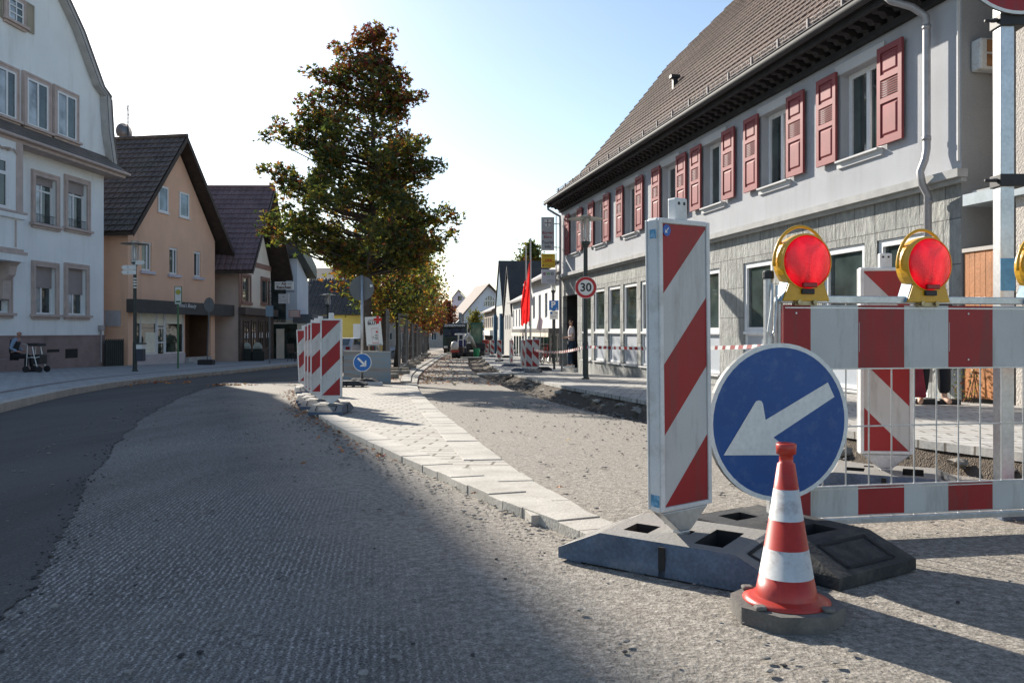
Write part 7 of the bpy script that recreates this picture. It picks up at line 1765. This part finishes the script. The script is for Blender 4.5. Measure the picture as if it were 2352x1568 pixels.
m.bx(a.x - .05, b.x + .05, eY - .45, eY + 1.05, eg + 2.6, eg + 2.72); m.build("cab_frame", mat("cab_green", (.03, .11, .075), .5), ex)
m = MB(); m.bx(a.x + .04, b.x - .04, eY - .36, eY - .34, eg + 1.1, eg + 2.6); m.bx(a.x + .01, a.x + .03, eY - .3, eY + .9, eg + 1.1, eg + 2.6); m.build("cab_glass", glass("green_glass", (.05, .12, .09), .06), ex)
m = MB(); m.tube([Z5(668, 1095, eY - .4), Z5(640, 1020, eY - 1.0), Z5(612, 978, eY - 1.4)], [.17, .16, .13], 8); m.tube([Z5(612, 978, eY - 1.4), Z5(585, 1010, eY - 1.6), Z5(556, 1130, eY - 1.9)], [.14, .15, .10], 8); m.tube([Z5(600, 975, eY - 1.3), Z5(575, 1040, eY - 1.5)], .05, 6); m.build("arm", mat("arm_pale", (.46, .46, .43), .5, .1, 3), ex, smooth=True)
c = Z5(560, 1145, eY - 1.9); m = MB(); m.extr([(c.x - .3, c.y, c.z + .3), (c.x - .3, c.y - .35, c.z), (c.x - .3, c.y - .2, c.z - .3), (c.x - .3, c.y + .3, c.z - .3), (c.x - .3, c.y + .35, c.z + .2)], (.6, 0, 0)); m.build("bucket", M_BLACK, ex)
for s in (-.75, .75):
    m = MB(); X = (a.x + b.x) / 2 - .3 + s; m.extr([(X - .17, eY - .9, eg + .28), (X - .17, eY - .75, eg + .05), (X - .17, eY + 1.2, eg + .05), (X - .17, eY + 1.4, eg + .28), (X - .17, eY + 1.2, eg + .55), (X - .17, eY - .75, eg + .55)], (.34, 0, 0)); m.build("track", M_BLACK, ex)
m = MB(); m.bx(a.x - .9, b.x + .2, eY - 1.55, eY - 1.48, eg + .02, eg + .45); m.build("blade", mat("blade_dark", (.06, .055, .05), .7), ex)
m = MB(); m.bx(b.x - .1, b.x + .5, eY + .4, eY + 1.3, eg + 1.0, eg + 1.35); m.build("counterweight", mat("excavator_red", (.40, .06, .045), .5), ex, bevel=.08)
gb = Z5(685, 1165, 62); m = MB(); m.lathe([(.19, 0), (.26, .62), (.28, .64), (.28, .68)], (gb.x, 62, g(62) + .02), 14); tag(m.build("green_tub", mat("tub_green", (.03, .28, .12), .5)), "bright green plastic tub standing in front of the excavator", "tub")
wY = 60.0; wg = g(wY)
dp = thing("site_dumper", Z5(500, 1180, wY), "small white site dumper with roll bar and canopy in front of the lorry", "dumper")
a, b = Z5(452, 1075, wY), Z5(570, 1185, wY); xc = (a.x + b.x) / 2
m = MB(); m.bx(a.x + .35, b.x - .05, wY, wY + 2.0, wg + .35, wg + .85); m.build("chassis", mat("excavator_dark2", (.05, .03, .03), .6), dp, bevel=.05)
m = MB(); m.lathe([(.26, 0), (.30, .25), (.22, .55), (.0, .62)], (a.x + .33, wY - .2, wg + .62), 14); m.build("engine_hood", mat("dumper_white", (.58, .55, .52), .4), dp, smooth=True)
m = MB(); m.bx(a.x + .05, a.x + .65, wY - .35, wY + .2, wg + .42, wg + .62); m.build("hood_base", MATS["excavator_red"], dp)
m = MB(); zt_ = Z5(0, 985, wY).z
for X in (a.x + .55, b.x - .05):
    for Yq in (wY + .2, wY + 1.2): m.tube([(X, Yq, wg + .8), (X, Yq, zt_)], .035, 6)
m.tube([(a.x + .55, wY + .2, wg + 1.35), (b.x - .05, wY + .2, wg + 1.35)], .03, 6); m.build("roll_bar", M_SIGNW, dp)
m = MB(); m.bx(a.x + .3, a.x + 1.05, wY + .1, wY + 1.3, zt_, zt_ + .12); m.build("canopy", M_SIGNW, dp, bevel=.04)
m = MB(); m.bx(xc - .1, xc + .6, wY + .4, wY + .9, wg + .85, wg + 1.35); m.build("seat", mat("navy_seat", (.03, .035, .12), .7), dp, bevel=.06)
for X in (a.x + .25, b.x - .3):
    for Yq in (wY - .1, wY + 1.6):
        m = MB(); m.tube([(X - .14, Yq, wg + .27), (X + .14, Yq, wg + .27)], .27, 14); m.build("wheel", M_BLACK, dp)
pl = MB(); a, b = Z5(690, 1347, 27.6), Z5(1118, 1335, 26.6); pl.extr([a, b, b + Vector((0, .5, 0)), a + Vector((0, .5, 0))], (0, 0, .05)); tag(pl.build("trench_plank", mat("steel_plate", (.40, .40, .38), .6, .15, 4)), "long pale plank bridging the trench near the pair of beacons", "plank")
pl = MB(); a, b = Z5(540, 1192, 57), Z5(730, 1190, 57); pl.extr([a, b, b + Vector((0, .4, 0)), a + Vector((0, .4, 0))], (0, 0, .06)); tag(pl.build("kerb_board", MATS["steel_plate"]), "pale board across the lane in front of the excavator", "board")
# small feet and cabinet things on the right pavement
for x, y, Y, lab in ((1285, 1240, 33, "black beacon foot left lying on the right pavement by the parking sign post"), (955, 1158, 56, "small black beacon foot standing far off between the trench beacons")):
    c = Z5(x, y, Y); m = MB(); base_plate(m, .7, .4, .14); rt = Matrix.Rotation(R(90), 3, 'Z'); m.v = [rt @ v + Vector((c.x, Y, gr(Y))) for v in m.v]; tag(m.build("beacon_foot", [M_BLACK, M_VOID]), lab, "beacon foot", "loose beacon feet on the right pavement")
# bicycles at the shop
def bike(loc, rz, lab, col):
    root = thing("bicycle", (0, 0, 0), lab, "bicycle", "bicycles parked in front of the white row house")
    for x in (-.52, .52):
        m = MB(); m.tube([(x + .33 * math.cos(t), 0, .34 + .33 * math.sin(t)) for t in [k * 2 * math.pi / 20 for k in range(21)]], .018, 5, cap=False); w_ = m.build("wheel", M_BLACK, root)
        m = MB()
        for k in range(8): m.tube([(x, 0, .34), (x + .32 * math.cos(k * .785), 0, .34 + .32 * math.sin(k * .785))], .004, 3, cap=False)
        build_under(m, "spokes", M_IRON, w_, root)
    m = MB()
    for p, q in (((-.52, 0, .34), (-.05, 0, .32)), ((-.52, 0, .34), (-.18, 0, .78)), ((-.05, 0, .32), (-.2, 0, .88)), ((-.05, 0, .32), (.36, 0, .80)), ((-.18, 0, .76), (.36, 0, .82)), ((.52, 0, .34), (.34, 0, .98))): m.tube([p, q], .02, 6)
    m.build("frame", col, root)
    m = MB(); m.bx(-.34, -.08, -.07, .07, .88, .94); m.build("saddle", M_BLACK, root, bevel=.02); m = MB(); m.tube([(.26, -.28, 1.02), (.36, -.1, 1.0), (.36, .1, 1.0), (.26, .28, 1.02)], .014, 6); m.build("handlebar", M_IRON, root)
    root.location = loc; root.rotation_euler = (0, 0, rz)
bike(Z5(1272, 1190, 44) * 1 + Vector((0, 0, gr(44) - Z5(1272, 1190, 44).z)), R(80), "dark bicycle leaning by the red shop post", M_POLE)
bike(Z5(1305, 1190, 42) + Vector((0, 0, gr(42) - Z5(1305, 1190, 42).z)), R(70), "second bicycle with red frame just right of the dark one", MATS["red_paint"])
bike(Z5(905, 1100, 74) + Vector((0, 0, gr(74) - Z5(905, 1100, 74).z)), R(60), "far bicycle parked in front of the arcade house", M_POLE)
# distant direction signs and banner
dY = 92; ds = thing("parking_direction_sign", Z5(740, 1000, dY), "pair of blue parking direction boards far down the street", "sign")
m = MB(); c = Z5(762, 950, dY); m.tube([(c.x, dY, g(dY)), (c.x, dY, c.z + .5)], .05, 6); m.build("post", M_SIGNBACK, ds)
m = MB(); a, b = Z5(700, 932, dY), Z5(738, 966, dY); m.bx(a.x, b.x, dY - .1, dY - .05, b.z, a.z); a2, b2 = Z5(744, 927, dY), Z5(777, 956, dY); m.bx(a2.x, b2.x, dY - .1, dY - .05, b2.z, a2.z); m.build("blue_board", M_BLUE2, ds)
m = MB(); add_text(m, "P", ((a2.x + b2.x) / 2, dY - .11, (a2.z + b2.z) / 2), (1, 0, 0), (0, 0, 1), .5, bold=.01); m.poly([((a.x + b.x) / 2 - .22, dY - .105, b.z + .1), ((a.x + b.x) / 2 + .22, dY - .105, b.z + .1), ((a.x + b.x) / 2, dY - .105, a.z - .1)]); m.build("lettering", M_SIGNW, ds)
nY = 40; c0, c1 = Z5(1250, 800, nY), Z5(1268, 1100, nY); bnr = thing("beach_flag", (c1.x, nY, gr(nY)), "slim white and pink advertising flag by the bicycles", "flag")
m = MB(); m.tube([(c1.x, nY, gr(nY)), (c0.x, nY, c0.z)], .018, 6); m.build("pole", M_PIPE, bnr); m = MB(); zz = Z5(0, 945, nY).z; m.extr([(c0.x, nY, c0.z), (c0.x + .16, nY, c0.z - .3), (c0.x + .10, nY, zz), (c0.x - .16, nY, zz + .05)], (0, .01, 0)); m.build("cloth", mat("pale_pink_cloth", (.62, .50, .52), .7, .15, 4), bnr)
# ---------------- people
def skin(name, verts, edges, mats, parent, root_i=0, sub=1, smooth=True, under=None):
    me = bpy.data.meshes.new("sk"); off = Vector(parent["org"]); me.from_pydata([Vector(v[0]) - off for v in verts], edges, [])
    o = link(bpy.data.objects.new("sk", me)); o.modifiers.new("s", 'SKIN')
    for sv, v in zip(me.skin_vertices[0].data, verts):
        r = v[1]; sv.radius = (r, r) if not isinstance(r, tuple) else r
    me.skin_vertices[0].data[root_i].use_root = True
    o.modifiers[0].use_smooth_shade = smooth
    md = o.modifiers.new("b", 'SUBSURF'); md.levels = sub; md.render_levels = sub
    dg = bpy.context.evaluated_depsgraph_get(); nm = bpy.data.meshes.new_from_object(o.evaluated_get(dg)); nm.name = name
    bpy.data.objects.remove(o); bpy.data.meshes.remove(me)
    nm.materials.clear(); nm.materials.append(mats)
    q = link(bpy.data.objects.new(name, nm)); q.parent = parent
    if under: q.parent = under
    return q
M_SKIN = mat("skin", (.52, .32, .23), .55, .08, 6); M_SKIN2 = mat("reddish_skin", (.42, .22, .17), .55, .1, 6)
def person(name_label, loc, rz, J, hair_mat, cloths, skin_m, bald=False, extras=None):
    """J: joint positions (x right, y forward = -camera side, z up) in the person's own frame"""
    root = thing("person", loc, name_label, "person"); T = Matrix.Translation(Vector(loc)) @ Matrix.Rotation(rz, 4, 'Z')
    W = lambda p: tuple(T @ Vector(p))
    V, E, idx = [], [], {}
    def add(k, r): idx[k] = len(V); V.append((W(J[k]), r)); return idx[k]
    for k, r in (("pelvis", .125), ("waist", .115), ("chest", .135), ("neck0", .085), ("neck", .052), ("chin", .058), ("head", .088), ("crown", .07)): add(k, r)
    for a, b in zip(("pelvis", "waist", "chest", "neck0", "neck", "chin", "head"), ("waist", "chest", "neck0", "neck", "chin", "head", "crown")): E.append((idx[a], idx[b]))
    for s in "lr":
        for k, r in (("sh", .062), ("el", .042), ("wr", .028), ("hand", .034), ("tip", .02)): add(s + k, r)
        E.append((idx["neck0"], idx[s + "sh"]))
        for a, b in (("sh", "el"), ("el", "wr"), ("wr", "hand"), ("hand", "tip")): E.append((idx[s + a], idx[s + b]))
        for k, r in (("hip", .088), ("kn", .058), ("an", .04), ("toe", .034)): add(s + k, r)
        E.append((idx["pelvis"], idx[s + "hip"]))
        for a, b in (("hip", "kn"), ("kn", "an"), ("an", "toe")): E.append((idx[s + a], idx[s + b]))
        for n_ in range(4):   # fingers rooted in the palm
            h, t = Vector(J[s + "hand"]), Vector(J[s + "tip"]); d = (t - h); side = d.cross(Vector((0, 0, 1))); side = side.normalized() if side.length > 1e-4 else Vector((1, 0, 0))
            k = s + "f%d" % n_; J[k] = tuple(h + d * (1.25 + .12 * (n_ in (1, 2))) + side * (.022 * (n_ - 1.5))); add(k, .009); E.append((idx[s + "hand"], idx[k]))
        k = s + "th"; J[k] = tuple(Vector(J[s + "hand"]) + Vector(J["facing"]) * .05 + Vector((0, 0, .01))); add(k, .010); E.append((idx[s + "hand"], idx[k]))
    body = skin("body", V, E, skin_m, root)
    # face: nose, eyes, mouth, ears are small meshes on the head
    f = Vector(J["facing"]).normalized(); hd = Vector(J["head"]); sd_ = f.cross(Vector((0, 0, 1))).normalized()
    m = MB(W); c = hd + f * .083 + Vector((0, 0, -.02)); m.add([tuple(c + Vector((0, 0, .03))), tuple(c + sd_ * .014 - Vector((0, 0, .015))), tuple(c - sd_ * .014 - Vector((0, 0, .015))), tuple(c + f * .022 - Vector((0, 0, .010)))], [(0, 1, 3), (0, 3, 2), (1, 2, 3)]); m.build("nose", skin_m, root)
    for s in (-1, 1):
        m = MB(W); c = hd + f * .078 + sd_ * s * .03 + Vector((0, 0, .012)); m.bx(c.x - .010, c.x + .010, c.y - .010, c.y + .010, c.z - .006, c.z + .006); m.build("eye", M_VOID, root)
        m = MB(W); c = hd + sd_ * s * .082; m.bx(c.x - .014, c.x + .014, c.y - .014, c.y + .014, c.z - .03, c.z + .028); m.build("ear", skin_m, root, bevel=.006)
    m = MB(W); c = hd + f * .076 - Vector((0, 0, .055)); m.bx(c.x - .016, c.x + .016, c.y - .016, c.y + .016, c.z - .005, c.z + .005); m.build("mouth", mat("lips", (.30, .12, .10), .5), root)
    if hair_mat:
        hv = [(W(tuple(hd - f * .05 + Vector((0, 0, .0)))), .082), (W(tuple(hd - f * .03 + Vector((0, 0, .065)))), .082), (W(tuple(hd + f * .02 + Vector((0, 0, .080)))), .05)]; skin("hair", hv, [(0, 1), (1, 2)], hair_mat, root, 1)
    for nm, chain, mm in cloths:
        V2, E2, seen = [], [], {}
        for seq in chain:
            prev = None
            for k, r in seq:
                if k not in seen: seen[k] = len(V2); V2.append((W(J[k]) if isinstance(k, str) else W(k), r))
                if prev is not None: E2.append((prev, seen[k]))
                prev = seen[k]
        skin(nm, V2, E2, mm, root)
    if extras: extras(root, W)
    return root
def lerp3(a, b, t): return tuple(Vector(a).lerp(Vector(b), t))
# man in the doorway, looking out over the street, phone in his hands
dz = gr(30.5) + .165; pm = P(1313, 0, 30.15)
J = dict(pelvis=(0, 0, .95), waist=(0, 0, 1.10), chest=(-.01, 0, 1.32), neck0=(-.01, .01, 1.47), neck=(-.015, 0, 1.54), chin=(-.03, -.01, 1.60), head=(-.035, -.015, 1.69), crown=(-.03, 0, 1.76), facing=(-.75, -.66, 0),
         lsh=(.0, .17, 1.45), lel=(.0, .24, 1.17), lwr=(-.20, .13, 1.10), lhand=(-.27, .08, 1.11), ltip=(-.31, .05, 1.12), rsh=(-.02, -.17, 1.45), rel=(.02, -.24, 1.17), rwr=(-.20, -.10, 1.12), rhand=(-.27, -.05, 1.13), rtip=(-.31, -.02, 1.14),
         lhip=(.0, .09, .90), lkn=(-.02, .10, .49), lan=(.03, .10, .09), ltoe=(-.12, .11, .035), rhip=(.0, -.09, .90), rkn=(-.10, -.10, .50), ran=(-.12, -.12, .09), rtoe=(-.27, -.15, .035))
J["lsl"] = lerp3(J["lsh"], J["lel"], .75); J["rsl"] = lerp3(J["rsh"], J["rel"], .75); J["lcf"] = lerp3(J["lkn"], J["lan"], .93); J["rcf"] = lerp3(J["rkn"], J["ran"], .93)
def phone(root, W):
    m = MB(W); m.bx(-.345, -.335, -.03, .035, 1.10, 1.24); m.build("phone", M_BLACK, root)
    for s in "lr":
        a, t = Vector(J[s + "an"]), Vector(J[s + "toe"]); m = MB(W); d = (t - a); d.z = 0; d.normalize(); sd_ = Vector((-d.y, d.x, 0)); c = a; q = [(c - d * .09), (c + d * .20)]
        m.add([tuple(q[0] + sd_ * .045 + Vector((0, 0, -.09))), tuple(q[0] - sd_ * .045 + Vector((0, 0, -.09))), tuple(q[1] - sd_ * .04 + Vector((0, 0, -.09))), tuple(q[1] + sd_ * .04 + Vector((0, 0, -.09))), tuple(q[0] + sd_ * .04 + Vector((0, 0, .03))), tuple(q[0] - sd_ * .04 + Vector((0, 0, .03))), tuple(q[1] - sd_ * .03 + Vector((0, 0, -.03))), tuple(q[1] + sd_ * .03 + Vector((0, 0, -.03)))], [(0, 3, 2, 1), (4, 5, 6, 7), (0, 1, 5, 4), (1, 2, 6, 5), (2, 3, 7, 6), (3, 0, 4, 7)]); m.build("shoe", M_SIGNW, root, bevel=.015)
person("young man in a white shirt and jeans standing in the dark doorway", (pm.x, 30.15, dz), 0, J, mat("brown_hair", (.05, .032, .022), .7),
       [("shirt", [[("pelvis", .135), ("waist", .13), ("chest", .152), ("neck0", .10), ("lsh", .075), ("lsl", .062)], [("neck0", .10), ("rsh", .075), ("rsl", .062)]], mat("white_shirt", (.68, .64, .66), .9, .06, 12)),
        ("jeans", [[("pelvis", .14), ("lhip", .098), ("lkn", .072), ("lcf", .058)], [("pelvis", .14), ("rhip", .098), ("rkn", .072), ("rcf", .058)]], mat("jeans", (.03, .05, .09), .85, .2, 12))], M_SKIN, extras=phone)
# seated man with a rollator on the left
sY_ = 28.0; sp_ = P(38, 0, sY_); sz = g(sY_) + .125
J = dict(pelvis=(-.10, 0, .56), waist=(-.10, 0, .74), chest=(-.04, 0, .96), neck0=(.02, 0, 1.10), neck=(.04, 0, 1.16), chin=(.075, 0, 1.21), head=(.085, 0, 1.29), crown=(.06, 0, 1.36), facing=(.93, -.37, 0),
         lsh=(.0, .19, 1.07), lel=(-.06, .25, .80), lwr=(.16, .20, .70), lhand=(.23, .17, .69), ltip=(.28, .15, .68), rsh=(.0, -.19, 1.07), rel=(-.08, -.25, .80), rwr=(.14, -.20, .68), rhand=(.21, -.17, .67), rtip=(.27, -.15, .66),
         lhip=(-.03, .10, .53), lkn=(.40, .13, .52), lan=(.42, .14, .09), ltoe=(.55, .15, .035), rhip=(-.03, -.10, .53), rkn=(.38, -.14, .52), ran=(.36, -.15, .09), rtoe=(.50, -.16, .035))
J["lsl"] = lerp3(J["lsh"], J["lel"], .2); J["rsl"] = lerp3(J["rsh"], J["rel"], .2); J["lcu"] = lerp3(J["lel"], J["lwr"], .85); J["rcu"] = lerp3(J["rel"], J["rwr"], .85); J["lcf"] = lerp3(J["lkn"], J["lan"], .9); J["rcf"] = lerp3(J["rkn"], J["ran"], .9)
def shoes(root, W):
    for s in "lr":
        a = Vector(J[s + "an"]); m = MB(W); m.bx(a.x - .08, a.x + .20, a.y - .045, a.y + .045, a.z - .09, a.z - .01); m.build("shoe", M_BLACK, root, bevel=.02)
person("bald man in dark waistcoat sitting on the stone bench by the white house", (sp_.x, sY_, sz), R(8), J, None,
       [("shirt", [[("neck0", .08), ("lsh", .075), ("lel", .056), ("lcu", .042)], [("neck0", .08), ("rsh", .075), ("rel", .056), ("rcu", .042)]], mat("blue_check_shirt", (.22, .30, .42), .9, .3, 30)),
        ("waistcoat", [[("pelvis", .14), ("waist", .155), ("chest", .165), ("neck0", .105), ("lsl", .07)], [("neck0", .105), ("rsl", .07)]], mat("dark_waistcoat", (.03, .035, .038), .9)),
        ("trousers", [[("pelvis", .135), ("lhip", .10), ("lkn", .078), ("lcf", .062)], [("pelvis", .135), ("rhip", .10), ("rkn", .078), ("rcf", .062)]], mat("black_trousers", (.018, .018, .022), .9))], M_SKIN2, extras=shoes)
rX = P(77, 0, 27.7).x; ro = thing("walking_frame", (rX, 27.7, sz), "black wheeled walking frame with basket in front of the seated man", "walking frame")
def rb(x, y, z): return (rX + x, 27.7 + y, sz + z)
m = MB()
for s in (-.24, .24): m.tube([rb(-.10, s, .12), rb(-.08, s, .55), rb(-.06, s, .92), rb(-.22, s, .96)], .016, 6); m.tube([rb(.28, s, .12), rb(.16, s, .55), rb(.10, s, .86)], .016, 6); m.tube([rb(-.08, s, .5), rb(.2, s, .5)], .014, 6)
m.build("frame", M_IRON, ro)
m = MB(); m.bx(rX - .10, rX + .30, 27.46, 27.94, sz + .88, sz + .98); m.build("seat", M_BLACK, ro, bevel=.03); m = MB(); m.bx(rX + .04, rX + .34, 27.47, 27.93, sz + .28, sz + .60); bk = m.build("basket", M_BLACK, ro, bevel=.03); m = MB(); m.tube([rb(.05, -.245, .52), rb(.2, -.25, .49), rb(.34, -.245, .53)], .012, 5); build_under(m, "reflector_strip", M_SIGNW, bk, ro)
for x in (-.12, .32):
    for s in (-.24, .24): m = MB(); m.tube([rb(x, s - .02, .11), rb(x, s + .02, .11)], .11, 14); m.build("wheel", M_BLACK, ro)
# woman behind the barrier
wY_ = 10.55; wp_ = P(2140, 0, wY_); wz = gr(wY_)
J = dict(pelvis=(0, 0, .86), waist=(.0, 0, 1.0), chest=(.0, .0, 1.18), neck0=(.02, 0, 1.31), neck=(.02, 0, 1.37), chin=(.01, -.03, 1.42), head=(.01, -.03, 1.50), crown=(.02, -.01, 1.56), facing=(-.5, -.86, 0),
         lsh=(-.17, 0, 1.29), lel=(-.22, .0, 1.02), lwr=(-.22, -.03, .80), lhand=(-.22, -.04, .72), ltip=(-.22, -.05, .67), rsh=(.19, 0, 1.29), rel=(.22, -.04, 1.03), rwr=(.10, -.17, .93), rhand=(.05, -.2, .92), rtip=(.0, -.22, .92),
         lhip=(-.09, 0, .82), lkn=(-.12, -.02, .45), lan=(-.13, .03, .08), ltoe=(-.19, -.10, .03), rhip=(.10, 0, .82), rkn=(.14, -.03, .45), ran=(.16, .0, .08), rtoe=(.17, -.14, .03))
for s in "lr": J[s + "cu"] = lerp3(J[s + "el"], J[s + "wr"], .9); J[s + "cf"] = lerp3(J[s + "kn"], J[s + "an"], .9)
def bag(root, W):
    shoes(root, W)
    m = MB(W); m.tube([(-.16, 0, 1.62 - .09), (.0, .05, 1.5), (.13, .05, 1.46), (.20, .03, 1.44)], [.05, .085, .065, .03], 8); m.build("hair", mat("fair_hair", (.36, .25, .13), .8, .3, 20), root, smooth=True)
person("woman in dark clothes behind the barrier, only her legs clearly visible", (wp_.x, wY_, wz), 0, J, None,
       [("jacket", [[("pelvis", .15), ("waist", .14), ("chest", .15), ("neck0", .10), ("lsh", .075), ("lel", .055), ("lcu", .042)], [("neck0", .10), ("rsh", .075), ("rel", .055), ("rcu", .042)]], mat("black_jacket", (.02, .02, .022), .9)),
        ("trousers", [[("pelvis", .14), ("lhip", .105), ("lkn", .088), ("lcf", .085)], [("pelvis", .14), ("rhip", .105), ("rkn", .088), ("rcf", .085)]], MATS["black_trousers"])], M_SKIN, extras=bag)
hb_ = thing("shopping_bag", (wp_.x - .27, wY_ - .1, wz + .25), "dark red cloth shopping bag hanging from the woman's hand behind the barrier", "bag")
m = MB(); x0 = wp_.x - .27; m.add([(x0 - .13, wY_ - .17, wz + .10), (x0 + .13, wY_ - .17, wz + .10), (x0 + .13, wY_ - .02, wz + .10), (x0 - .13, wY_ - .02, wz + .10), (x0 - .08, wY_ - .11, wz + .56), (x0 + .10, wY_ - .11, wz + .56), (x0 + .10, wY_ - .07, wz + .56), (x0 - .08, wY_ - .07, wz + .56)], [(0, 3, 2, 1), (4, 5, 6, 7), (0, 1, 5, 4), (1, 2, 6, 5), (2, 3, 7, 6), (3, 0, 4, 7)]); m.build("bag_body", mat("red_bag_cloth", (.24, .022, .035), .8, .2, 9, bump=.01, bscale=12), hb_, bevel=.03)
m = MB(); m.tube([(x0 - .05, wY_ - .09, wz + .55), (x0 + .03, wY_ - .06, wz + .70), (x0 + .08, wY_ - .09, wz + .55)], .012, 6); m.build("bag_handle", MATS["red_bag_cloth"], hb_)
# climber at the foot of the gate
iv = thing("climbing_plant", FR.w((ug1 - .02, .06, gr(10.9))), "small reddish plant growing at the foot of the orange gate", "plant")
m = MB(); r9 = random.Random(9); 
for k in range(5): 
    p = FR.w((ug1 - .05 - k * .05, .05, gr(10.9))); q = p + Vector((r9.uniform(-.12, .12), r9.uniform(-.05, .02), r9.uniform(.25, .7))); m.tube([p, q], [.006, .003], 4)
m.build("stem", M_BARK, iv); m = MB()
for k in range(90): c = FR.w((ug1 - r9.uniform(-.1, .35), .05 + r9.uniform(0, .06), gr(10.9) + r9.uniform(.05, .7) ** 1.2)); tree_leaf(m, c, r9.uniform(.02, .035), r9, r9.choice((1, 5, 2)), False)
m.build("foliage", LM, iv, recalc=False)
